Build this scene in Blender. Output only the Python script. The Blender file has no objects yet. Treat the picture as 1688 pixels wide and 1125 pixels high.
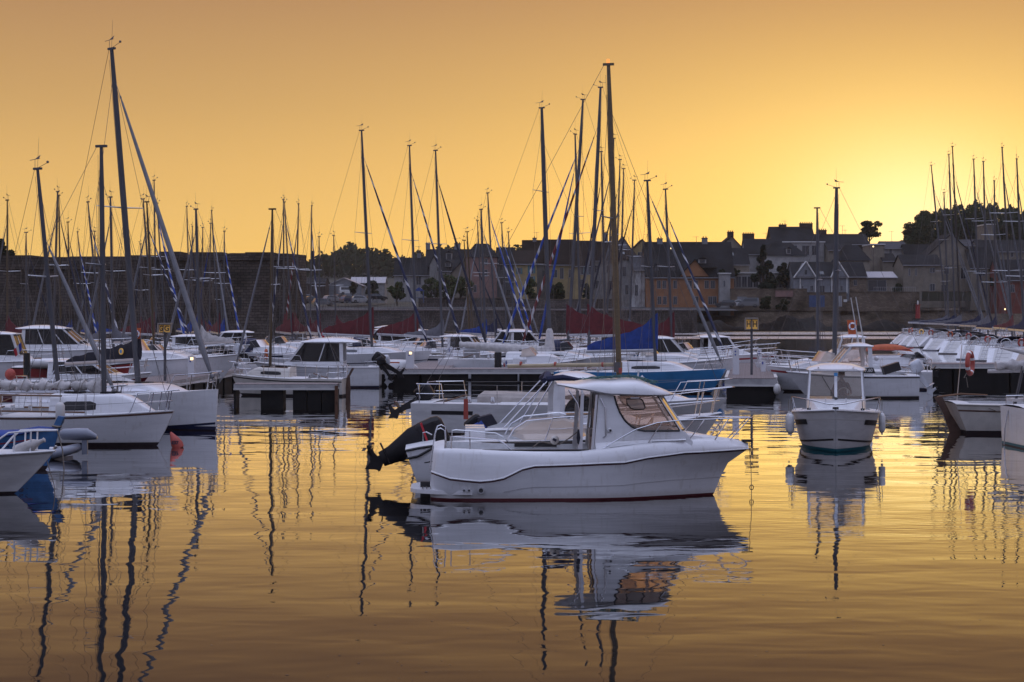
import bpy, math, random
from mathutils import Vector, Matrix
R = math.radians
random.seed(7)
sc = bpy.context.scene
col = sc.collection

# ------------------------------------------------------------------ camera
F, CH, HY, CX = 2907.0, 3.8, 515.0, 844.0      # lens in photo pixels, eye height, horizon row, centre column
cam_d = bpy.data.cameras.new('camera')
cam = bpy.data.objects.new('camera', cam_d); col.objects.link(cam)
cam.location = (0, 0, CH); cam.rotation_euler = (R(90), 0, 0)
cam_d.sensor_width = 36; cam_d.lens = F / 1688 * 36; cam_d.shift_y = -47.5 / 1688
cam_d.clip_start = 0.5; cam_d.clip_end = 6000
sc.camera = cam

def X(px, Y): return (px - CX) / F * Y
def Z(py, Y): return CH - (py - HY) / F * Y
def YW(py): return CH * F / (py - HY)

# ------------------------------------------------------------------ world
SUN_AZ, SUN_EL = 13.0, 1.2
w = bpy.data.worlds.new('World'); sc.world = w; w.use_nodes = True
nt = w.node_tree; nt.nodes.clear()
class NB:
    def __init__(s, nt): s.nt = nt
    def n(s, t, **k):
        a = s.nt.nodes.new(t)
        for q, v in k.items(): setattr(a, q, v)
        return a
    def put(s, sock, v):
        if hasattr(v, 'links') or isinstance(v, bpy.types.NodeSocket): s.nt.links.new(v, sock)
        else: sock.default_value = v
    def m(s, op, a, b=None, c=None, clamp=False):
        n_ = s.n('ShaderNodeMath', operation=op, use_clamp=clamp)
        s.put(n_.inputs[0], a)
        if b is not None: s.put(n_.inputs[1], b)
        if c is not None: s.put(n_.inputs[2], c)
        return n_.outputs[0]
    def ramp(s, f, stops, interp='LINEAR'):
        r_ = s.n('ShaderNodeValToRGB'); r_.color_ramp.interpolation = interp
        e = r_.color_ramp.elements
        while len(e) < len(stops): e.new(0.5)
        for i, (p, c_) in enumerate(stops): e[i].position = p; e[i].color = (*c_, 1)
        s.put(r_.inputs[0], f); return r_.outputs[0]
    def mix(s, f, a, b, blend='MIX'):
        m_ = s.n('ShaderNodeMix', data_type='RGBA', blend_type=blend)
        s.put(m_.inputs[0], f)
        for sock, v in ((m_.inputs[6], a), (m_.inputs[7], b)):
            s.put(sock, v if not isinstance(v, tuple) else (*v, 1))
        return m_.outputs[2]
    def smooth(s, v, a, b):
        m_ = s.n('ShaderNodeMapRange', interpolation_type='SMOOTHSTEP')
        s.put(m_.inputs[0], v); m_.inputs[1].default_value = a; m_.inputs[2].default_value = b
        return m_.outputs[0]
def srgb(r, g, b):
    f = lambda c: (c / 255 / 12.92) if c <= 10.3 else (((c / 255) + .055) / 1.055) ** 2.4
    return (f(r), f(g), f(b))
B = NB(nt)
tc = B.n('ShaderNodeTexCoord'); sx = B.n('ShaderNodeSeparateXYZ')
nt.links.new(tc.outputs['Generated'], sx.inputs[0])
el = B.m('MULTIPLY', B.m('ARCSINE', B.m('MAXIMUM', sx.outputs[2], 0.0)), 57.2958)
az = B.m('MULTIPLY', B.m('ARCTAN2', sx.outputs[0], sx.outputs[1]), 57.2958)
da = B.m('ABSOLUTE', B.m('SUBTRACT', az, SUN_AZ))
e90 = B.m('DIVIDE', el, 90.0)
front = B.ramp(e90, [(0.0, srgb(242, 200, 130)), (0.02, srgb(235, 192, 108)), (0.05, srgb(220, 174, 102)), (0.075, srgb(198, 154, 94)), (0.115, srgb(172, 127, 84)),
                     (0.2, srgb(150, 106, 86)), (0.36, srgb(176, 166, 186)), (0.6, (.95, 1.04, 1.48)), (1.0, (1.15, 1.25, 1.7))])
back = B.ramp(e90, [(0.0, (.215, .21, .285)), (0.12, (.28, .285, .42)), (0.4, (.56, .62, .95)), (1.0, (1.15, 1.25, 1.7))])
base = B.mix(B.smooth(da, 45, 120), front, back)
# wide golden glow and tight bright core round the place where the sun comes up
def gauss(sa, se, e0):
    a = B.m('POWER', B.m('DIVIDE', da, sa), 2.0); b = B.m('POWER', B.m('DIVIDE', B.m('SUBTRACT', el, e0), se), 2.0)
    return B.m('POWER', 2.71828, B.m('MULTIPLY', B.m('ADD', a, b), -1.0))
c1 = B.mix(B.m('MULTIPLY', gauss(15.0, 6.0, 2.0), 0.68), base, srgb(252, 214, 112))
c2 = B.mix(B.m('MULTIPLY', gauss(6.5, 4.0, 2.0), 0.85), c1, srgb(255, 232, 136))
c3 = B.mix(B.m('MULTIPLY', gauss(3.3, 2.3, 2.6), 0.85), c2, (1.15, 1.02, 0.55))
sky = B.n('ShaderNodeTexSky', sky_type='NISHITA', sun_disc=False, sun_elevation=R(SUN_EL), sun_rotation=R(SUN_AZ), air_density=1.0, dust_density=1.0)
c4 = B.mix(0.15, c3, B.mix(1.0, sky.outputs[0], (1.0, 1.0, 1.0), 'MULTIPLY'), 'MIX')
bg = B.n('ShaderNodeBackground'); nt.links.new(c3, bg.inputs[0]); bg.inputs[1].default_value = 1.0
bg2 = B.n('ShaderNodeBackground'); nt.links.new(sky.outputs[0], bg2.inputs[0]); bg2.inputs[1].default_value = 0.02
ad = B.n('ShaderNodeAddShader'); nt.links.new(bg.outputs[0], ad.inputs[0]); nt.links.new(bg2.outputs[0], ad.inputs[1])
wo = B.n('ShaderNodeOutputWorld'); nt.links.new(ad.outputs[0], wo.inputs[0])
sd = bpy.data.lights.new('sun', 'SUN'); sd.energy = 0.25; sd.angle = R(0.5); sd.color = (1, .78, .45)
so = bpy.data.objects.new('sun', sd); col.objects.link(so)
dv = Vector((math.sin(R(SUN_AZ)) * math.cos(R(SUN_EL)), math.cos(R(SUN_AZ)) * math.cos(R(SUN_EL)), math.sin(R(SUN_EL))))
so.rotation_euler = (-dv).to_track_quat('-Z', 'Y').to_euler(); so.location = (60, -40, 60)
sc.view_settings.view_transform = 'Standard'; sc.view_settings.look = 'None'
sc.view_settings.exposure = 0; sc.view_settings.gamma = 1; sc.view_settings.use_curve_mapping = False
sc.render.engine = 'CYCLES'
cy = sc.cycles
cy.use_denoising = True; cy.max_bounces = 6; cy.diffuse_bounces = 2; cy.glossy_bounces = 4; cy.transparent_max_bounces = 16
cy.transmission_bounces = 4; cy.sample_clamp_indirect = 4; cy.caustics_reflective = False; cy.caustics_refractive = False
cy.volume_bounces = 0

# ------------------------------------------------------------------ materials
def pmat(name, c, rough=.5, metal=0., spec=.5, coat=0., nscale=0., namt=0., bump=0., bscale=30., c2=None, stretch=None):
    m = bpy.data.materials.new(name); m.use_nodes = True
    b = NB(m.node_tree); p = m.node_tree.nodes['Principled BSDF']
    p.inputs['Base Color'].default_value = (*c, 1); p.inputs['Roughness'].default_value = rough
    p.inputs['Metallic'].default_value = metal; p.inputs['Specular IOR Level'].default_value = spec
    p.inputs['Coat Weight'].default_value = coat; p.inputs['Coat Roughness'].default_value = .08
    if namt > 0 or bump > 0 or c2:
        t = b.n('ShaderNodeTexCoord'); mp = b.n('ShaderNodeMapping'); m.node_tree.links.new(t.outputs['Object'], mp.inputs[0])
        if stretch: mp.inputs['Scale'].default_value = stretch
        if namt > 0 or c2:
            nz = b.n('ShaderNodeTexNoise'); nz.inputs['Scale'].default_value = nscale or 3; nz.inputs['Detail'].default_value = 6
            nz.inputs['Roughness'].default_value = .65
            m.node_tree.links.new(mp.outputs[0], nz.inputs['Vector'])
            k = c2 or tuple(x * (1 - namt) for x in c)
            m.node_tree.links.new(b.mix(b.smooth(nz.outputs[0], .35, .7), c, k), p.inputs['Base Color'])
        if bump > 0:
            nb = b.n('ShaderNodeTexNoise'); nb.inputs['Scale'].default_value = bscale; nb.inputs['Detail'].default_value = 4
            m.node_tree.links.new(mp.outputs[0], nb.inputs['Vector'])
            bu = b.n('ShaderNodeBump'); bu.inputs['Strength'].default_value = 1; bu.inputs['Distance'].default_value = bump
            m.node_tree.links.new(nb.outputs[0], bu.inputs['Height']); m.node_tree.links.new(bu.outputs[0], p.inputs['Normal'])
    return m
M = {}
M['white'] = pmat('white_gelcoat', (.74, .74, .75), .22, coat=.4, nscale=1.3, namt=.13, stretch=(.6, .6, 3))
def wear(m):
    nt = m.node_tree; b = NB(nt); p = nt.nodes['Principled BSDF']; src = p.inputs['Base Color'].links[0].from_socket
    t = b.n('ShaderNodeTexCoord'); mp = b.n('ShaderNodeMapping'); mp.inputs['Scale'].default_value = (5, 5, .45); nt.links.new(t.outputs['Object'], mp.inputs[0])
    n_ = b.n('ShaderNodeTexNoise'); n_.inputs['Scale'].default_value = 2.2; n_.inputs['Detail'].default_value = 7; nt.links.new(mp.outputs[0], n_.inputs['Vector'])
    s_ = b.n('ShaderNodeSeparateXYZ'); nt.links.new(t.outputs['Object'], s_.inputs[0])
    streak = b.m('MULTIPLY', b.smooth(n_.outputs[0], .54, .72), .22)
    tide = b.m('MULTIPLY', b.m('SUBTRACT', 1.0, b.smooth(b.m('ADD', s_.outputs[2], b.m('MULTIPLY', n_.outputs[0], .12)), .12, .26)), .35)
    nt.links.new(b.mix(b.m('MAXIMUM', streak, tide), src, (.34, .30, .22)), p.inputs['Base Color'])
    n2 = b.n('ShaderNodeTexNoise'); n2.inputs['Scale'].default_value = 1.1; nt.links.new(t.outputs['Object'], n2.inputs['Vector'])
    nt.links.new(b.m('ADD', .2, b.m('MULTIPLY', n2.outputs[0], .25)), p.inputs['Roughness'])
wear(M['white'])
M['white2'] = pmat('chalky_white_gelcoat', (.66, .655, .65), .38, nscale=2.0, namt=.2, stretch=(.6, .6, 2.5))
M['cream'] = pmat('cream_gelcoat', (.64, .60, .54), .35, nscale=2.0, namt=.18)
M['deck'] = pmat('non_slip_deck', (.66, .665, .67), .55, nscale=5, namt=.14, bump=.002, bscale=60)
M['greydeck'] = pmat('grey_deck', (.42, .41, .42), .7, nscale=5, namt=.2)
M['navy'] = pmat('navy_paint', (.012, .016, .05), .3, nscale=3, namt=.3)
M['black'] = pmat('black_rubber', (.015, .014, .015), .45, nscale=6, namt=.3)
M['anti'] = pmat('dark_antifouling', (.025, .014, .016), .6, nscale=4, namt=.4)
M['burg'] = pmat('burgundy_stripe', (.09, .018, .022), .35)
M['red'] = pmat('red_paint', (.32, .03, .03), .35, nscale=3, namt=.3)
M['darkred'] = pmat('dark_red_hull', (.11, .014, .02), .3, coat=.3)
M['skyblue'] = pmat('sky_blue_hull', (.06, .27, .56), .3, coat=.3, nscale=1.5, namt=.2)
M['oldblue'] = pmat('worn_blue_paint', (.05, .16, .36), .5, nscale=3, namt=.35)
M['teal'] = pmat('teal_antifouling', (.01, .12, .15), .5)
M['alu'] = pmat('brushed_aluminium', (.55, .55, .57), .35, .85)
M['alud'] = pmat('dull_mast_aluminium', (.095, .095, .105), .55, 0., spec=.25, nscale=1, namt=.25, stretch=(1, 1, .4))
M['gold'] = pmat('gold_anodised_mast', (.10, .07, .038), .5, 0., spec=.25, nscale=1, namt=.3, stretch=(1, 1, .4))
M['blackmast'] = pmat('black_mast', (.02, .018, .018), .4, .2)
M['woodmast'] = pmat('varnished_spar', (.15, .105, .055), .42, nscale=2, namt=.3, stretch=(1, 8, 8))
M['boomwood'] = pmat('pale_wooden_boom', (.46, .37, .23), .5, nscale=2, namt=.3, stretch=(1, 8, 8))
M['steel'] = pmat('stainless_tube', (.62, .62, .64), .22, 1.0)
M['wire'] = pmat('rigging_wire', (.13, .12, .12), .45, .5)
M['rope'] = pmat('mooring_rope', (.20, .17, .14), .9)
M['wood'] = pmat('teak_wood', (.20, .10, .05), .6, nscale=3, namt=.4, stretch=(1, 8, 8))
M['oldwood'] = pmat('weathered_rudder_wood', (.12, .065, .045), .7, nscale=3, namt=.5)
M['cred'] = pmat('red_canvas', (.125, .016, .02), .8, nscale=3, namt=.35, bump=.012, bscale=4)
M['cnavy'] = pmat('navy_canvas', (.018, .022, .06), .85, nscale=3, namt=.3, bump=.012, bscale=4)
M['cblack'] = pmat('black_canvas', (.012, .012, .022), .85, nscale=3, namt=.3, bump=.015, bscale=3)
M['cblue'] = pmat('bright_blue_canvas', (.018, .055, .26), .8, nscale=3, namt=.35, bump=.015, bscale=3)
M['cgrey'] = pmat('grey_canvas', (.15, .15, .17), .85, nscale=3, namt=.25, bump=.012, bscale=4)
M['ccream'] = pmat('cream_sailcloth', (.55, .52, .50), .8, nscale=4, namt=.3, bump=.03, bscale=5)
M['furl'] = pmat('white_rolled_sail', (.19, .19, .205), .7, nscale=3, namt=.25)
M['orange'] = pmat('orange_foam', (.50, .10, .025), .6, nscale=5, namt=.25)
M['redb'] = pmat('faded_red_plastic', (.42, .07, .05), .55, nscale=5, namt=.3)
M['yellow'] = pmat('yellow_sign_face', (.85, .50, .10), .4); M['yellow'].node_tree.nodes['Principled BSDF'].inputs['Emission Color'].default_value = (1, .55, .12, 1); M['yellow'].node_tree.nodes['Principled BSDF'].inputs['Emission Strength'].default_value = .08  # weak emission added so the yellow looks luminous, no lamp inside
M['signback'] = pmat('sign_housing', (.28, .25, .22), .5, .2)
M['ink'] = pmat('dark_blue_lettering', (.012, .012, .03), .5)
M['reflect'] = pmat('white_band', (.75, .75, .75), .4)
M['blueband'] = pmat('blue_band', (.05, .08, .3), .5)
M['engine'] = pmat('black_engine_paint', (.010, .009, .011), .45, coat=.0, spec=.3, nscale=5, namt=.3)
M['engw'] = pmat('white_engine_cowl', (.6, .62, .66), .3, coat=.3, nscale=5, namt=.2)
M['engg'] = pmat('grey_engine_cowl', (.20, .215, .26), .35, coat=.3)
M['inner'] = pmat('brown_cabin_lining', (.10, .06, .045), .7)
M['seat'] = pmat('seat_vinyl', (.25, .22, .2), .6)
M['plank'] = pmat('grey_decking', (.30, .25, .24), .75, nscale=4, namt=.35, stretch=(1, 6, 1), bump=.003, bscale=20)
M['dockedge'] = pmat('galvanised_edge', (.42, .41, .41), .5, .4, nscale=2, namt=.3)
M['float'] = pmat('black_dock_float', (.012, .011, .011), .7, spec=.2, nscale=2, namt=.4)
M['rust'] = pmat('rusty_pile', (.12, .055, .03), .85, nscale=3, namt=.5)
M['pedestal'] = pmat('white_pedestal', (.62, .62, .64), .4)
M['net'] = pmat('green_net_twine', (.05, .12, .11), .8)
M['tarp'] = pmat('beige_tarpaulin', (.38, .34, .31), .85, nscale=3, namt=.25, bump=.02, bscale=5)
M['skin'] = pmat('skin', (.45, .27, .2), .6); M['jacket'] = pmat('red_brown_jacket', (.16, .05, .04), .85)
M['trouser'] = pmat('dark_trousers', (.03, .03, .04), .85); M['hair'] = pmat('hair', (.04, .025, .015), .7)
M['pinkf'] = pmat('rose_engine_band', (.45, .02, .03), .4)
M['pale'] = pmat('pale_plastic', (.55, .54, .52), .5)
def glassmat(name, tint, tr=.75, trl=.0, gloss_r=.03, trc=None):
    m = bpy.data.materials.new(name); m.use_nodes = True; nt = m.node_tree; nt.nodes.clear(); b = NB(nt)
    o = b.n('ShaderNodeOutputMaterial'); t = b.n('ShaderNodeBsdfTransparent'); t.inputs[0].default_value = (*tint, 1)
    g = b.n('ShaderNodeBsdfGlossy'); g.inputs['Roughness'].default_value = gloss_r
    d = b.n('ShaderNodeBsdfDiffuse'); d.inputs[0].default_value = (*(trc or (.02, .02, .022)), 1)
    l = b.n('ShaderNodeBsdfTranslucent'); l.inputs[0].default_value = (*(trc or tint), 1)
    m1 = b.n('ShaderNodeMixShader'); m1.inputs[0].default_value = tr; nt.links.new(d.outputs[0], m1.inputs[1]); nt.links.new(t.outputs[0], m1.inputs[2])
    m2 = b.n('ShaderNodeMixShader'); m2.inputs[0].default_value = trl; nt.links.new(m1.outputs[0], m2.inputs[1]); nt.links.new(l.outputs[0], m2.inputs[2])
    fr = b.n('ShaderNodeFresnel'); fr.inputs[0].default_value = 1.5
    m3 = b.n('ShaderNodeMixShader'); nt.links.new(fr.outputs[0], m3.inputs[0]); nt.links.new(m2.outputs[0], m3.inputs[1]); nt.links.new(g.outputs[0], m3.inputs[2])
    nt.links.new(m3.outputs[0], o.inputs[0]); return m
M['glass'] = glassmat('clear_cabin_glass', (.80, .78, .74), .93)
M['smoke'] = glassmat('smoked_acrylic', (.30, .28, .27), .35)
M['mist'] = glassmat('misted_glow_tinted_glass', (1., .93, .88), .99, .13, .15, (1., .86, .78))  # peach tint puts the sky glow seen through misted panes into the glass
M['frost'] = glassmat('scuffed_perspex', (.75, .70, .64), .7, .35, .2, (.8, .74, .68))
M['reflpane'] = glassmat('glass_painted_reflection', (.80, .72, .64), .80, .10, .06, (.50, .44, .37))  # brown tint and diffuse stand in for reflections on the panes
M['housepane'] = pmat('house_window_glass', (.03, .035, .045), .12, spec=.6)
def emat(name, c, s):
    m = bpy.data.materials.new(name); m.use_nodes = True; p = m.node_tree.nodes['Principled BSDF']
    p.inputs['Emission Color'].default_value = (*c, 1); p.inputs['Emission Strength'].default_value = s; p.inputs['Base Color'].default_value = (*c, 1); return m
M['lamp'] = emat('lit_lamp', (1, .72, .35), 2.2)
M['navlamp'] = emat('lit_masthead_lamp', (1, .35, .08), 1.0)
def spiral(name, ca, cb, freq=.9, duty=.5):
    m = bpy.data.materials.new(name); m.use_nodes = True; nt = m.node_tree; b = NB(nt); p = nt.nodes['Principled BSDF']
    t = b.n('ShaderNodeTexCoord'); s = b.n('ShaderNodeSeparateXYZ'); nt.links.new(t.outputs['Object'], s.inputs[0])
    a = b.m('DIVIDE', b.m('ARCTAN2', s.outputs[1], s.outputs[0]), 6.28318)
    nz = b.n('ShaderNodeTexNoise'); nz.inputs['Scale'].default_value = .5; nt.links.new(t.outputs['Object'], nz.inputs['Vector'])
    oi = b.n('ShaderNodeObjectInfo')
    z = b.m('ADD', b.m('MULTIPLY', s.outputs[2], b.m('MULTIPLY', freq, b.m('ADD', .45, oi.outputs['Random']))), b.m('MULTIPLY', nz.outputs[0], 2.2))
    f = b.m('FRACT', b.m('ADD', a, z)); k = b.m('GREATER_THAN', f, duty)
    nt.links.new(b.mix(k, ca, cb), p.inputs['Base Color']); p.inputs['Roughness'].default_value = .75; return m
M['spnavy'] = spiral('navy_and_white_rolled_sail', (.018, .022, .06), (.5, .5, .52), .8, .72)
M['spblue'] = spiral('blue_and_white_rolled_sail', (.02, .06, .30), (.5, .5, .52), .9, .62)
M['spred'] = spiral('red_and_white_rolled_sail', (.14, .02, .02), (.5, .5, .52), .9, .7)
M['fnavy'] = pmat('dark_rolled_sail', (.02, .02, .035), .8)
def stone(name, c1, c2, mort, bw, bh, bump=.03, sc_=1.0):
    m = bpy.data.materials.new(name); m.use_nodes = True; nt = m.node_tree; b = NB(nt); p = nt.nodes['Principled BSDF']
    t = b.n('ShaderNodeTexCoord'); s = b.n('ShaderNodeSeparateXYZ'); nt.links.new(t.outputs['Object'], s.inputs[0])
    nz = b.n('ShaderNodeTexNoise'); nz.inputs['Scale'].default_value = 1.2; nt.links.new(t.outputs['Object'], nz.inputs['Vector'])
    cmb = b.n('ShaderNodeCombineXYZ')
    nt.links.new(b.m('ADD', b.m('ADD', s.outputs[0], s.outputs[1]), b.m('MULTIPLY', nz.outputs[0], .3)), cmb.inputs[0])
    nt.links.new(b.m('ADD', s.outputs[2], b.m('MULTIPLY', nz.outputs[0], .25)), cmb.inputs[1])
    br = b.n('ShaderNodeTexBrick'); nt.links.new(cmb.outputs[0], br.inputs['Vector'])
    br.inputs['Color1'].default_value = (*c1, 1); br.inputs['Color2'].default_value = (*c2, 1); br.inputs['Mortar'].default_value = (*mort, 1)
    br.inputs['Scale'].default_value = sc_; br.inputs['Brick Width'].default_value = bw; br.inputs['Row Height'].default_value = bh
    br.inputs['Mortar Size'].default_value = bh * .08; br.inputs['Bias'].default_value = -.1
    n2 = b.n('ShaderNodeTexNoise'); n2.inputs['Scale'].default_value = .25; n2.inputs['Detail'].default_value = 8; nt.links.new(t.outputs['Object'], n2.inputs['Vector'])
    nt.links.new(b.mix(b.smooth(n2.outputs[0], .3, .75), br.outputs[0], b.mix(1.0, br.outputs[0], (.35, .34, .30), 'MULTIPLY')), p.inputs['Base Color'])
    bu = b.n('ShaderNodeBump'); bu.inputs['Distance'].default_value = bump; nt.links.new(br.outputs['Fac'], bu.inputs['Height']); bu.invert = True
    nt.links.new(bu.outputs[0], p.inputs['Normal']); p.inputs['Roughness'].default_value = .9; p.inputs['Specular IOR Level'].default_value = .15; return m
M['rampart'] = stone('granite_blocks', (.13, .105, .09), (.07, .058, .05), (.03, .026, .023), .75, .36)
M['quay'] = stone('quay_masonry', (.17, .14, .13), (.10, .085, .08), (.05, .045, .04), .6, .32)
M['rubble'] = stone('rubble_wall', (.26, .20, .15), (.15, .115, .09), (.09, .08, .07), .5, .25)
def roofm(name, c):
    return stone(name, c, tuple(x * .75 for x in c), tuple(x * .5 for x in c), .35, .28, .02)
M['slate'] = roofm('slate_roof', (.030, .030, .034)); M['brownroof'] = roofm('brown_roof', (.036, .025, .021)); M['paleslate'] = roofm('pale_slate_roof', (.09, .09, .10))
def rend(name, c): return pmat(name, tuple(x * .85 for x in c), .9, spec=.15, nscale=.8, namt=.28, bump=.01, bscale=8)
M['rwhite'] = rend('white_render', (.36, .35, .34)); M['rgrey'] = rend('grey_boarding', (.26, .27, .29)); M['rbeige'] = rend('beige_render', (.27, .235, .19))
M['ryellow'] = rend('yellow_render', (.40, .31, .16)); M['rpink'] = rend('pink_render', (.31, .19, .17)); M['rorange'] = rend('orange_render', (.36, .175, .09))
M['rdark'] = rend('dark_wall', (.07, .055, .05)); M['rred'] = rend('red_wall', (.22, .075, .06)); M['rblue'] = rend('blue_gate_paint', (.10, .14, .26))
M['peel'] = pmat('peeling_white_paint', (.50, .50, .49), .85, nscale=.55, c2=(.10, .085, .08), stretch=(1.6, 1, .5), bump=.02)
M['frame'] = pmat('pale_window_frame', (.30, .30, .31), .6); M['teals'] = pmat('blue_green_shutter', (.05, .14, .16), .7)
M['zinc'] = pmat('zinc_sheet', (.34, .34, .36), .4, .4); M['asphalt'] = pmat('asphalt', (.05, .05, .052), .9, nscale=1, namt=.3)
M['soil'] = pmat('hillside_scrub', (.045, .042, .028), .95, nscale=.15, namt=.5, c2=(.02, .022, .012))
M['bed'] = pmat('harbour_bed', (.02, .02, .016), 1); M['rock'] = pmat('dark_wet_rock', (.035, .032, .032), .85, nscale=.6, namt=.5, bump=.15, bscale=1.5)
M['bark'] = pmat('bark', (.05, .038, .03), .95); M['leaf'] = pmat('dark_leaves', (.022, .030, .011), .9, spec=.1, nscale=1.5, c2=(.010, .014, .006))
M['leaf2'] = pmat('olive_leaves', (.05, .060, .022), .9, spec=.1, nscale=1.5, c2=(.03, .04, .015)); M['needle'] = pmat('pine_needles', (.012, .018, .009), .9, spec=.1, nscale=1.5, c2=(.01, .016, .008))
M['carb'] = pmat('black_car_paint', (.015, .015, .018), .25, coat=.8); M['carg'] = pmat('grey_car_paint', (.13, .14, .15), .25, .4, coat=.8)
M['carw'] = pmat('white_car_paint', (.6, .6, .6), .25, coat=.8); M['carn'] = pmat('blue_car_paint', (.02, .03, .07), .25, coat=.8); M['cars'] = pmat('silver_car_paint', (.3, .31, .32), .3, .5, coat=.8)
M['carglass'] = pmat('car_glass', (.04, .045, .05), .08); M['tyre'] = pmat('tyre_rubber', (.012, .012, .012), .8)
M['tail'] = pmat('red_tail_lamp', (.3, .01, .01), .3); M['flagb'] = pmat('flag_blue', (.02, .04, .25), .8); M['flagw'] = pmat('flag_white', (.6, .6, .6), .8); M['flagr'] = pmat('flag_red', (.4, .02, .03), .8)
# water: mirror at grazing angles, low long ripples, a few rougher patches
wm = bpy.data.materials.new('harbour_water'); wm.use_nodes = True; nt = wm.node_tree; nt.nodes.clear(); b = NB(nt)
t = b.n('ShaderNodeTexCoord')
def nz(scale, sxyz, det=2, dist=0.):
    mp = b.n('ShaderNodeMapping'); mp.inputs['Scale'].default_value = sxyz; nt.links.new(t.outputs['Object'], mp.inputs[0])
    n_ = b.n('ShaderNodeTexNoise'); n_.inputs['Scale'].default_value = scale; n_.inputs['Detail'].default_value = det; n_.inputs['Distortion'].default_value = dist
    nt.links.new(mp.outputs[0], n_.inputs['Vector']); return n_.outputs[0]
h1 = b.m('MULTIPLY', nz(.42, (.7, 1, 1), 1), .023)
h2 = b.m('MULTIPLY', nz(1.5, (.6, 1.1, 1), 1, .3), .0050)
patch = b.smooth(nz(.045, (.5, 1, 1), 2), .52, .66)
h3 = b.m('MULTIPLY', b.m('MULTIPLY', nz(5.0, (.35, 1, 1), 2), .0042), b.m('ADD', patch, .06))
sp = b.n('ShaderNodeSeparateXYZ'); nt.links.new(t.outputs['Object'], sp.inputs[0])
far = b.m('MULTIPLY', b.smooth(sp.outputs[1], 246, 256), b.m('SUBTRACT', 1.0, b.smooth(sp.outputs[1], 338, 350)))
gap = b.m('MULTIPLY', b.smooth(sp.outputs[1], 274, 280), b.m('SUBTRACT', 1.0, b.smooth(sp.outputs[1], 296, 302)))
far = b.m('MULTIPLY', far, b.m('SUBTRACT', 1.0, b.m('MULTIPLY', gap, .95)))
far = b.m('MULTIPLY', far, b.smooth(nz(.03, (.10, 1.3, 1), 1), .22, .30))
h4 = b.m('MULTIPLY', b.m('MULTIPLY', nz(1.3, (.5, 1, 1), 2), .32), far)
hh = b.m('ADD', b.m('ADD', h1, h2), b.m('ADD', h3, h4))
bu = b.n('ShaderNodeBump'); bu.inputs['Strength'].default_value = 1; bu.inputs['Distance'].default_value = 1; nt.links.new(hh, bu.inputs['Height'])
g = b.n('ShaderNodeBsdfGlossy'); g.inputs['Roughness'].default_value = .012; g.inputs[0].default_value = (1, 1, 1, 1); nt.links.new(b.m('ADD', .012, b.m('MULTIPLY', far, .34)), g.inputs['Roughness']); nt.links.new(bu.outputs[0], g.inputs['Normal'])
d = b.n('ShaderNodeBsdfDiffuse'); d.inputs[0].default_value = (.008, .008, .009, 1)
fr = b.n('ShaderNodeFresnel'); fr.inputs[0].default_value = 1.33; nt.links.new(bu.outputs[0], fr.inputs['Normal'])
mx = b.n('ShaderNodeMixShader'); nt.links.new(b.m('MINIMUM', b.m('MULTIPLY', b.m('MULTIPLY', fr.outputs[0], fr.outputs[0]), 2.6), .98), mx.inputs[0]); nt.links.new(d.outputs[0], mx.inputs[1]); nt.links.new(g.outputs[0], mx.inputs[2])
o_ = b.n('ShaderNodeOutputMaterial'); nt.links.new(mx.outputs[0], o_.inputs[0]); M['water'] = wm

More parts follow.
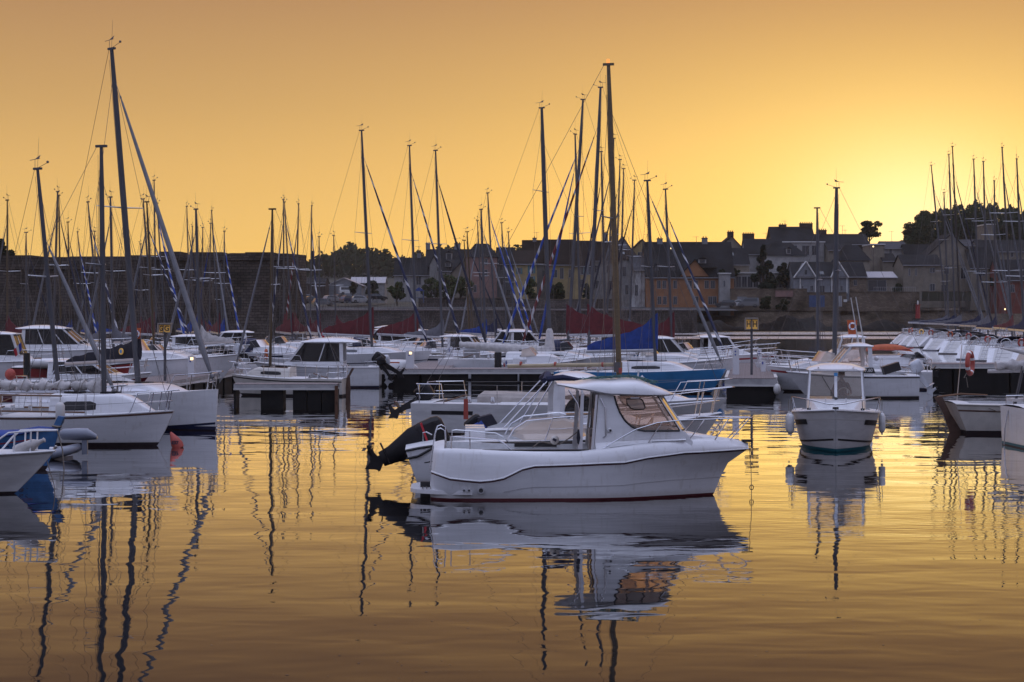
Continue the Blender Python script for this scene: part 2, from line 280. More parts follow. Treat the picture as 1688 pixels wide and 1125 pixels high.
# ------------------------------------------------------------------ mesh helpers
class MB:
    def __init__(s): s.v = []; s.f = []
    def add(s, vs, fs):
        o = len(s.v); s.v += [tuple(p) for p in vs]; s.f += [tuple(i + o for i in f) for f in fs]; return s
    def box(s, c, d, rz=0., ry=0., rx=0., tap=1.):
        x, y, z = d[0] / 2, d[1] / 2, d[2] / 2
        pts = [Vector((a * x * (tap if cc > 0 else 1), b_ * y * (tap if cc > 0 else 1), cc * z)) for cc in (-1, 1) for b_ in (-1, 1) for a in (-1, 1)]
        if rz or ry or rx:
            m = Matrix.Rotation(rz, 3, 'Z') @ Matrix.Rotation(ry, 3, 'Y') @ Matrix.Rotation(rx, 3, 'X'); pts = [m @ p for p in pts]
        pts = [p + Vector(c) for p in pts]
        return s.add(pts, [(0, 2, 3, 1), (4, 5, 7, 6), (0, 1, 5, 4), (2, 6, 7, 3), (0, 4, 6, 2), (1, 3, 7, 5)])
    def tube(s, pts, r, n=6, closed=False, ell=1.):
        pts = [Vector(p) for p in pts]; N = len(pts); rs = r if isinstance(r, (list, tuple)) else [r] * N
        vs = []; up = None
        for i, p in enumerate(pts):
            if closed: t_ = pts[(i + 1) % N] - pts[i - 1]
            else: t_ = pts[min(i + 1, N - 1)] - pts[max(i - 1, 0)]
            if t_.length < 1e-9: t_ = Vector((0, 0, 1))
            t_.normalize()
            if up is None: up = Vector((0, 0, 1)) if abs(t_.z) < .9 else Vector((1, 0, 0))
            a = t_.cross(up)
            if a.length < 1e-4: a = t_.cross(Vector((0, 1, 0)))
            a.normalize(); b_ = a.cross(t_).normalized(); up = b_
            for k in range(n):
                q = 2 * math.pi * k / n; vs.append(p + a * (math.cos(q) * rs[i]) + b_ * (math.sin(q) * rs[i] * ell))
        fs = []
        for i in range(N if closed else N - 1):
            for k in range(n):
                j = (i + 1) % N; fs.append((i * n + k, i * n + (k + 1) % n, j * n + (k + 1) % n, j * n + k))
        if not closed: fs += [tuple(range(n))[::-1], tuple((N - 1) * n + k for k in range(n))]
        return s.add(vs, fs)
    def loft(s, rings, closed=True, c0=True, c1=True):
        n = len(rings[0]); vs = [p for r_ in rings for p in r_]; fs = []
        for i in range(len(rings) - 1):
            for k in range(n if closed else n - 1):
                fs.append((i * n + k, i * n + (k + 1) % n, (i + 1) * n + (k + 1) % n, (i + 1) * n + k))
        if c0 and closed: fs.append(tuple(range(n))[::-1])
        if c1 and closed: fs.append(tuple((len(rings) - 1) * n + k for k in range(n)))
        return s.add(vs, fs)
    def prism(s, poly, y0, y1, ax='y', tw=0.):
        """poly of (x,z) extruded between y0 and y1 (ax='y'); of (y,z) between x0,x1 (ax='x'); of (x,y) between z0,z1 (ax='z')"""
        def P(a, b_, c): return {'y': (a, c, b_), 'x': (c, a, b_), 'z': (a, b_, c)}[ax]
        n = len(poly)
        vs = [P(a, b_, y0) for a, b_ in poly] + [P(a, b_, y1) for a, b_ in poly]
        return s.add(vs, [tuple(range(n)), tuple(range(n, 2 * n))[::-1]] + [(k, k + n, (k + 1) % n + n, (k + 1) % n) for k in range(n)])
    def sph(s, c, r, sc3=(1, 1, 1), n=10, m=7):
        c = Vector(c); rings = []
        for i in range(m + 1):
            a = math.pi * i / m; rr = max(math.sin(a), .02)
            rings.append([(c.x + r * sc3[0] * rr * math.cos(2 * math.pi * k / n), c.y + r * sc3[1] * rr * math.sin(2 * math.pi * k / n), c.z + r * sc3[2] * math.cos(a)) for k in range(n)])
        return s.loft(rings)
    def build(s, name, mat, parent=None, smooth=True, ang=40, loc=None, rot=None):
        me = bpy.data.meshes.new(name); me.from_pydata(s.v, [], s.f); me.materials.append(M[mat] if isinstance(mat, str) else mat)
        if smooth:
            me.polygons.foreach_set('use_smooth', [True] * len(me.polygons))
            try: me.set_sharp_from_angle(angle=R(ang))
            except Exception: pass
        me.validate()
        o = bpy.data.objects.new(name, me); col.objects.link(o)
        if parent: o.parent = parent
        if loc is not None: o.location = loc
        if rot is not None: o.rotation_euler = rot
        return o
def tag(o, label=None, cat=None, group=None, kind=None):
    if label: o['label'] = label
    if cat: o['category'] = cat
    if group: o['group'] = group
    if kind: o['kind'] = kind
    return o
def thing(name, label, cat, loc=(0, 0, 0), rz=0., group=None, ry=0., rx=0.):
    o = bpy.data.objects.new(name, None); col.objects.link(o); o.location = loc; o.rotation_euler = (rx, ry, rz); o.empty_display_size = .3
    return tag(o, label, cat, group)
def children(o): return KIDS.get(o.name, [])
def copy_tree(o, parent=None):
    c = o.copy(); col.objects.link(c)
    if parent: c.parent = parent
    for ch in list(o.children): copy_tree(ch, c)
    return c
def text(name, body, size, mat, parent, loc, rot, ext=.002):
    cu = bpy.data.curves.new(name, 'FONT'); cu.body = body; cu.size = size; cu.extrude = ext; cu.align_x = 'CENTER'; cu.align_y = 'CENTER'
    cu.materials.append(M[mat]); cu.offset = .006
    tmp = bpy.data.objects.new(name, cu); col.objects.link(tmp); dg = bpy.context.evaluated_depsgraph_get(); me = bpy.data.meshes.new_from_object(tmp.evaluated_get(dg)); bpy.data.objects.remove(tmp)
    me.materials.clear(); me.materials.append(M[mat])
    o = bpy.data.objects.new(name, me); col.objects.link(o); o.parent = parent; o.location = loc; o.rotation_euler = rot; return o
def lerp(a, b_, t): return a + (b_ - a) * t
def tab(x, T):
    if x <= T[0][0]: return T[0][1]
    for (a, va), (b_, vb) in zip(T, T[1:]):
        if x <= b_:
            u = (x - a) / (b_ - a); u = u * u * (3 - 2 * u) * .5 + u * .5; return va + (vb - va) * u
    return T[-1][1]
def arc(c, r, a0, a1, n): return [(c[0] + r * math.cos(R(a0 + (a1 - a0) * i / n)), c[1] + r * math.sin(R(a0 + (a1 - a0) * i / n))) for i in range(n + 1)]
# ------------------------------------------------------------------ boat building
class Hull:
    def __init__(s, ls, lb, B_, fs=1.0, fm=.95, fb=1.3, rake=.8, sk=0., D=.45, wl=.84, tw=.72, full=2.2, tumb=0.):
        s.__dict__.update(locals())
    def b(s, t):
        if t < .42: return s.B_ / 2 * (s.tw + (1 - s.tw) * math.sin(math.pi / 2 * t / .42))
        u = (t - .42) / .58; return max(s.B_ / 2 * (1 - u ** s.full), .025)
    def sh(s, t): return s.fm + (s.fb - s.fm) * ((t - .3) / .7) ** 2 if t > .3 else s.fm + (s.fs - s.fm) * ((.3 - t) / .3) ** 2
    def x(s, t, z):
        xs = -s.ls + s.sk * z; h = max(z, 0) / s.fb
        xb = s.lb - s.rake * max(0, 1 - h) ** 1.15 + (z * 1.6 if z < 0 else 0)
        return xs + (xb - xs) * t
    def y(s, t, z):
        wlx = s.wl * (1 - .38 * t ** 3); zs = s.sh(t)
        if z >= 0: return s.b(t) * (wlx + (1 - wlx) * min(1, z / zs) ** .75)
        return s.b(t) * wlx * math.sqrt(max(0, 1 - (z / s.D) ** 2))
    def deck(s, t, f=1.): return Vector((s.x(t, s.sh(t)), s.b(t) * f, s.sh(t)))
    def tx(s, x):
        lo, hi = 0., 1.
        for _ in range(20):
            m_ = (lo + hi) / 2
            if s.x(m_, s.sh(m_)) < x: lo = m_
            else: hi = m_
        return lo
    def build(s, P, top='white', boot='navy', bott='anti', deckm='deck', stripe=None, rub=None, N=20, cockpit=None, band=None, zb=.10):
        """cockpit=(t0,t1,width fraction,floor z)"""
        ts = [1 - (1 - i / N) ** 1.25 for i in range(N + 1)]
        def strip(zf0, zf1, n):
            mb = MB()
            for sg in (1, -1):
                rings = []
                for t in ts:
                    z0 = zf0(t); z1 = zf1(t)
                    rings.append([(s.x(t, z0 + (z1 - z0) * k / n), sg * s.y(t, z0 + (z1 - z0) * k / n), z0 + (z1 - z0) * k / n) for k in range(n + 1)])
                mb.loft(rings, closed=False)
            r0 = [(s.x(0, z), sg * s.y(0, z), z) for sg, zz in ((1, range(n + 1)), (-1, range(n, -1, -1))) for z in [zf0(0) + (zf1(0) - zf0(0)) * k / n for k in zz]]
            mb.add(r0, [tuple(range(len(r0)))])
            r1 = [(s.x(1, z), sg * s.y(1, z), z) for sg, zz in ((1, range(n + 1)), (-1, range(n, -1, -1))) for z in [zf0(1) + (zf1(1) - zf0(1)) * k / n for k in zz]]
            for k in range(n): mb.add([r1[k], r1[k + 1], r1[-2 - k], r1[-1 - k]], [(0, 1, 2, 3)])
            return mb
        if band:
            za, zc = band[0], band[1]
            strip(lambda t: s.sh(t) - za, s.sh, 3).build('hull', top, P)
            strip(lambda t: s.sh(t) - zc, lambda t: s.sh(t) - za, 2).build('hull_band', band[2], P)
            strip(lambda t: zb, lambda t: s.sh(t) - zc, 4).build('hull_side', top if len(band) < 4 else band[3], P)
        else: strip(lambda t: zb, s.sh, 8).build('hull', top, P)
        strip(lambda t: 0.03, lambda t: zb, 1).build('boot_stripe', boot, P)
        strip(lambda t: -s.D * .98, lambda t: .03, 4).build('hull_bottom', bott, P)
        mb = MB(); rings = []
        for t in ts:
            z = s.sh(t); b_ = s.b(t); x = s.x(t, z)
            if cockpit and cockpit[0] <= t <= cockpit[1]: wi = b_ * cockpit[2]
            else: wi = 0
            rings.append((x, b_, wi, z))
        for (x0, b0, w0, z0), (x1, b1, w1, z1) in zip(rings, rings[1:]):
            for sg in (1, -1):
                if w0 > 0 and w1 > 0:
                    f = cockpit[3]
                    mb.add([(x0, sg * b0, z0), (x1, sg * b1, z1), (x1, sg * w1, z1 + .02), (x0, sg * w0, z0 + .02)], [(0, 1, 2, 3)])
                    mb.add([(x0, sg * w0, z0 + .02), (x1, sg * w1, z1 + .02), (x1, sg * w1, f), (x0, sg * w0, f)], [(0, 1, 2, 3)])
                    mb.add([(x0, sg * w0, f), (x1, sg * w1, f), (x1, 0, f), (x0, 0, f)], [(0, 1, 2, 3)])
                else:
                    c_ = .06 * min(1, b0); c1_ = .06 * min(1, b1)
                    mb.add([(x0, sg * b0, z0), (x1, sg * b1, z1), (x1, sg * b1 * .5, z1 + c1_ * .8), (x0, sg * b0 * .5, z0 + c_ * .8), (x1, 0, z1 + c1_), (x0, 0, z0 + c_)], [(0, 1, 2, 3), (3, 2, 4, 5)])
                    if (w0 > 0) != (w1 > 0):
                        x, b_, z = (x0, b0, z0) if w0 > 0 else (x1, b1, z1); wv = w0 or w1; xx = x0 if w1 > 0 else x1
                        mb.add([(x, sg * wv, z + .02), (x, 0, z + .02), (x, 0, cockpit[3]), (x, sg * wv, cockpit[3])], [(0, 1, 2, 3)])
        mb.build('deck', deckm, P)
        if stripe:
            mb = MB()
            for sg in (1, -1):
                MB().loft([[(s.x(t, z), sg * (s.y(t, z) + .006), z) for z in (s.sh(t) - stripe[1], s.sh(t) - stripe[2])] for t in ts if stripe[3] <= t <= stripe[4]], closed=False).build('side_stripe', stripe[0], P)
        if rub:
            mb = MB()
            for sg in (1, -1): mb.tube([(s.x(t, s.sh(t)) + .01, sg * (s.b(t) + .005), s.sh(t) - .02) for t in ts], .028, 5)
            mb.build('rub_rail', rub, P)
        return s
    def pulpit(s, P, t0=.84, h=.55, r=.016, over=.15, mid=True, mat='steel'):
        mb = MB(); tt = [t0, t0 + .03, .93, .97, 1.0]
        hs = [0, h, h, h, h]
        L_ = [s.deck(t, .92) + Vector((0, 0, hh)) for t, hh in zip(tt[:-1], hs)]
        tip = s.deck(1.0) + Vector((over, 0, h + .02))
        Rr = [Vector((p.x, -p.y, p.z)) for p in L_]
        nose = [tip + Vector((-.08, .14, 0)), tip, tip + Vector((-.08, -.14, 0))]
        mb.tube(L_ + nose + Rr[::-1], r, 6)
        for t in (.92, .975):
            for sg in (1, -1):
                d_ = s.deck(t, .92); mb.tube([(d_.x - .05, sg * d_.y, d_.z), (d_.x + .06, sg * d_.y, d_.z + h)], r, 5)
        if mid:
            L2 = [s.deck(t, .92) + Vector((0, 0, h * .5)) for t in (t0 + .02, .93, .98)]
            mb.tube(L2 + [(L2[-1].x + .1, 0, L2[-1].z)] + [Vector((p.x, -p.y, p.z)) for p in L2[::-1]], r * .8, 5)
        mb.build('bow_rail', mat, P); return tip
    def pushpit(s, P, t0=.12, h=.6, r=.016):
        for sg in (1, -1):
            mb = MB(); p = [s.deck(t0, .95), s.deck(t0 - .01, .95) + Vector((0, 0, h)), s.deck(.02, .95) + Vector((0, 0, h)), s.deck(.01, .5) + Vector((-.03, 0, h)), s.deck(.01, .3) + Vector((0, 0, 0))]
            mb.tube([(q.x, sg * q.y, q.z) for q in p], r, 5)
            p = [s.deck(t0, .95) + Vector((0, 0, h * .5)), s.deck(.02, .95) + Vector((0, 0, h * .5)), s.deck(.01, .45) + Vector((0, 0, h * .5))]
            mb.tube([(q.x, sg * q.y, q.z) for q in p], r * .7, 4)
            q = s.deck(.03, .95); mb.tube([(q.x, sg * q.y, q.z), (q.x, sg * q.y, q.z + h)], r, 5)
            mb.build('stern_rail', 'steel', P)
    def lifelines(s, P, t0=.12, t1=.86, h=.58, n=4, r=.006):
        mb = MB()
        for sg in (1, -1):
            ps = [s.deck(lerp(t0, t1, i / n), .93) for i in range(n + 1)]
            for hh in (h, h * .5): mb.tube([(p.x, sg * p.y, p.z + hh) for p in ps], r, 3)
        mb.build('lifelines', 'wire', P)
        for i in range(1, n):
            for sg in (1, -1):
                p = s.deck(lerp(t0, t1, i / n), .93); MB().tube([(p.x, sg * p.y, p.z), (p.x, sg * p.y, p.z + h)], .011, 4).build('stanchion', 'steel', P)

def coachroof(P, H, x0, x1, wf=.62, h=.42, mat='white', win='smoke', wins=((.25, .8, .35, .72),), hatch=True, front=.35):
    """deck house: faces lean in; x0 aft, x1 forward. wins = (u0,u1,v0,v1) on both sides"""
    def sec(u):
        x = lerp(x0, x1, u); t = H.tx(x); z = H.sh(t) + .01; hb = H.b(t) * wf
        hh = h * (1 if u < 1 - front else max(.04, 1 - ((u - (1 - front)) / front) ** 1.6)); hh *= lerp(1., .85, u)
        return x, z, hb * (1 - .25 * max(0, u - .5)), hh
    def side(u, v, sg=1):
        x, z, hb, hh = sec(u); return Vector((x, sg * (hb - hb * .16 * v), z + hh * .82 * v))
    us = [i / 14 for i in range(15)]; rings = []
    for u in us:
        x, z, hb, hh = sec(u)
        rings.append([(x, hb, z - .1), side(u, 0), side(u, .5), side(u, 1), (x, hb * .7, z + hh * .95), (x, hb * .35, z + hh), (x, -hb * .35, z + hh), (x, -hb * .7, z + hh * .95), side(u, 1, -1), side(u, .5, -1), side(u, 0, -1), (x, -hb, z - .1)])
    MB().loft(rings).build('coachroof', mat, P)
    for (u0, u1, v0, v1) in wins:
        for sg in (1, -1):
            mb = MB(); n = 6
            mb.loft([[side(lerp(u0, u1, i / n), v, sg) + Vector((0, sg * .008, 0)) for v in ((v0, v1) if 0 < i < n else (lerp(v0, v1, .15 if i == 0 else .05), lerp(v0, v1, .75)))] for i in range(n + 1)], closed=False)
            mb.build('cabin_window', win, P)
    if hatch:
        x, z, hb, hh = sec(.12); MB().box((x + .2, 0, z + hh + .03), (.55, .6, .05)).build('sliding_hatch', 'smoke' if win == 'smoke' else 'greydeck', P)
        x, z, hb, hh = sec(.55); MB().box((x, 0, z + hh + .01), (.45, .45, .06)).build('deck_hatch', 'smoke', P)
    MB().tube([side(.05, 1.0) + Vector((0, -.06, .07)), side(.6, 1.0) + Vector((0, -.06, .06))], .018, 5).build('grab_rail', 'wood', P)
    return sec

def rig(P, H, top, zdeck, mat='alud', r0=.075, furl=None, furl_f=.85, cover=None, boom=None, boomz=None, zend=0., spread=1, detail=1, backstay=True, lazy=False, antenna=True, swell=1., fx=None, frad=.055, wr=.0055, shf=.93, boomr=.055, collar=1.15):
    """mast stands at x=0,y=0 ; top = Vector of masthead"""
    r = r0 * .72; base = Vector((0, 0, zdeck - .05)); top = Vector(top); ax = (top - base)
    at = lambda f: base + ax * f
    n = 8 if detail else 6
    mast = MB().tube([base, at(.5), at(.85), top], [r, r, r * .9, r * .62], n, ell=1.35).build('mast', mat, P)
    H_ = ax.length
    MB().box(top + Vector((0, 0, .03)), (.34, .09, .07)).build('masthead_crane', mat, mast)
    if antenna:
        v = MB(); tp = top + Vector((0, 0, .05)); v.tube([tp + Vector((-.12, 0, 0)), tp + Vector((-.12, 0, .28))], .009, 4); v.tube([tp + Vector((-.36, 0, .26)), tp + Vector((.1, 0, .30))], .010, 4)
        v.add([tp + Vector((-.12, 0, .29)), tp + Vector((.12, .02, .42)), tp + Vector((.06, .0, .28))], [(0, 1, 2)])
        v.tube([tp, tp + Vector((.42, 0, .14))], .009, 4); v.sph(tp + Vector((.46, 0, .17)), .045, n=6, m=4)
        v.build('wind_vane', 'wire', mast)
        MB().tube([tp, tp + Vector((.02, .03, .95))], [.007, .004], 3).build('antenna', 'wire', mast)
    half = H.B_ / 2
    fr = [.53] if spread == 1 else [.36, .66]
    tips = []
    for f in fr:
        for sg in (1, -1):
            q = at(f); tip = q + Vector((-.22, sg * min(half * .62, H_ * .085), .04)); tips.append((f, sg, tip))
            MB().tube([q, tip], [.026, .016], 4).build('spreader', 'alu' if mat != 'blackmast' else mat, mast)
    tb = H.tx(-.15); cp = H.deck(tb, .9)
    for sg in (1, -1):
        mb = MB(); c_ = Vector((cp.x, sg * cp.y, cp.z)); pts = [at(shf)] + [t_ for f, g_, t_ in sorted(tips, key=lambda q: -q[0]) if g_ == sg] + [c_]
        mb.tube(pts, wr, 3)
        mb.tube([at(fr[0] - .02), c_ + Vector((.25, 0, 0))], wr, 3); mb.tube([at(fr[0] - .02), c_ + Vector((-.35, 0, 0))], wr, 3)
        mb.build('shroud', 'wire', P)
    bow = Vector((fx if fx is not None else H.x(1, H.fb) - .12, 0, H.sh(1) + .05))
    hd = at(furl_f) + Vector((r, 0, 0))
    if furl:
        d_ = (hd - bow); Lf = d_.length; a, c_ = .05 * Lf, .96 * Lf
        m_ = MB(); prof = [(.3, .02), (.34, .09), (.42, .09), (.46, .03), (.5, frad * .7), (1.2, frad * 1.25), (Lf * .4, frad * 1.1), (Lf * .75, frad * .8), (Lf * .93, frad * .45), (Lf * .945, .02), (Lf * .95, .035), (Lf * .96, .012), (Lf * .999, .01)]
        rings = [[(rr * math.cos(2 * math.pi * k / 8), rr * math.sin(2 * math.pi * k / 8), zz) for k in range(8)] for zz, rr in [(0.02, .012)] + prof]
        m_.loft(rings); o = m_.build('furled_sail', furl, P, loc=bow, rot=d_.to_track_quat('Z', 'Y').to_euler())
    else: MB().tube([bow, hd], wr, 3).build('forestay', 'wire', P)
    if backstay:
        st = H.deck(0, 0) + Vector((0.05, 0, .05)); mb = MB(); mid = lerp(st, top, .22)
        mb.tube([top + Vector((-.15, 0, 0)), mid], wr, 3)
        for sg in (1, -1): mb.tube([mid, (st.x, sg * H.b(0) * .8, st.z)], wr, 3)
        mb.build('backstay', 'wire', P)
    mb = MB()
    for k in range(3): mb.tube([at(.97 - .06 * k) + Vector((-r - .02, .05 * (k - 1), 0)), at(.02) + Vector((-r - .06 - .03 * k, .07 * (k - 1), .6))], wr * .8, 3)
    mb.build('halyards', 'wire', P)
    if boom:
        bz = boomz or zdeck + .75; g_ = Vector((-r, 0, bz)); e_ = Vector((-boom, 0, bz + zend))
        MB().tube([g_, e_], boomr, 8, ell=1.4).build('boom', 'woodmast' if mat == 'woodmast' else ('alu' if mat != 'gold' else 'gold'), P)
        MB().tube([e_ + Vector((.3, 0, -.05)), (-boom * .82, 0, zdeck - .2)], .012, 3).build('mainsheet', 'rope', P)
        if cover:
            m_ = MB(); rings = []; nn = 16
            for i in range(nn + 1):
                u = i / nn; x = -boom * u * .985 + (.10 if i == 0 else -.02); zb_ = bz + zend * u + .03
                hh = collar * .62 * math.exp(-u * 6.5) + (.38 * (1 - u) ** .75 + .15) * swell; ww = .15 * (1 - u * .55) + .02 * math.sin(i * 2.7)
                hh += .03 * math.sin(i * 1.9)
                rings.append([(x, ww * .5 * math.cos(a_) * (1 if math.sin(a_) < .3 else .65), zb_ - .04 + hh * .5 + hh * .5 * math.sin(a_)) for a_ in [2 * math.pi * k / 10 for k in range(10)]])
            m_.loft(rings); m_.build('sail_cover', cover, P)
            if lazy:
                mb = MB()
                for u in (.25, .55, .85): mb.tube([(-boom * u, 0, bz + .3), at(.62)], wr * .8, 3)
                mb.build('lazy_jacks', 'wire', P)
    return mast

def outboard(P, loc, tilt=0., s=1., cowl='engine', leg='engine', band=None, rz=0., prop='engine', fat=1.):
    """leg hangs down at tilt 0, swings aft and up as tilt grows; built in its own frame"""
    def bev(c, d, mb, k=.82):   # box with rounded shoulders
        x, y, z = d[0] / 2, d[1] / 2, d[2] / 2; rs = []
        for zz, kk in ((-z, .86), (-z * .8, 1), (z * .35, 1), (z * .8, .9), (z, .62)):
            rs.append([(c[0] + a * x * kk, c[1] + b_ * y * kk, c[2] + zz) for a, b_ in ((-1, -.6), (-.75, -1), (.75, -1), (1, -.6), (1, .6), (.75, 1), (-.75, 1), (-1, .6))])
        mb.loft(rs)
    m = MB(); q = s
    m.prism([(-.30 * q, .05 * q), (-.02 * q, .05 * q), (-.04 * q, -.35 * q), (-.12 * q, -.62 * q), (-.14 * q, -.95 * q), (-.02 * q, -1.08 * q), (-.10 * q, -1.18 * q), (-.20 * q, -1.38 * q), (-.30 * q, -1.20 * q), (-.48 * q, -1.14 * q), (-.52 * q, -1.06 * q), (-.34 * q, -1.0 * q), (-.33 * q, -.5 * q)], -.055 * q, .055 * q)
    if fat > 1:
        m.loft([[(cx_ * q - a_, sg_ * b__, z_ * q) for a_, sg_, b__ in ((w2 * q, -1, t2_ * q * .5), (w2 * q * .6, -1, t2_ * q), (-w2 * q * .6, -1, t2_ * q), (-w2 * q, -1, t2_ * q * .5), (-w2 * q, 1, t2_ * q * .5), (-w2 * q * .6, 1, t2_ * q), (w2 * q * .6, 1, t2_ * q), (w2 * q, 1, t2_ * q * .5))] for z_, cx_, w2, t2_ in ((.08, -.26, .36, .22), (-.15, -.27, .34, .19), (-.4, -.26, .27, .14), (-.7, -.24, .20, .10), (-.95, -.24, .17, .08))])
    m.box((-.33 * q, 0, -.82 * q), (.5 * q, .26 * q, .025 * q)); m.tube([(-.02 * q, 0, -1.10 * q), (-.54 * q, 0, -1.10 * q)], [.03 * q, .075 * q], 8)
    m.box((.0, 0, -.12 * q), (.12 * q, .24 * q, .34 * q)); m.box((.06 * q, 0, -.02 * q), (.10 * q, .30 * q, .06 * q))
    o = m.build('outboard_motor', leg, P, loc=loc, rot=(0, tilt, rz))
    c = MB(); bev((-.26 * q, 0, .33 * q), (.62 * q * (1 + .18 * (fat > 1)), .38 * q * (1 + .2 * (fat > 1)), .62 * q), c); c.build('cowl', cowl, o)
    if band: MB().box((-.26 * q, 0, .16 * q), (.71 * q, .465 * q, .045 * q), ry=.10).build('cowl_band', band, o)
    pr = MB(); pr.tube([(-.54 * q, 0, -1.10 * q), (-.66 * q, 0, -1.10 * q)], [.05 * q, .03 * q], 7)
    for k in range(3):
        a = 2 * math.pi * k / 3 + .4; d_ = Vector((0, math.cos(a), math.sin(a))); e = Vector((0, -d_.z, d_.y)); c0 = Vector((-.60 * q, 0, -1.10 * q))
        pr.add([c0 + d_ * .04 * q - e * .03 * q, c0 + d_ * .12 * q - e * .07 * q + Vector((.03 * q, 0, 0)), c0 + d_ * .18 * q, c0 + d_ * .12 * q + e * .07 * q - Vector((.03 * q, 0, 0)), c0 + d_ * .04 * q + e * .03 * q], [(0, 1, 2, 3, 4)])
    pr.build('propeller', prop, o); return o

def house(P, xa, xf, wa, wf, z0, zs, zr, fr, ra=.3, rf=.35, tumble=.08, mat='white', glass='glass', mull=(), fmull=True, roof_t=.09, aft_open=True, camber=.10, low=None, nose=0., roofmat=None, hatchpane=False):
    """wheelhouse: lower body, pillars, panes, roof slab. xa aft wall x, xf windscreen foot x, fr = windscreen lean back,
    wa/wf half widths, z0 deck, zs sill, zr roof underside, ra/rf roof overhang, mull = fractions of side pillars"""
    xt = xf - fr
    def wid(x, z):
        u = (x - xa) / (xf - xa); return lerp(wa, wf, max(0, u)) - tumble * (z - z0) / (zr - z0)
    m = MB()
    xs = [lerp(xa, xf, i / 6) for i in range(7)] + ([xf + nose * k for k in (.4, .75, 1.)] if nose else [])
    rings = []
    for x in xs:
        if x <= xf: zz = zs; ww = wid(x, z0); wt = wid(x, zs)
        else:
            k = (x - xf) / nose; zz = lerp(zs, z0 + .02, k ** 1.3); ww = wf * (1 - .45 * k); wt = wid(xf, zs) * (1 - .5 * k)
        rings.append([(x, ww, z0 - .08), (x, wt, zz - .06), (x, wt * .93, zz), (x, -wt * .93, zz), (x, -wt, zz - .06), (x, -ww, z0 - .08)])
    m.loft(rings); m.build('cabin_body', mat, P)
    # pillars
    def pil(x0, x1, dx, zlo=zs - .03, zhi=zr + .02):
        for sg in (1, -1):
            mb = MB(); a, c = wid(x0, zlo), wid(x1, zhi)
            mb.add([(x0 - dx / 2, sg * a, zlo), (x0 + dx / 2, sg * a, zlo), (x0 + dx / 2, sg * (a - .05), zlo), (x0 - dx / 2, sg * (a - .05), zlo),
                    (x1 - dx / 2, sg * c, zhi), (x1 + dx / 2, sg * c, zhi), (x1 + dx / 2, sg * (c - .05), zhi), (x1 - dx / 2, sg * (c - .05), zhi)],
                   [(0, 1, 2, 3), (4, 7, 6, 5), (0, 4, 5, 1), (1, 5, 6, 2), (2, 6, 7, 3), (3, 7, 4, 0)]).build('cabin_pillar', mat, P)
    pil(xa + .09, xa + .12, .18); pil(xf - .05, xt - .04, .12)
    posts = [0.] + list(mull) + [1.]
    for f in mull: pil(lerp(xa + .1, xf, f), lerp(xa + .1, xt, f), .05)
    for f0, f1 in zip(posts, posts[1:]):
        for sg in (1, -1):
            q = [(lerp(xa + .18, xf - .09, f), lerp(xa + .2, xt - .08, f)) for f in (f0, f1)]
            vs = [(q[0][0], sg * (wid(q[0][0], zs) - .02), zs), (q[1][0], sg * (wid(q[1][0], zs) - .02), zs), (q[1][1], sg * (wid(q[1][1], zr) - .02), zr), (q[0][1], sg * (wid(q[0][1], zr) - .02), zr)]
            MB().add(vs, [(0, 1, 2, 3)]).build('side_window', glass, P, smooth=False)
    a, c = wid(xf, zs) - .04, wid(xt, zr) - .04
    for (u0, u1) in (((-1, -.04), (.04, 1)) if fmull else ((-1, 1),)):
        MB().add([(xf - .02, a * u0, zs), (xf - .02, a * u1, zs), (xt - .02, c * u1, zr), (xt - .02, c * u0, zr)], [(0, 1, 2, 3)]).build('windscreen', glass, P, smooth=False)
    if fmull: MB().add([(xf, -.04, zs), (xf, .04, zs), (xt, .04, zr), (xt, -.04, zr), (xf - .05, -.04, zs), (xf - .05, .04, zs), (xt - .05, .04, zr), (xt - .05, -.04, zr)], [(0, 1, 2, 3), (7, 6, 5, 4), (0, 4, 5, 1), (1, 5, 6, 2), (2, 6, 7, 3), (3, 7, 4, 0)]).build('windscreen_post', mat, P)
    if not aft_open:
        MB().box((xa + .04, 0, (z0 + zr) / 2), (.05, (wid(xa, zr)) * 1.9, zr - z0)).build('aft_bulkhead', mat, P)
    # roof
    rings = []; n = 12; X0, X1 = xa - ra, xt + rf
    for i in range(n + 1):
        u = i / n; x = lerp(X0, X1, u); e = min(1, .55 + 2.2 * min(u, 1 - u)) if (u < .2 or u > .8) else 1
        ww = (wid(min(max(x, xa), xt), zr) + .07) * (1 - .22 * max(0, (u - .75) / .25) ** 2 - .08 * max(0, (.15 - u) / .15) ** 2)
        zc = zr + roof_t * e + camber * math.sin(math.pi * min(1, .15 + u * .8)) * e; zl = zr + (.0 if .04 < u < .96 else .02)
        rings.append([(x, ww * .97, zl), (x, ww, zl + roof_t * .45 * e), (x, ww * .93, zl + roof_t * e), (x, ww * .5, lerp(zl + roof_t * e, zc, .8)), (x, 0, zc), (x, -ww * .5, lerp(zl + roof_t * e, zc, .8)), (x, -ww * .93, zl + roof_t * e), (x, -ww, zl + roof_t * .45 * e), (x, -ww * .97, zl)])
    MB().loft(rings).build('cabin_roof', roofmat or mat, P)
    return wid

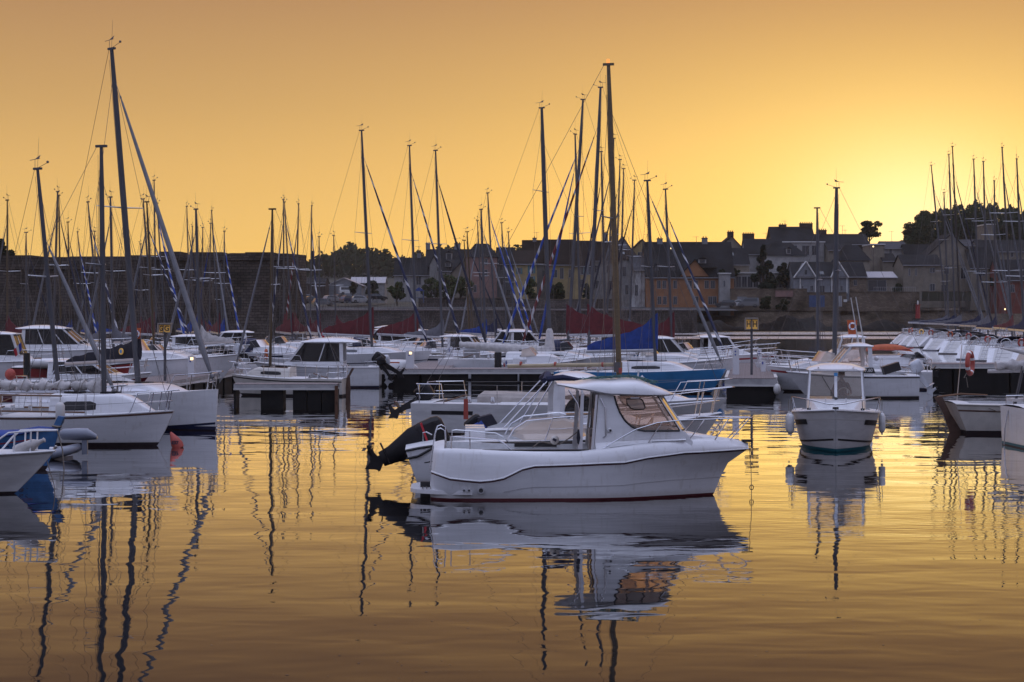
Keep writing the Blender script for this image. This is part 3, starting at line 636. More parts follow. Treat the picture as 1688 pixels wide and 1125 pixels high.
def fender(loc, label, r=.11, h=.6, mat='white2', tilt=(0, 0), group=None, rz=0.):
    t = thing('boat_fender', label, 'fender', loc, rz, group, ry=tilt[0], rx=tilt[1])
    rs = [[(rr * math.cos(2 * math.pi * k / 10), rr * math.sin(2 * math.pi * k / 10), z) for k in range(10)] for z, rr in ((-h / 2 - .06, .02), (-h / 2, .03), (-h / 2 + .03, r * .7), (-h / 2 + .1, r), (h / 2 - .1, r), (h / 2 - .03, r * .7), (h / 2, .03), (h / 2 + .06, .02))]
    MB().loft(rs).build('fender_body', mat, t); MB().tube([(0, 0, h / 2 + .04), (.0, 0, h / 2 + .38)], .01, 4).build('fender_rope', 'rope', t); return t
def horseshoe(loc, label, rz=0., mat='orange', s=1., group='horseshoe lifebuoys on stern rails'):
    t = thing('horseshoe_lifebuoy', label, 'lifebuoy', loc, rz, group)
    MB().tube([(0, .22 * s * math.cos(a), .26 * s * math.sin(a) + .05 * s) for a in [R(-60 + 300 * i / 14) for i in range(15)]], .075 * s, 8).build('foam_horseshoe', mat, t)
    MB().tube([(0.005, .22 * s * math.cos(a), .26 * s * math.sin(a) + .05 * s) for a in (R(75), R(90), R(105))], .079 * s, 8).build('white_strap', 'reflect', t); return t
def ring_buoy(t, R_=.33, r=.065, mats=('redb', 'reflect'), n=4, loc=(0, 0, 0), rot=(0, 0, 0)):
    MB().tube([(R_ * math.cos(a), 0, R_ * math.sin(a)) for a in [2 * math.pi * i / 28 for i in range(28)]], r, 8, closed=True).build('ring', mats[0], t, loc=loc, rot=rot)
    for k in range(n):
        a0 = 2 * math.pi * k / n + .785
        MB().tube([(R_ * math.cos(a0 + d_), 0, R_ * math.sin(a0 + d_)) for d_ in (-.13, 0, .13)], r * 1.05, 8).build('ring_band', mats[1], t, loc=loc, rot=rot)
def flag(loc, label, s=1., tilt=.0):
    t = thing('ensign', label, 'flag', loc, 0, 'french ensigns on sterns')
    MB().tube([(0, 0, 0), (-.15 * s, 0, 1.1 * s)], .012 * s, 4).build('flagpole', 'wood', t)
    for k, m_ in enumerate(('flagb', 'flagw', 'flagr')):
        rs = [[(-.15 * s - .02 - (k * .13 + .13 * u) * s, .03 * math.sin(4 * (k + u)), (1.05 - .0 * k - .35 * (k + u) / 3 * 1.2) * s), (-.1 * s - .02 - (k * .11 + .11 * u) * s, .03 * math.sin(4 * (k + u) + 1), (.65 - .4 * (k + u) / 3) * s)] for u in (0, .5, 1)]
        MB().loft(rs, closed=False).build('flag_band', m_, t)
    return t
def dodger(P, x, z, w, h=.55, L=1.1, mat='cnavy', open_=True):
    rs = []
    for xx, hh in ((x, h * .98), (x + L * .35, h), (x + L * .7, h * .8), (x + L, .12)):
        rs.append([(xx, w * math.cos(a), z + hh * max(0, math.sin(a)) ** .6) for a in [math.pi * k / 10 for k in range(11)]])
    MB().loft(rs, closed=False).build('spray_hood', mat, P)
def winches(P, H, ts=(.2, .28)):
    for t in ts:
        for sg in (1, -1):
            p = H.deck(t, .72); MB().tube([(p.x, sg * p.y, p.z + .02), (p.x, sg * p.y, p.z + .2), (p.x, sg * p.y, p.z + .22)], [.07, .055, .07], 8).build('winch', 'steel', P)
# ------------------------------------------------------------------ water, bed
def plane(name, x0, x1, y0, y1, z, mat):
    return tag(MB().add([(x0, y0, z), (x1, y0, z), (x1, y1, z), (x0, y1, z)], [(0, 1, 2, 3)]).build(name, mat, smooth=False), kind='structure')
plane('water', -900, 900, -300, 900, 0, 'water')
plane('seabed', -900, 900, -300, 900, -4, 'bed')

# ------------------------------------------------------------------ sailing boats
def sail(label, top, base, Y, bow=None, L=None, side=-1, mast='alud', furl='furl', cover=None, ff=.85, boom=True, top_c='white', boot='navy', bott='anti',
         stripe=None, sk=0., rake=.9, fb=None, group=None, cat='sailing boat', name='sailing_boat', mr=None, wins=((.2, .8, .35, .7),), hood=None, det=1, cos=None, spread=1, lw=.6,
         dirn=None, zend=0.12, ant=True, ch=.42, lines=True, swell=1., boomz=None, frad=None, hullk={}, scoop=False, blen=None, cove=None, lazy=False, ahead=.42, zb=.1, ladder=False, collar=1.15, aft=.80):
    s = F / Y; y0 = HY + CH * s
    bx = base[0] + (base[0] - top[0]) * (y0 - base[1]) / (base[1] - top[1]); x0 = X(bx, Y)
    Hm = Z(top[1], Y); L = L or max(5.5, min(13.5, Hm / 1.27)); lb = L * ahead; ls = L - lb
    if cos is None:
        cos = 1. if bow is None else (bow - base[0]) / s / lb
    sgn = 1 if cos >= 0 else -1
    cos = max(-.99, min(.99, cos)); th = math.acos(cos) * side      # side -1: bow swings towards the camera
    t = thing(name, label, cat, (x0, Y, 0), th, group)
    sc_ = L / 10
    fb = fb or .85 + .45 * sc_
    B_ = L * .30 + .35
    H = Hull(ls, lb, B_, fs=fb * aft, fm=fb * (aft + .02), fb=fb, rake=rake * sc_, sk=(1.25 if scoop else sk), D=.4, **hullk)
    H.build(t, top=top_c, boot=boot, bott=bott, stripe=stripe, rub=None, N=16 if det else 10, cockpit=(.06, .33, .55, fb * .38), zb=zb)
    sec = coachroof(t, H, -L * .20, L * .22, .60, ch, 'white' if top_c != 'cream' else 'cream', wins=wins if det or wins else (), hatch=bool(det))
    dxw = (top[0] - bx) / s
    tl = Vector((dxw * math.cos(-th), dxw * math.sin(-th), Hm))
    zd = H.sh(H.tx(0)) + ch * .8
    bl = blen or L * .36
    mr = mr or (.05 + .0035 * L)
    rig(t, H, tl, zd, mast, mr, furl, ff, cover, bl if boom else None, boomz or zd + .72 * (sc_ ** .5), zend, spread, det, antenna=ant, lazy=lazy, swell=swell, frad=frad or (.045 + .003 * L), wr=.006 + .00003 * Y, boomr=.05 + .0015 * L, collar=collar)
    H.pulpit(t, r=.017); H.pushpit(t, r=.017)
    if lines: H.lifelines(t, n=4, r=.006)
    if det: winches(t, H)
    if hood: dodger(t, -L * .24, H.sh(.3) + ch * .55, B_ * .33, .55, 1.1, mat=hood)
    if scoop:
        z0 = H.sh(0); m = MB(); hb = H.b(0) * .62
        for k in range(3):
            zz = .22 + k * (z0 - .3) / 3; m.box((-ls + H.sk * zz + .02, 0, zz), (.10, hb * 1.3, .03))
        m.build('transom_step', 'pale', t)
        MB().add([(-ls + H.sk * z - .02, y, z) for z, y in ((.16, hb * .8), (.16, -hb * .8), (z0 * .93, -hb * .95), (z0 * .93, hb * .95))], [(0, 1, 2, 3)]).build('transom_recess', 'pale', t, smooth=False)
        lad = MB()
        for yy in (-.16, .16): lad.tube([(-ls + H.sk * .1 - .06, yy + .3, .1), (-ls + H.sk * z0 - .06, yy + .3, z0)], .014, 4)
        for k in range(4): zz = .2 + k * .22; lad.tube([(-ls + H.sk * zz - .06, .14, zz), (-ls + H.sk * zz - .06, .46, zz)], .012, 4)
        lad.build('boarding_ladder', 'steel', t)
    # wheel or tiller, instrument pole
    zc = H.sh(.15)
    MB().tube([(-ls + .5, .02, zc - .1), (-ls + 1.5, .1, zc + .22)], .022, 5).build('tiller', 'wood', t)
    if scoop:
        MB().tube([(-ls * .75, .42 * math.cos(a), zc + .25 + .42 * math.sin(a)) for a in [2 * math.pi * k / 16 for k in range(16)]], .016, 4, closed=True).build('steering_wheel', 'steel', t)
    return t, H, th
def on(t, th, H, tt, f, dz=0):
    p = H.deck(abs(tt), abs(f)); p.y *= (1 if f > 0 else -1); p.z += dz
    return t.matrix_basis @ p if False else Vector((t.location.x + p.x * math.cos(th) - p.y * math.sin(th), t.location.y + p.x * math.sin(th) + p.y * math.cos(th), p.z))

# near ones, left
t1, H1, th1 = sail('small white sloop with brown rubbing strake and cream sail bundled on its boom', (167, 243), (171, 676), 50.6, L=6.9, cos=.97, side=-1, mast='alud', furl=None, boom=False, fb=1.02, rake=.75,
     mr=.085, ahead=.315, boot='anti', stripe=('oldwood', .03, .085, 0, 1), wins=((.12, .48, .25, .78),), ant=False, ch=.62, top_c='white', hullk=dict(full=1.9), frad=.07)
# its cream sail bundle on the boom, reaching out of the frame
bz = 1.52
MB().tube([(-.08, 0, bz + .02), (-3.6, 0, bz - .05)], .05, 8).build('boom', 'alu', t1)
m = MB(); rs = []
for i in range(30):
    u = i / 29; x = -.05 - 3.45 * u; hh = .11 + .05 * math.sin(i * 1.3) + .04 * math.sin(i * 2.9) + .12 * math.exp(-u * 9)
    rs.append([(x, .13 * math.cos(a) * (1 + .2 * math.sin(i * 2.1 + a)), bz + .16 + .02 * math.sin(i * 1.7) + hh * math.sin(a) * (1 + .15 * math.sin(3 * a + i))) for a in [2 * math.pi * k / 12 for k in range(12)]])
m.loft(rs).build('bundled_sail', 'ccream', t1)
for i in range(9):
    x = -.25 - .38 * i; MB().tube([(x + .06 * math.sin(a), .17 * math.cos(a), bz + .14 + .19 * math.sin(a)) for a in [2 * math.pi * k / 10 for k in range(10)]], .008, 4, closed=True).build('sail_tie', 'rope', t1)
for sg in (1, -1):
    MB().box((-2.05, sg * .72, 1.42), (2.2, .04, .05)).build('cabin_trim', 'wood', t1)
    MB().box((-1.6, sg * 1.0, .98), (3.0, .05, .045)).build('toe_rail', 'wood', t1)

t15, H15, th15 = sail('weathered sloop whose white rolled jib slants down behind the cream sail bundle', (62, 280), (93, 655), 55.5, bow=214, L=6.6, side=-1, mast='alud', furl='furl', ff=.69, frad=.07, fb=1.0, mr=.085, cover=None, boom=False, ant=True, ch=.4)
t2, H2, th2 = sail('large white sloop with double blue waterline stripe and black sail cover', (184, 82), (223, 628), 59.0, bow=375, L=9.6, side=-1, mast='alud', furl='furl', ff=.90, frad=.078, cover='cblack', swell=1.15, fb=1.34, mr=.12, top_c='white', boot='navy', stripe=('navy', 1.06, 1.13, 0, 1), rake=.12, ch=.40,
     blen=4.05, boomz=2.20, zend=-.22, zb=.14, collar=.22, aft=.72, spread=1, hullk=dict(full=2.6))
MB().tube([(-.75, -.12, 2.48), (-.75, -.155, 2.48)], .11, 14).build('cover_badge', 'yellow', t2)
MB().tube([(-.75, -.156, 2.48), (-.75, -.16, 2.48)], .065, 12).build('badge_centre', 'skyblue', t2)
# mid-left small sailing boat behind the finger pontoon
t3, H3, th3 = sail('little cream sloop with brown hanging rudder moored behind the left finger pontoon', (449, 346), (446, 604), 80.5, L=5.4, cos=-.985, side=1, mast='gold', furl='furl', ff=.93, frad=.05, boom=False, top_c='cream', boot='black', fb=.98, mr=.07,
     stripe=('black', .10, .15, 0, 1), wins=((.18, .62, .3, .7),), ch=.48, ahead=.34, ant=False)
MB().prism([(-3.75, .9), (-3.95, 1.25), (-3.85, 1.28), (-3.6, .8), (-3.55, .1), (-3.5, -.4), (-3.75, -.4), (-3.78, .3)], -.03, .03).build('rudder', 'oldwood', t3)

MAIN = [
 # label, top, base, Y, kwargs
 ('tall white sloop with a dark red sail cover and navy striped rolled jib', (596, 216), (611, 565), 108, dict(bow=711, L=9.8, mast='alud', furl='spnavy', cover='cred', ff=.88, stripe=('navy', .55, .6, 0, 1), fb=1.5, mr=.10, swell=2.2, wins=((.05, .35, .3, .75),), spread=1)),
 ('white sloop with a second dark red sail cover swept up its mast', (675, 241), (685, 545), 122, dict(bow=765, L=9.5, furl='spnavy', cover='cred', ff=.87, fb=1.3, mr=.09, swell=2.3)),
 ('white sloop with grey rolled sail on its boom and bare aluminium mast', (718, 249), (728, 560), 115, dict(bow=806, L=9.6, furl='fnavy', cover='cgrey', ff=.86, fb=1.3, mr=.09)),
 ('slim sloop with golden mast standing before the green trees', (770, 383), (778, 545), 150, dict(bow=842, L=7.5, mast='gold', furl='fnavy')),
 ('slim sloop with golden mast nearest the pink house', (765, 397), (773, 548), 155, dict(bow=725, L=7.0, mast='gold', furl='furl')),
 ('sloop with thick pale mast and blue sail cover in front of the pink house', (793, 346), (799, 545), 135, dict(bow=856, L=9.0, furl='furl', cover='cblue', mr=.11)),
 ('sloop with blue and white rolled jib before the pink house', (804, 319), (815, 545), 140, dict(bow=872, L=9.6, furl='spblue', cover='cnavy')),
 ('sloop with thin mast beside the pink house corner', (787, 364), (794, 540), 165, dict(bow=756, L=8.6, furl='furl')),
 ('sloop with slim twin shrouds before the first yellow house', (827, 368), (834, 540), 160, dict(bow=880, L=8.6, furl='spblue')),
 ('sloop with plain mast and white rolled jib before the first yellow house', (838, 383), (846, 540), 165, dict(bow=889, L=8.2, furl='furl')),
 ('large white sloop with dark wedge cabin window and white cloth round its mast foot', (893, 179), (906, 605), 98, dict(bow=1040, L=11.2, side=-1, mast='alud', furl=None, cover=None, boom=False, fb=1.45, mr=.13, wins=((.18, .72, .35, .72),), ch=.42, ahead=.44, spread=2)),
 ('sloop with a blue rolled jib crossing the yellow houses', (948, 222), (956, 535), 128, dict(bow=882, L=10.5, mast='alud', furl='cblue', cover=None, mr=.10)),
 ('tall sloop with dark red sail cover, mast leaning right before the yellow houses', (961, 165), (940, 535), 118, dict(bow=868, L=11.5, furl='spblue', cover='cred', swell=2.7, blen=4.7, mr=.11, side=1, cos=-.95, ff=.8)),
 ('tall sloop with broad dark red sail cover behind the wooden mast', (990, 145), (974, 530), 113, dict(L=11.5, cos=-.93, side=1, furl='spred', cover='cred', mr=.12, swell=2.7, blen=4.4)),
 ('sloop with masthead lamp and red cover seen left of the wooden mast', (991, 251), (997, 535), 136, dict(cos=-.6, side=1, L=10, furl='fnavy', cover='cred', mr=.1)),
 ('sloop with thin mast half hidden by the wooden mast', (1012, 229), (1001, 530), 142, dict(cos=-.7, side=1, L=10, furl='furl', cover='cgrey')),
 ('sloop whose mast rises just right of the wooden mast', (1022, 264), (1014, 535), 148, dict(cos=-.7, side=1, L=9.5, furl='fnavy', cover='cgrey')),
 ('sloop with pale mast before the white peeling barn', (1028, 279), (1022, 530), 150, dict(cos=-.75, side=1, L=9.2, furl='furl')),
 ('sloop with grey sail cover before the barn and orange house', (1046, 298), (1039, 530), 145, dict(cos=-.72, side=1, L=9.0, furl='fnavy', cover='cgrey')),
 ('sky blue hulled sloop with bright blue sail cover', (1067, 299), (1079, 603), 83.5, dict(L=8.4, bow=1188, side=-1, top_c='skyblue', boot='anti', furl='furl', cover='cblue', mr=.09, fb=1.18, ff=.93, ch=.5, wins=((.22, .62, .3, .68),), swell=2.1, blen=3.6, zend=-.1, stripe=None, boomz=2.0)),
 ('white sloop with dark red sail cover and navy spiral jib before the orange house', (1097, 313), (1107, 570), 103, dict(L=9.3, bow=1188, side=-1, furl='spnavy', cover='cred', mr=.08, ff=.84)),
 ('white sloop with plain tall mast behind the fishing cruiser on the right', (1379, 311), (1376, 595), 88, dict(L=8.2, cos=-.97, side=1, furl=None, mr=.12, boom=False, fb=1.1, spread=1, ff=.95)),
 ('white sloop with thinner mast left of the tall one on the right berths', (1347, 344), (1348, 600), 94, dict(L=8.0, cos=-.97, side=1, furl=None, mr=.075, boom=False, fb=1.1, ant=False)),
]
LEFT = [
 ('sloop with golden mast and dark red cover at the left edge before the rampart', (12, 331), (12, 550), 112, dict(cos=-.7, side=1, L=8.2, mast='gold', furl='furl', cover='cred')),
 ('sloop with short pale mast and dark rolled jib at the left end of the rampart', (43, 384), (44, 540), 150, dict(bow=100, L=7, furl='fnavy', cover='cnavy')),
 ('sloop with pale mast beside the black masted one', (95, 317), (89, 545), 118, dict(cos=-.65, side=1, L=9.2, furl='furl', cover='cnavy', mr=.1)),
 ('sloop with golden mast behind the pale cabin cruiser', (97, 323), (100, 545), 140, dict(bow=160, L=9, mast='gold', furl='fnavy', cover='cnavy')),
 ('sloop with black mast before the rampart', (112, 367), (116, 540), 146, dict(bow=168, L=8, mast='blackmast', furl='fnavy', cover='cblue')),
 ('sloop with short leaning mast and blue striped jib before the rampart', (128, 383), (142, 540), 150, dict(bow=170, L=7, furl='spblue', cover='cblue')),
 ('sloop with bowed mast just left of the near white mast', (145, 334), (163, 550), 108, dict(L=8, bow=215, furl='spnavy', cover='cgrey')),
 ('sloop with thin mast left of the near white mast', (156, 382), (158, 540), 155, dict(L=7.2, cos=-.8, side=1, furl='furl', cover='cblue')),
 ('sloop with grey mast just right of the near white mast', (182, 326), (186, 555), 104, dict(L=8.0, bow=118, side=1, furl='furl', cover='cgrey', mr=.1)),
 ('sloop with low mast and dark rolled jib under the tall black covered sloop', (232, 403), (232, 540), 150, dict(L=6.6, bow=205, side=1, furl='fnavy', cover='cred')),
 ('sloop with pale leaning mast carrying a dark red cover before the rampart', (236, 329), (250, 545), 132, dict(L=9.5, cos=.85, furl='spnavy', cover='cred')),
 ('sloop with golden mast rising left of the pontoon letter sign', (242, 334), (253, 590), 98, dict(L=7.5, cos=-.8, side=1, mast='gold', furl='furl', cover=None, boom=False)),
 ('sloop with very thin dark mast above the letter sign', (254, 298), (257, 540), 140, dict(L=10, cos=.7, furl='spblue', cover='cblack')),
 ('sloop with paired dark mast above the letter sign', (259, 336), (271, 545), 136, dict(L=9, bow=318, furl='spblue', cover='cblack')),
 ('sloop with slim mast left of the thick white masted one', (308, 341), (313, 540), 148, dict(L=9, bow=352, furl='fnavy', cover='cblue')),
 ('sloop with slim mast touching the thick white masted one', (317, 374), (315, 540), 156, dict(L=8, bow=292, side=1, furl='furl')),
 ('white sloop with thick mast, white rolled mainsail and orange lifebuoy aft', (323, 346), (329, 585), 100, dict(L=8.3, cos=-.75, side=1, furl='furl', cover='ccream', mr=.11, fb=1.2, hood='cblack')),
 ('sloop with slim pale mast before the rampart gateway', (334, 376), (333, 540), 152, dict(L=8, bow=300, side=1, furl='fnavy', cover='cred')),
 ('sloop with slim mast and blue rolled jib slanting left', (347, 369), (345, 540), 152, dict(L=8, bow=309, side=1, furl='cblue', cover='cblue')),
 ('sloop with leaning mast and white rolled jib before the rampart', (349, 348), (359, 540), 142, dict(L=8.8, bow=388, furl='furl', cover='cred')),
 ('sloop with blue sail cover and blue striped jib, rightmost of the left cluster', (370, 382), (369, 545), 146, dict(L=8, bow=407, furl='spblue', cover='cblue', swell=1.2)),
 ('sloop with stubby mast hidden behind blue covered ones', (363, 436), (366, 545), 165, dict(L=6, furl=None, cover='cnavy', cos=.8, ant=False)),
 ('sloop with pale mast and dark striped jib slanting left over the finger pontoon', (467, 330), (468, 540), 140, dict(L=9.4, bow=432, side=1, furl='spnavy', cover='cred')),
 ('sloop with leaning mast and dark red cover, second past the cream sloop', (469, 334), (480, 548), 138, dict(L=9.4, bow=522, furl='spnavy', cover='cred')),
 ('sloop with leaning dark topped mast before the rampart corner', (492, 337), (488, 540), 142, dict(L=9, bow=458, side=1, furl='spred', cover='cred')),
 ('sloop with straight mast at the rampart corner', (514, 340), (512, 540), 142, dict(L=9, bow=536, furl='spnavy', cover='cred', swell=1.2)),
 ('sloop with slim mast before the parked cars', (526, 391), (527, 540), 150, dict(L=8, cos=.6, furl=None, cover='cred', boom=True)),
 ('sloop with slim mast before the white boat shed', (550, 389), (553, 540), 150, dict(L=8, cos=-.6, side=1, furl=None, cover='cred')),
]
for lab, top, base_, Y_, kw in MAIN + LEFT:
    k = dict(kw); g = 'sloops moored in front of the rampart' if (lab, top, base_, Y_, kw) in LEFT else None
    if k.get('cover') == 'cred': k.setdefault('swell', 2.0)
    if Y_ > 125: k.setdefault('det', 0); k.setdefault('lines', False)
    r_ = sail(lab, top, base_, Y_, group=g, **k)
    if 'cloth round its mast foot' in lab:
        tA = r_[0]; rs = [[(rr * math.cos(2 * math.pi * k_ / 10) - .03, rr * math.sin(2 * math.pi * k_ / 10), z) for k_ in range(10)] for z, rr in ((1.5, .36), (1.9, .30), (2.3, .24), (2.75, .2), (2.9, .12))]
        MB().loft(rs).build('mast_cloth', 'ccream', tA)
        m = MB(); rs = []
        for i in range(26):
            u = i / 25; x = -.2 - 5.3 * u; hh = .30 * (1 - .45 * u) + .03 * math.sin(i * 2.3)
            rs.append([(x, .22 * math.cos(a), 1.62 + .42 * (1 - u) * 0 + .35 * u + hh * math.sin(a)) for a in [2 * math.pi * k_ / 12 for k_ in range(12)]])
        m.loft(rs).build('bundled_sail', 'ccream', tA)
        MB().tube([(-.1, 0, 1.55), (-5.5, 0, 1.72)], .07, 8).build('boom', 'alu', tA)
    if 'orange lifebuoy aft' in lab: horseshoe(on(r_[0], r_[2], r_[1], .03, -.9, .45), 'orange horseshoe lifebuoy on the thick masted white sloop', 0)

# right hand row, sterns towards the camera
RR = [  # stern px, waterline py, masthead, mast low point
 ((1452, 567), (1535, 273), (1557, 505), 'cnavy', None, 'orange'),
 ((1474, 569), (1556, 318), (1562, 505), 'cgrey', 'cgrey', 'redb'),
 ((1487, 571), (1564, 255), (1573, 505), 'cnavy', None, 'yellow'),
 ((1498, 573), (1570, 242), (1581, 505), 'cgrey', 'cgrey', 'redb'),
 ((1526, 578), (1605, 263), (1613, 505), 'cnavy', 'cnavy', 'orange'),
 ((1550, 583), (1621, 267), (1627, 505), 'cgrey', 'cgrey', 'redb'),
 ((1578, 592), (1639, 299), (1641, 510), 'cnavy', 'cgrey', 'redb'),
 ((1600, 594), (1652, 244), (1665, 510), 'cred', None, 'orange'),
 ((1622, 600), (1676, 263), (1685, 505), 'cnavy', 'cnavy', 'redb'),
]
rdesc = ['farthest out sloop of the stern-to row, narrow stern against the bright water', 'second sloop from the outer end of the stern-to row, grey cover', 'third sloop from the outer end of the stern-to row, yellow horseshoe aft', 'black masted sloop in the stern-to row with grey tent cover',
         'broad sterned sloop mid row under a long navy sail cover', 'sloop mid row with long sloping stern and grey cover', 'sloop with open transom hatch behind the orange lifebuoy', 'sloop with red furled cover near the inner end of the row', 'largest nearest sloop of the stern-to row with stepped transom']
for k, ((spx, spy), top, base_, cv, hood, hb) in enumerate(RR):
    Y_ = YW(spy); s_ = F / Y_; Hm = Z(top[1], Y_)
    L_ = min(12.5, Hm / 1.25); ls_ = L_ * .58
    ang = R(30 - k * 1.2)                      # bow points right and away
    Ym = Y_ + ls_ * math.sin(ang); xs = X(spx, Y_) ; xm = xs + ls_ * math.cos(ang)
    ym0 = HY + CH * F / Ym; bxp = CX + xm * F / Ym
    bl_ = base_[0]
    # mast pixel comes from the photograph, hull is slid so that its stern sits at spx
    cosv = min(.97, (X(bl_, Ym) - xs) / ls_)
    r_ = sail(rdesc[k], top, base_, Ym, cos=cosv, side=1, L=L_, mast='blackmast' if k == 3 else 'alud', furl='furl' if k != 3 else 'fnavy', cover=cv, fb=1.5, rake=1.0, scoop=True, mr=.11, hood=hood, stripe=None, det=1, hullk=dict(tw=.60, wl=.78),
         group='sloops moored stern-to along the far right pontoon', ch=.45, blen=L_ * .42, boot=['navy', 'anti'][k % 2], zend=.15, spread=2, lines=k > 3)
    horseshoe(on(r_[0], r_[2], r_[1], .02, -.9, .35), ['orange horseshoe on the farthest sloop of the row', 'dull red horseshoe on the second farthest stern', 'yellow horseshoe lifebuoy on a stern rail', 'red horseshoe on the black masted sloop', 'bright orange horseshoe amid the row of sterns', 'small red horseshoe right of the bright orange one', 'red horseshoe above the open transom hatch', 'orange horseshoe on the sloop with red cover', 'large orange horseshoe on the nearest stern of the row'][k], r_[2] + .6, mat=hb)
# ------------------------------------------------------------------ the white fishing cruiser in front
t = thing('fishing_cruiser', 'white cabin fishing cruiser with burgundy line, misted windows tinted with sky glow and green net on its roof', 'motorboat', (X(711, 36.6), 36.6, 0), R(1.5))
hero = t
HB = [(0, .86), (.12, 1.02), (.4, 1.15), (1.5, 1.2), (3., 1.2), (4., 1.12), (4.8, .95), (5.4, .74), (5.9, .50), (6.3, .27), (6.58, .07)]
ZR = [(0, .56), (.5, .43), (1.1, .385), (1.48, .46), (1.85, .64), (2.1, .70), (3.95, .76), (4.44, .85), (5.18, .93), (6.58, .95)]
ZS = [(0, 1.03), (.4, 1.05), (1.6, 1.0), (2.2, .985), (3.2, .99), (3.7, 1.07), (4.44, 1.15), (5.4, 1.19), (6.2, 1.16), (6.58, 1.08)]
XE = lambda z: tab(z, [(-.4, 5.3), (0, 5.86), (.07, 5.9), (.3, 5.99), (.55, 6.10), (.72, 6.20), (.84, 6.36), (.90, 6.52), (.97, 6.60), (1.3, 6.60)])
def hx(x, z):
    k = max(0, min(1, (x - 3.2) / 3.38)); return x - (6.58 - XE(z)) * k ** 1.6 + (0.10 * max(0, z - .4) if x < .5 else 0) * (1 - x / .5 if x < .5 else 0)
xs = [0, .05, .12, .25, .4, .7, 1.0, 1.25, 1.48, 1.65, 1.85, 2.1, 2.5, 3.0, 3.5, 3.95, 4.2, 4.44, 4.8, 5.18, 5.5, 5.8, 6.05, 6.25, 6.42, 6.52, 6.58]
def hrow(x, k):
    hb, zr, zs = tab(x, HB), tab(x, ZR), tab(x, ZS); fl = max(0, (x - 3.6) / 3.)
    rows = {'k': (0, -.38), 'b': (hb * (.62 - .3 * fl), -.2), 'w': (hb * (.90 - .45 * fl), .0), 'p': (hb * (.905 - .44 * fl), .045), 'q': (hb * (.91 - .435 * fl), .075), 'm0': (hb * (.94 - .34 * fl), zr * .40), 'm': (hb * (.965 - .2 * fl), zr * .70), 'r0': (hb * (.99 - .05 * fl), zr - .035),
            'r1': (hb * .995, zr), 'r2': (hb + .015, zr + .012), 'r3': (hb + .015, zr + .045), 's0': (hb - .005, lerp(zr, zs, .45)), 's1': (hb - .03, zs - .10), 's2': (hb - .07, zs - .025), 's3': (hb - .13, zs)}
    y, z = rows[k]; return (hx(x, z), max(y, .0 if k == 'k' else .015), z)
def hstrip(keys, name, mat):
    m = MB()
    for sg in (1, -1): m.loft([[(p[0], sg * p[1], p[2]) for p in (hrow(x, k) for k in keys)] for x in xs], closed=False)
    L_ = [hrow(0, k) for k in keys]; m.add([(p[0], p[1], p[2]) for p in L_] + [(p[0], -p[1], p[2]) for p in L_[::-1]], [tuple(range(2 * len(L_)))])
    return m.build(name, mat, t, ang=50)
hstrip(['k', 'b', 'w', 'p'], 'hull_bottom', 'burg'); hstrip(['p', 'q', 'm0', 'm', 'r0'], 'hull', 'white'); hstrip(['r0', 'r1'], 'pinstripe', 'burg')
hstrip(['r2', 'r3', 's0', 's1', 's2', 's3'], 'deck_moulding', 'white')
m = MB()
for sg in (1, -1): m.tube([(p[0], sg * p[1], p[2]) for p in [hrow(x, 'r2') for x in xs]], .018, 5)
m.build('rub_rail', 'white', t)
m = MB()
for sg in (1, -1): m.loft([[(p[0], sg * (p[1] + .006), p[2] - d_) for p in [hrow(x, 'm0')] for d_ in (0, .012)] for x in xs[8:]], closed=False)
m.build('side_crease', 'greydeck', t)
# cockpit well, side decks, foredeck
m = MB(); fl = .38
for a, b_ in zip(xs, xs[1:]):
    for sg in (1, -1):
        p, q = hrow(a, 's3'), hrow(b_, 's3')
        if .25 <= a < 3.4:
            wi0, wi1 = min(p[1], .93), min(q[1], .93)
            m.add([(p[0], sg * p[1], p[2]), (q[0], sg * q[1], q[2]), (q[0], sg * wi1, q[2]), (p[0], sg * wi0, p[2])], [(0, 1, 2, 3)])
            m.add([(p[0], sg * wi0, p[2]), (q[0], sg * wi1, q[2]), (q[0], sg * wi1, fl), (p[0], sg * wi0, fl)], [(0, 1, 2, 3)])
            m.add([(p[0], sg * wi0, fl), (q[0], sg * wi1, fl), (q[0], 0, fl), (p[0], 0, fl)], [(0, 1, 2, 3)])
        else:
            c0, c1 = .10 * min(1, p[1]), .10 * min(1, q[1])
            m.add([(p[0], sg * p[1], p[2]), (q[0], sg * q[1], q[2]), (q[0], sg * q[1] * .5, q[2] + c1 * .8), (p[0], sg * p[1] * .5, p[2] + c0 * .8), (q[0], 0, q[2] + c1), (p[0], 0, p[2] + c0)], [(0, 1, 2, 3), (3, 2, 4, 5)])
m.add([(.25, .93, fl), (.25, -.93, fl), (.25, -.93, 1.04), (.25, .93, 1.04)], [(0, 1, 2, 3)])
m.build('deck', 'deck', t)
MB().box((.45, 0, .62), (.5, 1.5, .45)).build('stern_bench', 'white', t)
for sg in (1, -1):
    MB().box((2.05, sg * .99, 1.005), (2.3, .07, .035)).build('black_gunwale_trim', 'black', t)
    MB().box((1.15, sg * 1.08, .965), (.85, .02, .05)).build('rod_rack', 'alu', t)
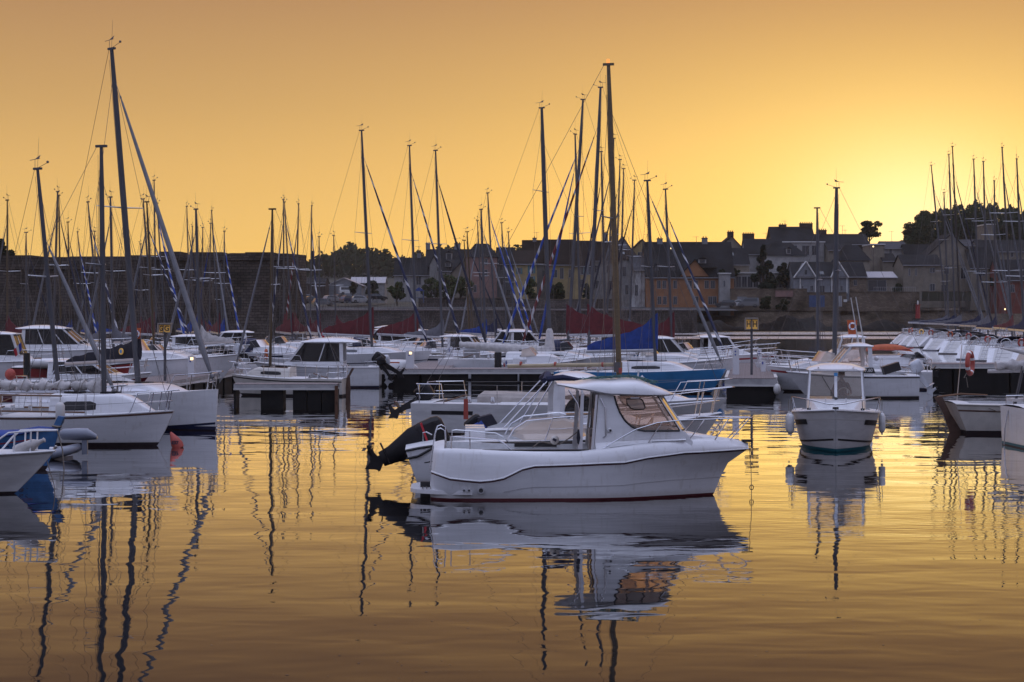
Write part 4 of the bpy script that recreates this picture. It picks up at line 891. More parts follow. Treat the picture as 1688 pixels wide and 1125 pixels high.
# swim platform and bracket
m = MB(); m.prism([(-.42, -.45), (-.42, .45), (-.3, .72), (.1, .98), (.7, 1.13), (.85, 1.12), (.2, .5), (.2, -.5), (.85, -1.12), (.7, -1.13), (.1, -.98), (-.3, -.72)], .12, .20, ax='z')
m.build('swim_platform', 'white', t)
MB().box((-.12, -.25, .06), (.20, .16, .5)).build('platform_bracket', 'black', t)
m = MB(); m.tube([(-.1, -.55, .22), (-.1, -.3, .22)], .012, 4)
for k in range(4): m.tube([(-.16 + .08 * k, -.85, .23), (-.16 + .08 * k, -.4, .23)], .012, 4)
m.build('folded_ladder', 'steel', t)
for x_, r_ in ((1.02, .065), (.78, .028), (.68, .028)):
    o = MB().tube([(x_, -1.19, .215), (x_, -1.10, .215)], r_, 14).build('exhaust_outlet' if r_ > .05 else 'drain_outlet', 'greydeck', t)
    MB().tube([(x_, -1.192, .215), (x_, -1.10, .215)], r_ * .7, 14).build('outlet_hole', 'black', o)
# cabin. side walls with the swept window opening
zb, zt = .98, 2.12
def cw(x, z): return lerp(.90, .80, max(0, (x - 3.5) / 1.7)) - .10 * (z - .98) / 1.14 - (.10 * max(0, (x - 4.9)) if x > 4.9 else 0)
def wallpoly(P_, name, mat, th=.05, off=0., par=None):
    for sg in (1, -1):
        m = MB(); n = len(P_)
        vs = [(x, sg * (cw(x, z) + off), z) for x, z in P_] + [(x, sg * (cw(x, z) + off - th), z) for x, z in P_]
        m.add(vs, [tuple(range(n)), tuple(range(n, 2 * n))[::-1]] + [(k, k + n, (k + 1) % n + n, (k + 1) % n) for k in range(n)])
        m.build(name, mat, par or t, smooth=False)
winL = [(3.74, 2.10), (3.78, 1.94), (3.85, 1.76), (3.95, 1.60), (4.08, 1.48), (4.22, 1.41), (4.36, 1.385)]
winR = [(5.08, 1.385), (4.62, 2.10)]
wallpoly([(3.32, .98), (3.42, 2.12), (3.70, 2.12)] + winL + [(4.36, 1.385), (5.08, 1.385), (5.20, 1.36), (5.35, 1.15), (5.30, .98)], 'cabin_side', 'white')
wallpoly([(2.98, .96), (3.08, .96), (3.12, 2.14), (3.06, 2.14)], 'door_frame', 'alu', th=.06)
wallpoly([(3.25, .96), (3.31, .96), (3.40, 2.12), (3.36, 2.12)], 'door_frame', 'alu', th=.06)
for sg in (1, -1): MB().add([(3.33, sg * .86, .96), (3.36, sg * .70, .96), (3.42, sg * .66, 2.1), (3.40, sg * .78, 2.1), ], [(0, 1, 2, 3)]).build('door_pane', 'smoke', t, smooth=False)
wallpoly(winL + winR, 'side_window', 'mist', th=.006, off=-.02)
for sg in (1, -1):
    m = MB(); P_ = [(x, sg * (cw(x, z) + .006), z) for x, z in winL + winR]; m.tube(P_[:8], .02, 5); m.tube(P_[7:9], .012, 4); m.build('window_seal', 'black', t)
    hp = [(3.98, 2.03), (4.00, 1.93), (4.08, 1.84), (4.14, 1.82), (4.34, 1.82), (4.37, 1.86), (4.32, 2.0), (4.26, 2.04)]
    o = MB().tube([(x, sg * (cw(x, z) + .0), z) for x, z in hp], .014, 5, closed=True).build('opening_vent', 'black', t)
    MB().box((4.16, sg * (cw(4.16, 2.04) + .01), 2.055), (.18, .03, .03)).build('vent_hinge', 'alu', o)
    MB().add([(x, sg * (cw(x, z) - .008), z) for x, z in hp], [tuple(range(8))]).build('vent_pane', 'frost', o, smooth=False)
    MB().tube([(3.63, sg * (cw(3.6, 1.37) + .035), 1.40), (3.63, sg * cw(3.6, 1.37), 1.40)], [.035, .05], 10).build('vent_cowl', 'white', t)
    MB().tube([(3.65, sg * (cw(3.6, 1.37) + .05), 1.40), (3.65, sg * cw(3.6, 1.37), 1.40)], .025, 8).build('vent_hole', 'black', t)
# windscreen: three curved panes with posts
def ws(a, z):        # a -1..1 across
    k = (z - 1.385) / .715; w_ = lerp(.74, .70, k) - .03
    return Vector((5.10 + .16 * (1 - a * a) - k * (.46 + .02 * (1 - a * a)), a * w_, z))
for a0, a1 in ((-1, -.36), (-.32, .32), (.36, 1)):
    MB().loft([[ws(lerp(a0, a1, i / 4), z) for z in (1.385, 1.75, 2.11)] for i in range(5)], closed=False).build('windscreen_pane', 'mist' if abs(a0 + a1) > .5 else 'glass', t)
for a in (-1, -.34, .34, 1): MB().tube([ws(a, 1.37), ws(a, 1.75), ws(a, 2.12)], .022, 6).build('windscreen_post', 'white', t)
MB().tube([ws(.1, 1.42), ws(.5, 1.9)], .01, 4).build('wiper', 'black', t)
MB().tube([ws(a / 5, 1.385) for a in range(-5, 6)], .02, 5).build('windscreen_seal', 'black', t)
# cabin nose between windscreen and foredeck
rings = []
for i, x in enumerate([3.36, 4.0, 4.6, 5.0, 5.2, 5.35, 5.5, 5.65, 5.82, 5.95]):
    zt_ = 1.375 if x <= 5.0 else lerp(1.375, 1.21, ((x - 5.0) / .95) ** .8); wv = (cw(x, 1.2) - .055) if x < 5.15 else lerp(.70, .18, ((x - 5.15) / .8) ** 1.1)
    rings.append([(x, wv, 1.0), (x, wv * .985, lerp(1.0, zt_, .6)), (x, wv * .93, zt_ - .03), (x, wv * .8, zt_)] + [(x, -wv * .8, zt_), (x, -wv * .93, zt_ - .03), (x, -wv * .985, lerp(1.0, zt_, .6)), (x, -wv, 1.0)])
MB().loft(rings[3:]).build('cabin_nose', 'white', t)
m = MB()
for sg in (1, -1):   # fillet from wall foot to side deck
    MB().loft([[(x, sg * (cw(x, 1.2) + .005), lerp(tab(x, ZS), 1.25, .55)), (x, sg * (cw(x, 1.0) + .03), lerp(tab(x, ZS), 1.25, .2)), (x, sg * (tab(x, HB) - .12), tab(x, ZS) + .005)] for x in (3.35, 3.7, 4.1, 4.5, 4.9, 5.2)], closed=False).build('side_fillet', 'white', t)
MB().box((4.05, 0, 1.0), (1.5, 1.3, .45)).build('dashboard', 'inner', t); MB().box((3.55, .45, .9), (.5, .5, .9)).build('helm_seat', 'seat', t)
MB().box((3.40, .2, 1.35), (.03, .9, .85)).build('bulkhead_panel', 'inner', t)
MB().box((5.2, -.5, 1.22), (.2, .1, .02)).build('deck_cleat', 'steel', t)
# roof
rings = []
for i in range(19):
    u = i / 18; x = lerp(2.58, 4.98, u)
    w_ = tab(u, [(0, .70), (.06, .86), (.2, .93), (.7, .92), (.85, .86), (.95, .70), (1, .46)])
    ze = tab(u, [(0, 2.30), (.2, 2.22), (.45, 2.12), (.8, 2.09), (1, 2.09)]); th_ = tab(u, [(0, .05), (.15, .09), (.4, .22), (.7, .26), (.9, .12), (1, .025)])
    zc = ze + th_ + tab(u, [(0, .01), (.3, .06), (.6, .09), (1, .02)])
    half = [(w_ * .94, ze), (w_, ze + .03), (w_ * .99, ze + th_ * .5), (w_ * .93, ze + th_ * .88), (w_ * .8, lerp(ze + th_, zc, .3)), (w_ * .45, lerp(ze + th_, zc, .8))]
    rings.append([(x, y, z) for y, z in half] + [(x, 0, zc)] + [(x, -y, z) for y, z in half[::-1]])
MB().loft(rings).build('cabin_roof', 'white', t, ang=60)
roofz = lambda x: tab((x - 2.58) / 2.4, [(0, 2.38), (.3, 2.42), (.6, 2.46), (.85, 2.33), (1, 2.12)])
# green fishing net heaped on the roof: twine loops
m = MB(); rnd = random.Random(3)
for k in range(70):
    x0_ = 3.05 + 1.35 * rnd.random(); y0_ = -.5 + .55 * rnd.random(); pts = []
    for j in range(6): pts.append((x0_ + .07 * j + .04 * rnd.random(), y0_ + .10 * math.sin(j * 1.8 + k) , roofz(x0_ + .06 * j) - .02 + .045 * rnd.random() + .03 * abs(y0_ < -.2)))
    m.tube(pts, .007, 3)
n_ = thing('fishing_net', 'green twine net heaped on the white cabin roof', 'net', t.location, t.rotation_euler.z); m.build('net_twine', 'net', n_)['kind'] = 'stuff'
MB().tube([(4.28, -.1, 2.40), (4.30, -.1, 2.56)], [.022, .02], 6).build('lamp_bracket', 'white', t); MB().box((4.30, -.1, 2.58), (.07, .07, .03)).build('anchor_lamp', 'white', t)
MB().tube([(4.37, -.1, 2.44), (4.40, -.1, 2.47)], .035, 8).build('roof_horn', 'steel', t)
# bow rail
def hd(x, dy=-.10): return (x, tab(x, HB) + dy, tab(x, ZS))
for nm, pts in (('bow_rail', None),):
    m = MB()
    top_ = [(3.42, .98, 1.0), (3.75, .98, 1.20), (4.15, .97, 1.42), (4.6, .92, 1.555), (5.1, .80, 1.60), (5.7, .55, 1.60), (6.2, .32, 1.605), (6.62, .16, 1.605), (6.70, 0, 1.605)]
    m.tube(top_[:-1] + [top_[-1]] + [(x, -y, z) for x, y, z in top_[:-1][::-1]], .014, 6)
    for x, xf in ((4.70, 4.42), (5.62, 5.28), (6.15, 5.85), (6.62, 6.2)):
        for sg in (1, -1):
            tp = min(top_, key=lambda q: abs(q[0] - x)); yy = tab(x, [(q[0], q[1]) for q in top_]); zz = tab(x, [(q[0], q[2]) for q in top_])
            m.tube([(x, sg * yy, zz), (xf, sg * max(.06, hd(xf)[1]), hd(xf)[2])], .012, 5)
    m.build('bow_rail', 'steel', t)
MB().box((6.58, 0, 1.12), (.22, .14, .05)).build('bow_roller', 'black', t)
MB().tube([(6.62, 0, 1.10), (6.66, -.02, .5), (6.67, -.02, -.05)], .007, 4).build('mooring_line', 'rope', t)
MB().tube([(6.67 + .04 * math.cos(a), -.02, .15 + .05 * math.sin(a)) for a in [2 * math.pi * k / 12 for k in range(12)]], .009, 4, closed=True).build('line_shackle', 'black', t)
# stern rails
for sg in (1, -1):
    m = MB(); m.tube([(.42, sg * 1.0, 1.05), (.42, sg * 1.0, 1.28), (.50, sg * 1.02, 1.29), (1.35, sg * 1.0, 1.22), (1.48, sg * 1.0, 1.16), (1.65, sg * 1.0, 1.0)], .014, 6); m.tube([(.80, sg * 1.0, 1.03), (.80, sg * 1.0, 1.26)], .013, 5); m.build('stern_rail', 'steel', t)
    m = MB(); m.tube([(-.02, sg * .55, .62), (.0, sg * .55, .75), (.08, sg * .55, 1.3), (.12, sg * .55, 1.40), (.2, sg * .55, 1.43), (.28, sg * .55, 1.38), (.30, sg * .55, 1.04)], .014, 6); m.build('boarding_handle', 'steel', t)
m = MB(); m.tube([(2.80, -.85, 2.22), (2.98, -.86, 1.95), (3.02, -.87, 1.8), (3.0, -.88, 1.0)], .014, 5); m.build('cabin_grab_rail', 'steel', t)
m = MB(); m.tube([(3.45, -.84, 2.05), (3.55, -.86, 1.85), (3.56, -.88, 1.3), (3.5, -.88, 1.25)], .012, 5); m.build('door_handle', 'steel', t)
m = MB(); m.tube([(3.0, -.88, 1.42), (3.0, -.9, 1.25), (3.0, -.9, 1.12)], [.02, .045, .012], 6); m.build('hanging_rope', 'cblack', t)
bf = thing('float_buoy', 'small round cream float with a dark mark lying in the white cruiser cockpit', 'buoy', (t.location.x + 2.55, 36.3, 0)); MB().sph((0, 0, 1.17), .095, n=14, m=10).build('float', 'cream', bf)
MB().box((0, -.093, 1.18), (.08, .02, .05), ry=.5).build('float_mark', 'ink', bf)
MB().tube([(-.45, 0, 1.02), (-.3, .05, 1.14), (-.1, .05, 1.1), (.1, 0, 1.08), (.3, .05, 1.2), (.5, .1, 1.35)], .014, 5).build('float_line', 'rope', bf)
MB().box((2.2, .9, .98), (.9, .04, .09)).build('rod_holder_board', 'black', t)

# ------------------------------------------------------------------ open cruiser behind it, big black engine
Y2 = 39.4; t = thing('open_cruiser', 'white open cruiser with scuffed windscreen and big tilted black engine behind the fishing cruiser', 'motorboat', (X(672, Y2), Y2, 0), R(2))
H = Hull(0, 5.6, 2.2, fs=.80, fm=.98, fb=1.05, rake=.9, D=.4, wl=.86, tw=.86, full=2.6); H.sk = -.35; H.ls = -.25
H.build(t, boot='white', rub='black', cockpit=(.12, .5, .72, .35), stripe=('black', .34, .36, .05, .5))
for sg in (1, -1): MB().tube([(.0, sg * .9, .60), (.25, sg * .98, .66), (.6, sg * 1.0, .85), (1.0, sg * 1.0, .97)], .03, 6).build('quarter_moulding', 'black', t)
m = MB()   # windscreen
for sg in (1, -1):
    MB().loft([[(x, sg * w_, 1.0), (x - .28 + .35 * (x - 2.5), sg * (w_ - .08), 1.0 + h_)] for x, w_, h_ in ((2.55, .92, .10), (2.9, .92, .38), (3.4, .90, .42), (3.8, .78, .30))], closed=False).build('windscreen_side', 'frost', t)
    MB().tube([(2.2, sg * .9, 1.0), (2.35, sg * .88, 1.25), (2.62, sg * .86, 1.42), (3.45, sg * .84, 1.50), (3.6, sg * .82, 1.46)], .018, 6).build('windscreen_rail', 'steel', t)
MB().loft([[(3.8 + .25 * (1 - a * a), a * .78, 1.0), (3.6 + .2 * (1 - a * a), a * .70, 1.36)] for a in (-1, -.5, 0, .5, 1)], closed=False).build('windscreen_front', 'frost', t)
MB().box((1.5, .35, .95), (.5, .5, .6), tap=.85).build('helm_seat', 'white', t); MB().box((1.5, -.45, .95), (.5, .5, .6), tap=.85).build('helm_seat', 'white', t)
outboard(t, (.38, 0, .70), R(65), 1.0, 'engine', 'engine', band='pinkf', fat=1.5)
MB().tube([(.35, -.6, .95), (.35, -.62, 1.15), (.42, -.64, 1.17), (.55, -.66, 1.1)], .014, 5).build('stern_grip', 'steel', t)
H.pulpit(t, .55, .5)
MB().tube([(.45, .5, 1.15), (.45, .5, .85)], [.12, .15], 10).build('white_canister', 'engw', t)

# ------------------------------------------------------------------ second wheelhouse boat behind
Y3 = 43.5; t = thing('wheelhouse_boat', 'white wheelhouse boat with folded navy awning hidden behind the front cruiser', 'motorboat', (X(770, Y3), Y3, 0), R(3))
H = Hull(0, 6.3, 2.4, fs=.95, fm=1.0, fb=1.32, rake=1.0, D=.4, wl=.86, tw=.86, full=2.4)
H.build(t, rub='white', cockpit=(.03, .36, .78, .4), boot='navy')
wid = house(t, 2.05, 3.75, .92, .78, .95, 1.32, 2.08, .5, ra=.05, rf=.12, mull=(.5,), glass='mist', mat='white', roof_t=.08, camber=.18, nose=1.0)
for sg in (1, -1): MB().prism([(2.05, 1.0), (2.35, 1.0), (2.35, 2.10), (2.22, 2.10)], sg * .86, sg * .80).build('aft_pillar', 'white', t)
MB().prism(arc((2.75, 1.36), .42, 0, 180, 12), -.93, -.90).build('arched_side_window', 'smoke', t)
H.pulpit(t, .6, .6, over=.35)
for sg in (-1, 1):      # folded awning frame
    MB().tube([(.85, sg * .95, 1.0), (1.95, sg * .9, 2.16)], .018, 6).build('awning_tube', 'steel', t); MB().tube([(1.35, sg * .95, 1.0), (2.05, sg * .9, 2.14)], .018, 6).build('awning_tube', 'steel', t)
MB().tube([(1.85, -.9, 2.14), (1.98, -.3, 2.26), (2.0, .3, 2.26), (1.9, .9, 2.14)], [.07, .09, .09, .07], 8).build('folded_awning', 'cnavy', t)
MB().tube([(1.9, -.88, 2.18), (2.3, -.86, 2.22), (2.9, -.80, 2.14)], [.08, .07, .02], 7).build('awning_cloth', 'cnavy', t)
outboard(t, (.15, .1, .72), R(50), .72, 'engine', 'engine')
MB().tube([(.0, .0, .78), (.22, -.1, .88), (.42, -.2, 1.06)], [.14, .17, .12], 9).build('blue_cover', 'cblue', t)
MB().box((.45, 0, 1.12), (.5, .5, .26), rz=.1, ry=-.25, tap=.7).build('black_cover', 'cblack', t)

# ------------------------------------------------------------------ classic sloop with the wooden spars (S4)
r_ = sail('cream sloop with tall varnished wooden mast and long boom, small engine tilted at its stern', (1003, 108), (1019, 637), 54.0, L=9.7, cos=.965, side=-1, mast='woodmast', furl=None, boom=False, mr=.09, fb=1.22, boot='anti', top_c='white2', bott='anti', stripe=('black', .22, .34, .04, .3),
          wins=((.1, .42, .3, .72), (.5, .8, .3, .66)), ant=False, ahead=.34, ch=.45, hullk=dict(tw=.62), rake=1.1)
t4, H4, th4 = r_
MB().tube([(-.1, 0, 2.20), (-3.55, 0, 2.12)], .065, 10).build('boom', 'boomwood', t4)
for x_ in (-.5, -2.0, -3.1): MB().tube([(x_, 0, 2.19), (x_ - .06, 0, 2.19)], .078, 10).build('boom_band', 'redb', t4)
MB().box((-.05, -.02, 2.12), (.22, .26, .3)).build('gooseneck', 'wire', t4); MB().box((.05, -.14, 2.02), (.09, .05, .16)).build('mast_tag', 'redb', t4)
MB().tube([(-.36, 0, 11.42), (-.36, 0, 11.56)], .05, 8).build('masthead_lamp', 'navlamp', t4)
outboard(t4, (-6.32, -.2, .92), R(58), .85, 'engine', 'black')
lo = []
for i in range(9):
    u = i / 8; x = -4.3 + 2.6 * u; lo.append([(x, .85 * math.cos(a), 1.02 + .30 * max(0, math.sin(a)) ** .5 * (1 + .08 * math.sin(5 * a + i))) for a in [math.pi * k / 12 for k in range(13)]])
MB().loft(lo, closed=False).build('cockpit_tarpaulin', 'tarp', t4)
f_ = thing('red_fender', 'flat red fender standing on the cream sloop rail beside the small engine', 'fender', (X(768, 52.4), 52.4, 0)); MB().box((0, 0, .92), (.14, .1, .6), tap=.9).build('fender_body', 'redb', f_); MB().tube([(0, 0, 1.2), (.05, 0, 1.35)], .012, 4).build('fender_rope', 'rope', f_)

# ------------------------------------------------------------------ small cabin boat coming towards us, helmsman inside
YF = 49.0; t = thing('pilot_boat', 'small white cabin boat heading straight this way with fenders on both sides', 'motorboat', (X(1381, YF), YF + .3, 0), R(-100.5))
H = Hull(2.9, 2.1, 2.42, fs=.92, fm=1.0, fb=1.20, rake=.55, D=.4, wl=.80, tw=.9, full=3.4, tumb=0)
H.build(t, top='white2', boot='teal', bott='teal', cockpit=(.06, .42, .8, .35), band=(.26, .30, 'pale', 'white2'), zb=.10, rub='white')
house(t, -1.4, .05, .86, .80, .95, 1.38, 2.13, .30, ra=.25, rf=.14, mat='white', glass='reflpane', mull=(.5,), roof_t=.10, camber=.13, nose=1.15, hatchpane=True)
MB().tube([(.05 + .02, 0, 1.36), (.1, .01, 1.40)], .05, 6).build('wiper_motor', 'black', t); MB().tube([(.06, .0, 1.37), (-.15, -.38, 2.0)], .01, 4).build('wiper', 'black', t)
MB().box((.02, 0, 1.33), (.06, 1.45, .07)).build('windscreen_gasket', 'black', t)
m = MB()
m.tube([(-.3, 1.16, 1.0), (-.1, 1.22, 1.38), (.6, 1.20, 1.46), (1.5, .62, 1.40), (1.95, .2, 1.33), (2.02, 0, 1.32), (1.95, -.2, 1.33), (1.5, -.62, 1.40), (.6, -1.20, 1.46), (-.1, -1.22, 1.38), (-.3, -1.16, 1.0)], .018, 6)
for sg in (1, -1):
    m.tube([(.5, sg * 1.19, 1.45), (.42, sg * 1.08, 1.02)], .015, 5); m.tube([(1.4, sg * .70, 1.40), (1.3, sg * .72, 1.12)], .014, 5)
m.build('bow_rail', 'steel', t)
MB().box((1.98, 0, 1.22), (.22, .16, .06)).build('anchor_roller', 'black', t)
for sg in (1, -1):
    MB().box((1.25, sg * .72, 1.16), (.14, .1, .05)).build('bow_cleat', 'black', t)
    MB().box((.62, sg * .28, 1.36), (.8, .04, .01), ry=.12).build('deck_grip_strip', 'greydeck', t)
    m = MB(); n = 7
    m.loft([[(H.x(tt, z), sg * (H.y(tt, z) + .012), z) for z in (zc - .07, zc + .07)] for tt, zc in [(lerp(.62, .83, i / n), lerp(.72, .80, i / n)) for i in range(n + 1)]], closed=False)
    m.build('bow_decal', 'black', t)
    m = MB(); m.loft([[(H.x(tt, z), sg * (H.y(tt, z) + .010), z) for z in (zc - .025, zc + .025)] for tt, zc in [(lerp(.35, .99, i / 12), lerp(.16, .36, (i / 12) ** 2)) for i in range(13)]], closed=False)
    m.build('chine_stripe', 'black', t)
    MB().tube([(-1.0, sg * .5, 2.28), (-.1, sg * .48, 2.24)], .02, 5).build('roof_rail', 'white', t)
MB().box((.05, 0, 2.06), (.05, .10, .09)).build('blue_disc', 'skyblue', t)
MB().box((-.25, .3, 1.30), (.4, .8, .28)).build('dashboard', 'inner', t)
MB().tube([(-.42, .22 + .17 * math.cos(a), 1.50 + .17 * math.sin(a)) for a in [2 * math.pi * k / 16 for k in range(16)]], .018, 5, closed=True).build('steering_wheel', 'pale', t)
outboard(t, (-2.9, 0, .95), 0, .9, 'engine', 'engine')
for sg, lab in ((1, 'pale fender hanging left of the approaching cabin boat'), (-1, 'pointed fender hanging right of the approaching cabin boat')):
    for dy, mm in ((0, 'white2'), (.35, 'pale')):
        if dy and sg < 0: continue
        fender((X(1381, YF) - sg * 1.30 - .05, YF - .1 + dy - sg * .2, .72), lab if not dy else 'second grey fender tucked behind the left pale one on the approaching boat', .095, .55, mm, tilt=(0, 0))
# helmsman: one skinned figure standing at the wheel
def person(name, label, loc, rz):
    P0 = thing(name, label, 'person', loc, rz)
    V_ = [((0, 0, .95), .155), ((0, 0, 1.12), .15), ((.01, 0, 1.32), .17), ((.02, 0, 1.46), .085), ((.035, 0, 1.54), .058), ((.05, 0, 1.60), .06),
          ((.01, .17, 1.42), .065), ((.06, .25, 1.18), .05), ((.32, .17, 1.14), .038), ((.40, .14, 1.15), .03), ((.01, -.17, 1.42), .065), ((.06, -.25, 1.18), .05), ((.32, -.17, 1.14), .038), ((.40, -.14, 1.15), .03),
          ((0, .10, .86), .10), ((.03, .11, .48), .065), ((0, .11, .10), .045), ((.14, .12, .04), .04), ((0, -.10, .86), .10), ((.03, -.11, .48), .065), ((0, -.11, .10), .045), ((.14, -.12, .04), .04)]
    E_ = [(0, 1), (1, 2), (2, 3), (3, 4), (4, 5), (3, 6), (6, 7), (7, 8), (8, 9), (3, 10), (10, 11), (11, 12), (12, 13), (0, 14), (14, 15), (15, 16), (16, 17), (0, 18), (18, 19), (19, 20), (20, 21)]
    me = bpy.data.meshes.new('body'); me.from_pydata([v for v, _ in V_], E_, []); o = bpy.data.objects.new('body', me); col.objects.link(o); o.parent = P0
    me.materials.append(M['skin']); me.materials.append(M['jacket']); me.materials.append(M['trouser'])
    sk = o.modifiers.new('skin', 'SKIN')
    if not me.skin_vertices: me.attributes
    for i, (_, r_) in enumerate(V_): me.skin_vertices[0].data[i].radius = (r_, r_)
    me.skin_vertices[0].data[0].use_root = True
    o.modifiers.new('sub', 'SUBSURF').levels = 1; o.modifiers['sub'].render_levels = 1
    dg = bpy.context.evaluated_depsgraph_get(); m2 = bpy.data.meshes.new_from_object(o.evaluated_get(dg)); o.modifiers.clear(); o.data = m2
    m2.materials.clear(); [m2.materials.append(M[k]) for k in ('skin', 'jacket', 'trouser')]
    for p in m2.polygons:
        c_ = p.center; p.material_index = 2 if c_.z < .93 else (0 if c_.z > 1.5 or c_.x > .34 else 1); p.use_smooth = True
    hd_ = MB(); hd_.sph((.05, 0, 1.70), .105, (.95, .80, 1.22), 12, 9); hd_.box((.155, 0, 1.69), (.035, .03, .05)); hd_.box((.04, .09, 1.69), (.04, .02, .06)); hd_.box((.04, -.09, 1.69), (.04, .02, .06)); hd_.build('head', 'skin', P0)
    MB().sph((.03, 0, 1.745), .108, (.98, .86, 1.0), 12, 7).build('hair', 'hair', P0)
    for sg in (1, -1): MB().sph((.142, sg * .035, 1.715), .012, n=6, m=4).build('eye', 'black', P0)
    MB().box((.146, 0, 1.645), (.01, .045, .008)).build('mouth', 'redb', P0)
    for sg in (1, -1):
        for k in range(4): MB().tube([(.41, sg * .14 + (k - 1.5) * .018, 1.16), (.455, sg * .14 + (k - 1.5) * .019, 1.165), (.47, sg * .14 + (k - 1.5) * .018, 1.135)], [.009, .008, .007], 5).build('finger', 'skin', P0)
        MB().tube([(.40, sg * .115, 1.15), (.425, sg * .09, 1.18), (.445, sg * .09, 1.19)], [.01, .009, .008], 5).build('thumb', 'skin', P0)
    return P0
person('person', 'person in red brown jacket steering inside the approaching cabin boat', (X(1381, YF) + .32, YF + 1.15, .33), R(-100))
# ------------------------------------------------------------------ more boats
def cruiser(name, label, stern_px, Y, L, right=True, yaw=0., B_=2.4, fb=1.25, fs=.95, hz=(.30, .58), zs=.45, zr=1.35, fr=.55, nose=.9, top='white', boot='navy', stripe=None, engines=(), roof=True, glass='smoke', mull=(.5,), group=None, rails=True, band=None, rub='white', open_=False, wa=.8, ra=.5, cat='motorboat', wsH=.42, **kw):
    """stern_px: photograph column of the stern; house spans hz of the length"""
    t = thing(name, label, cat, (X(stern_px, Y), Y, 0), (0 if right else math.pi) + R(yaw), group)
    H = Hull(0, L, B_, fs=fs, fm=fs, fb=fb, rake=.16 * L, D=.4, wl=.85, tw=.84, full=2.4)
    H.build(t, top=top, boot=boot, stripe=stripe, rub=rub, cockpit=(.04, hz[0] + .02, .78, fs * .42), N=14, band=band)
    z0 = fs - .02; xa, xf = L * hz[0], L * hz[1]
    if roof:
        house(t, xa, xf, B_ / 2 * wa, B_ / 2 * wa * .85, z0, z0 + zs, z0 + zr, fr, ra=ra, rf=.12, mull=mull, glass=glass, nose=nose, mat='white', **kw)
    else:
        h0 = H.sh(.5); m = MB(); rs = []
        for i in range(9):
            u = i / 8; x = lerp(xa, xf + nose, u); hh = zs * (1 if u < .5 else 1 - ((u - .5) / .5) ** 1.8) + .02; wv = B_ / 2 * wa * (1 - .45 * u * u)
            rs.append([(x, wv, z0), (x, wv * .92, z0 + hh * .8), (x, wv * .6, z0 + hh), (x, -wv * .6, z0 + hh), (x, -wv * .92, z0 + hh * .8), (x, -wv, z0)])
        m.loft(rs).build('cuddy', 'white', t)
        for sg in (1, -1): MB().add([(xa - .3, sg * B_ / 2 * wa, z0 + zs * .7), (xa + .5, sg * B_ / 2 * wa * .92, z0 + zs * .85), (xa + .15, sg * B_ / 2 * wa * .84, z0 + zs + wsH), (xa - .25, sg * B_ / 2 * wa * .9, z0 + zs + wsH * .8)], [(0, 1, 2, 3)]).build('windscreen_side', glass, t, smooth=False)
        MB().loft([[(xa + .5 + .25 * (1 - a * a), a * B_ / 2 * wa * .92, z0 + zs * .85), (xa + .15 + .2 * (1 - a * a), a * B_ / 2 * wa * .84, z0 + zs + wsH)] for a in (-1, -.5, 0, .5, 1)], closed=False).build('windscreen_front', glass, t)
        MB().tube([(xa - .25, B_ / 2 * wa * .9, z0 + zs + wsH * .8), (xa + .15, B_ / 2 * wa * .84, z0 + zs + wsH)] + [(xa + .15 + .2 * (1 - a * a), a * B_ / 2 * wa * .84, z0 + zs + wsH) for a in (.5, 0, -.5)] + [(xa + .15, -B_ / 2 * wa * .84, z0 + zs + wsH), (xa - .25, -B_ / 2 * wa * .9, z0 + zs + wsH * .8)], .02, 5).build('windscreen_rim', 'alu', t)
        MB().box((xa - .55, .3, z0 + .05), (.45, .45, .5), tap=.85).build('helm_seat', 'white', t)
    if rails: H.pulpit(t, .6, .5, over=.2)
    for (dy, tilt, s_, cowl, leg) in engines: outboard(t, (-.02, dy, fs + .02), R(tilt), s_, cowl, leg)
    m = MB()
    for sg in (1, -1):
        p = H.deck(.12, .9); q = H.deck(.02, .85); m = MB(); m.tube([(p.x, sg * p.y, p.z), (p.x - .05, sg * p.y, p.z + .28), (q.x, sg * q.y, q.z + .28), (q.x, sg * q.y, q.z)], .014, 5); m.build('stern_rail', 'steel', t)
    return t, H

# left side
t, H = cruiser('cabin_cruiser', 'white cabin cruiser with dark red lower hull and lettering behind the near sloops', -125, 64.5, 8.3, fb=1.62, fs=1.30, hz=(.575, .84), zs=.30, zr=.72, fr=.7, nose=.8, boot='darkred', band=(.20, 1.05, 'darkred', 'darkred'), glass='smoke', mull=(.55,), ra=.1, B_=2.7, camber=.05, roof_t=.05)
text('name_lettering', 'ANTARES', .30, 'pale', t, (X(64, 64.5) - t.location.x - .0, -1.40, 1.0), (R(90), 0, 0))
MB().prism([(X(22, 64.5) - t.location.x, 1.12), (X(30, 64.5) - t.location.x, 1.02), (X(24, 64.5) - t.location.x, .86), (X(18, 64.5) - t.location.x, 1.0)], -1.40, -1.395).build('bird_mark', 'pale', t)
MB().tube([(4.0, -1.12, 1.5), (4.0, -1.12, 1.75)], .04, 8).build('vent', 'black', t)
hm = thing('orange_hood', 'faded red engine hood lying on the stern of the red hulled cruiser', 'cover', (X(17, 64), 64, 1.38)); MB().sph((0, 0, .16), .2, (1, .8, 1.1)).build('hood_shell', 'redb', hm)
cruiser('wheelhouse_boat', 'white wheelhouse boat with overhanging roof and raked windscreen at the left', 5, 96, 7.2, fb=1.9, fs=1.75, hz=(.18, .62), zs=.35, zr=1.15, fr=.95, nose=.9, ra=.35, B_=2.8, glass='smoke', mull=(.35, .7), stripe=('darkred', .42, .55, 0, .95), camber=.14)
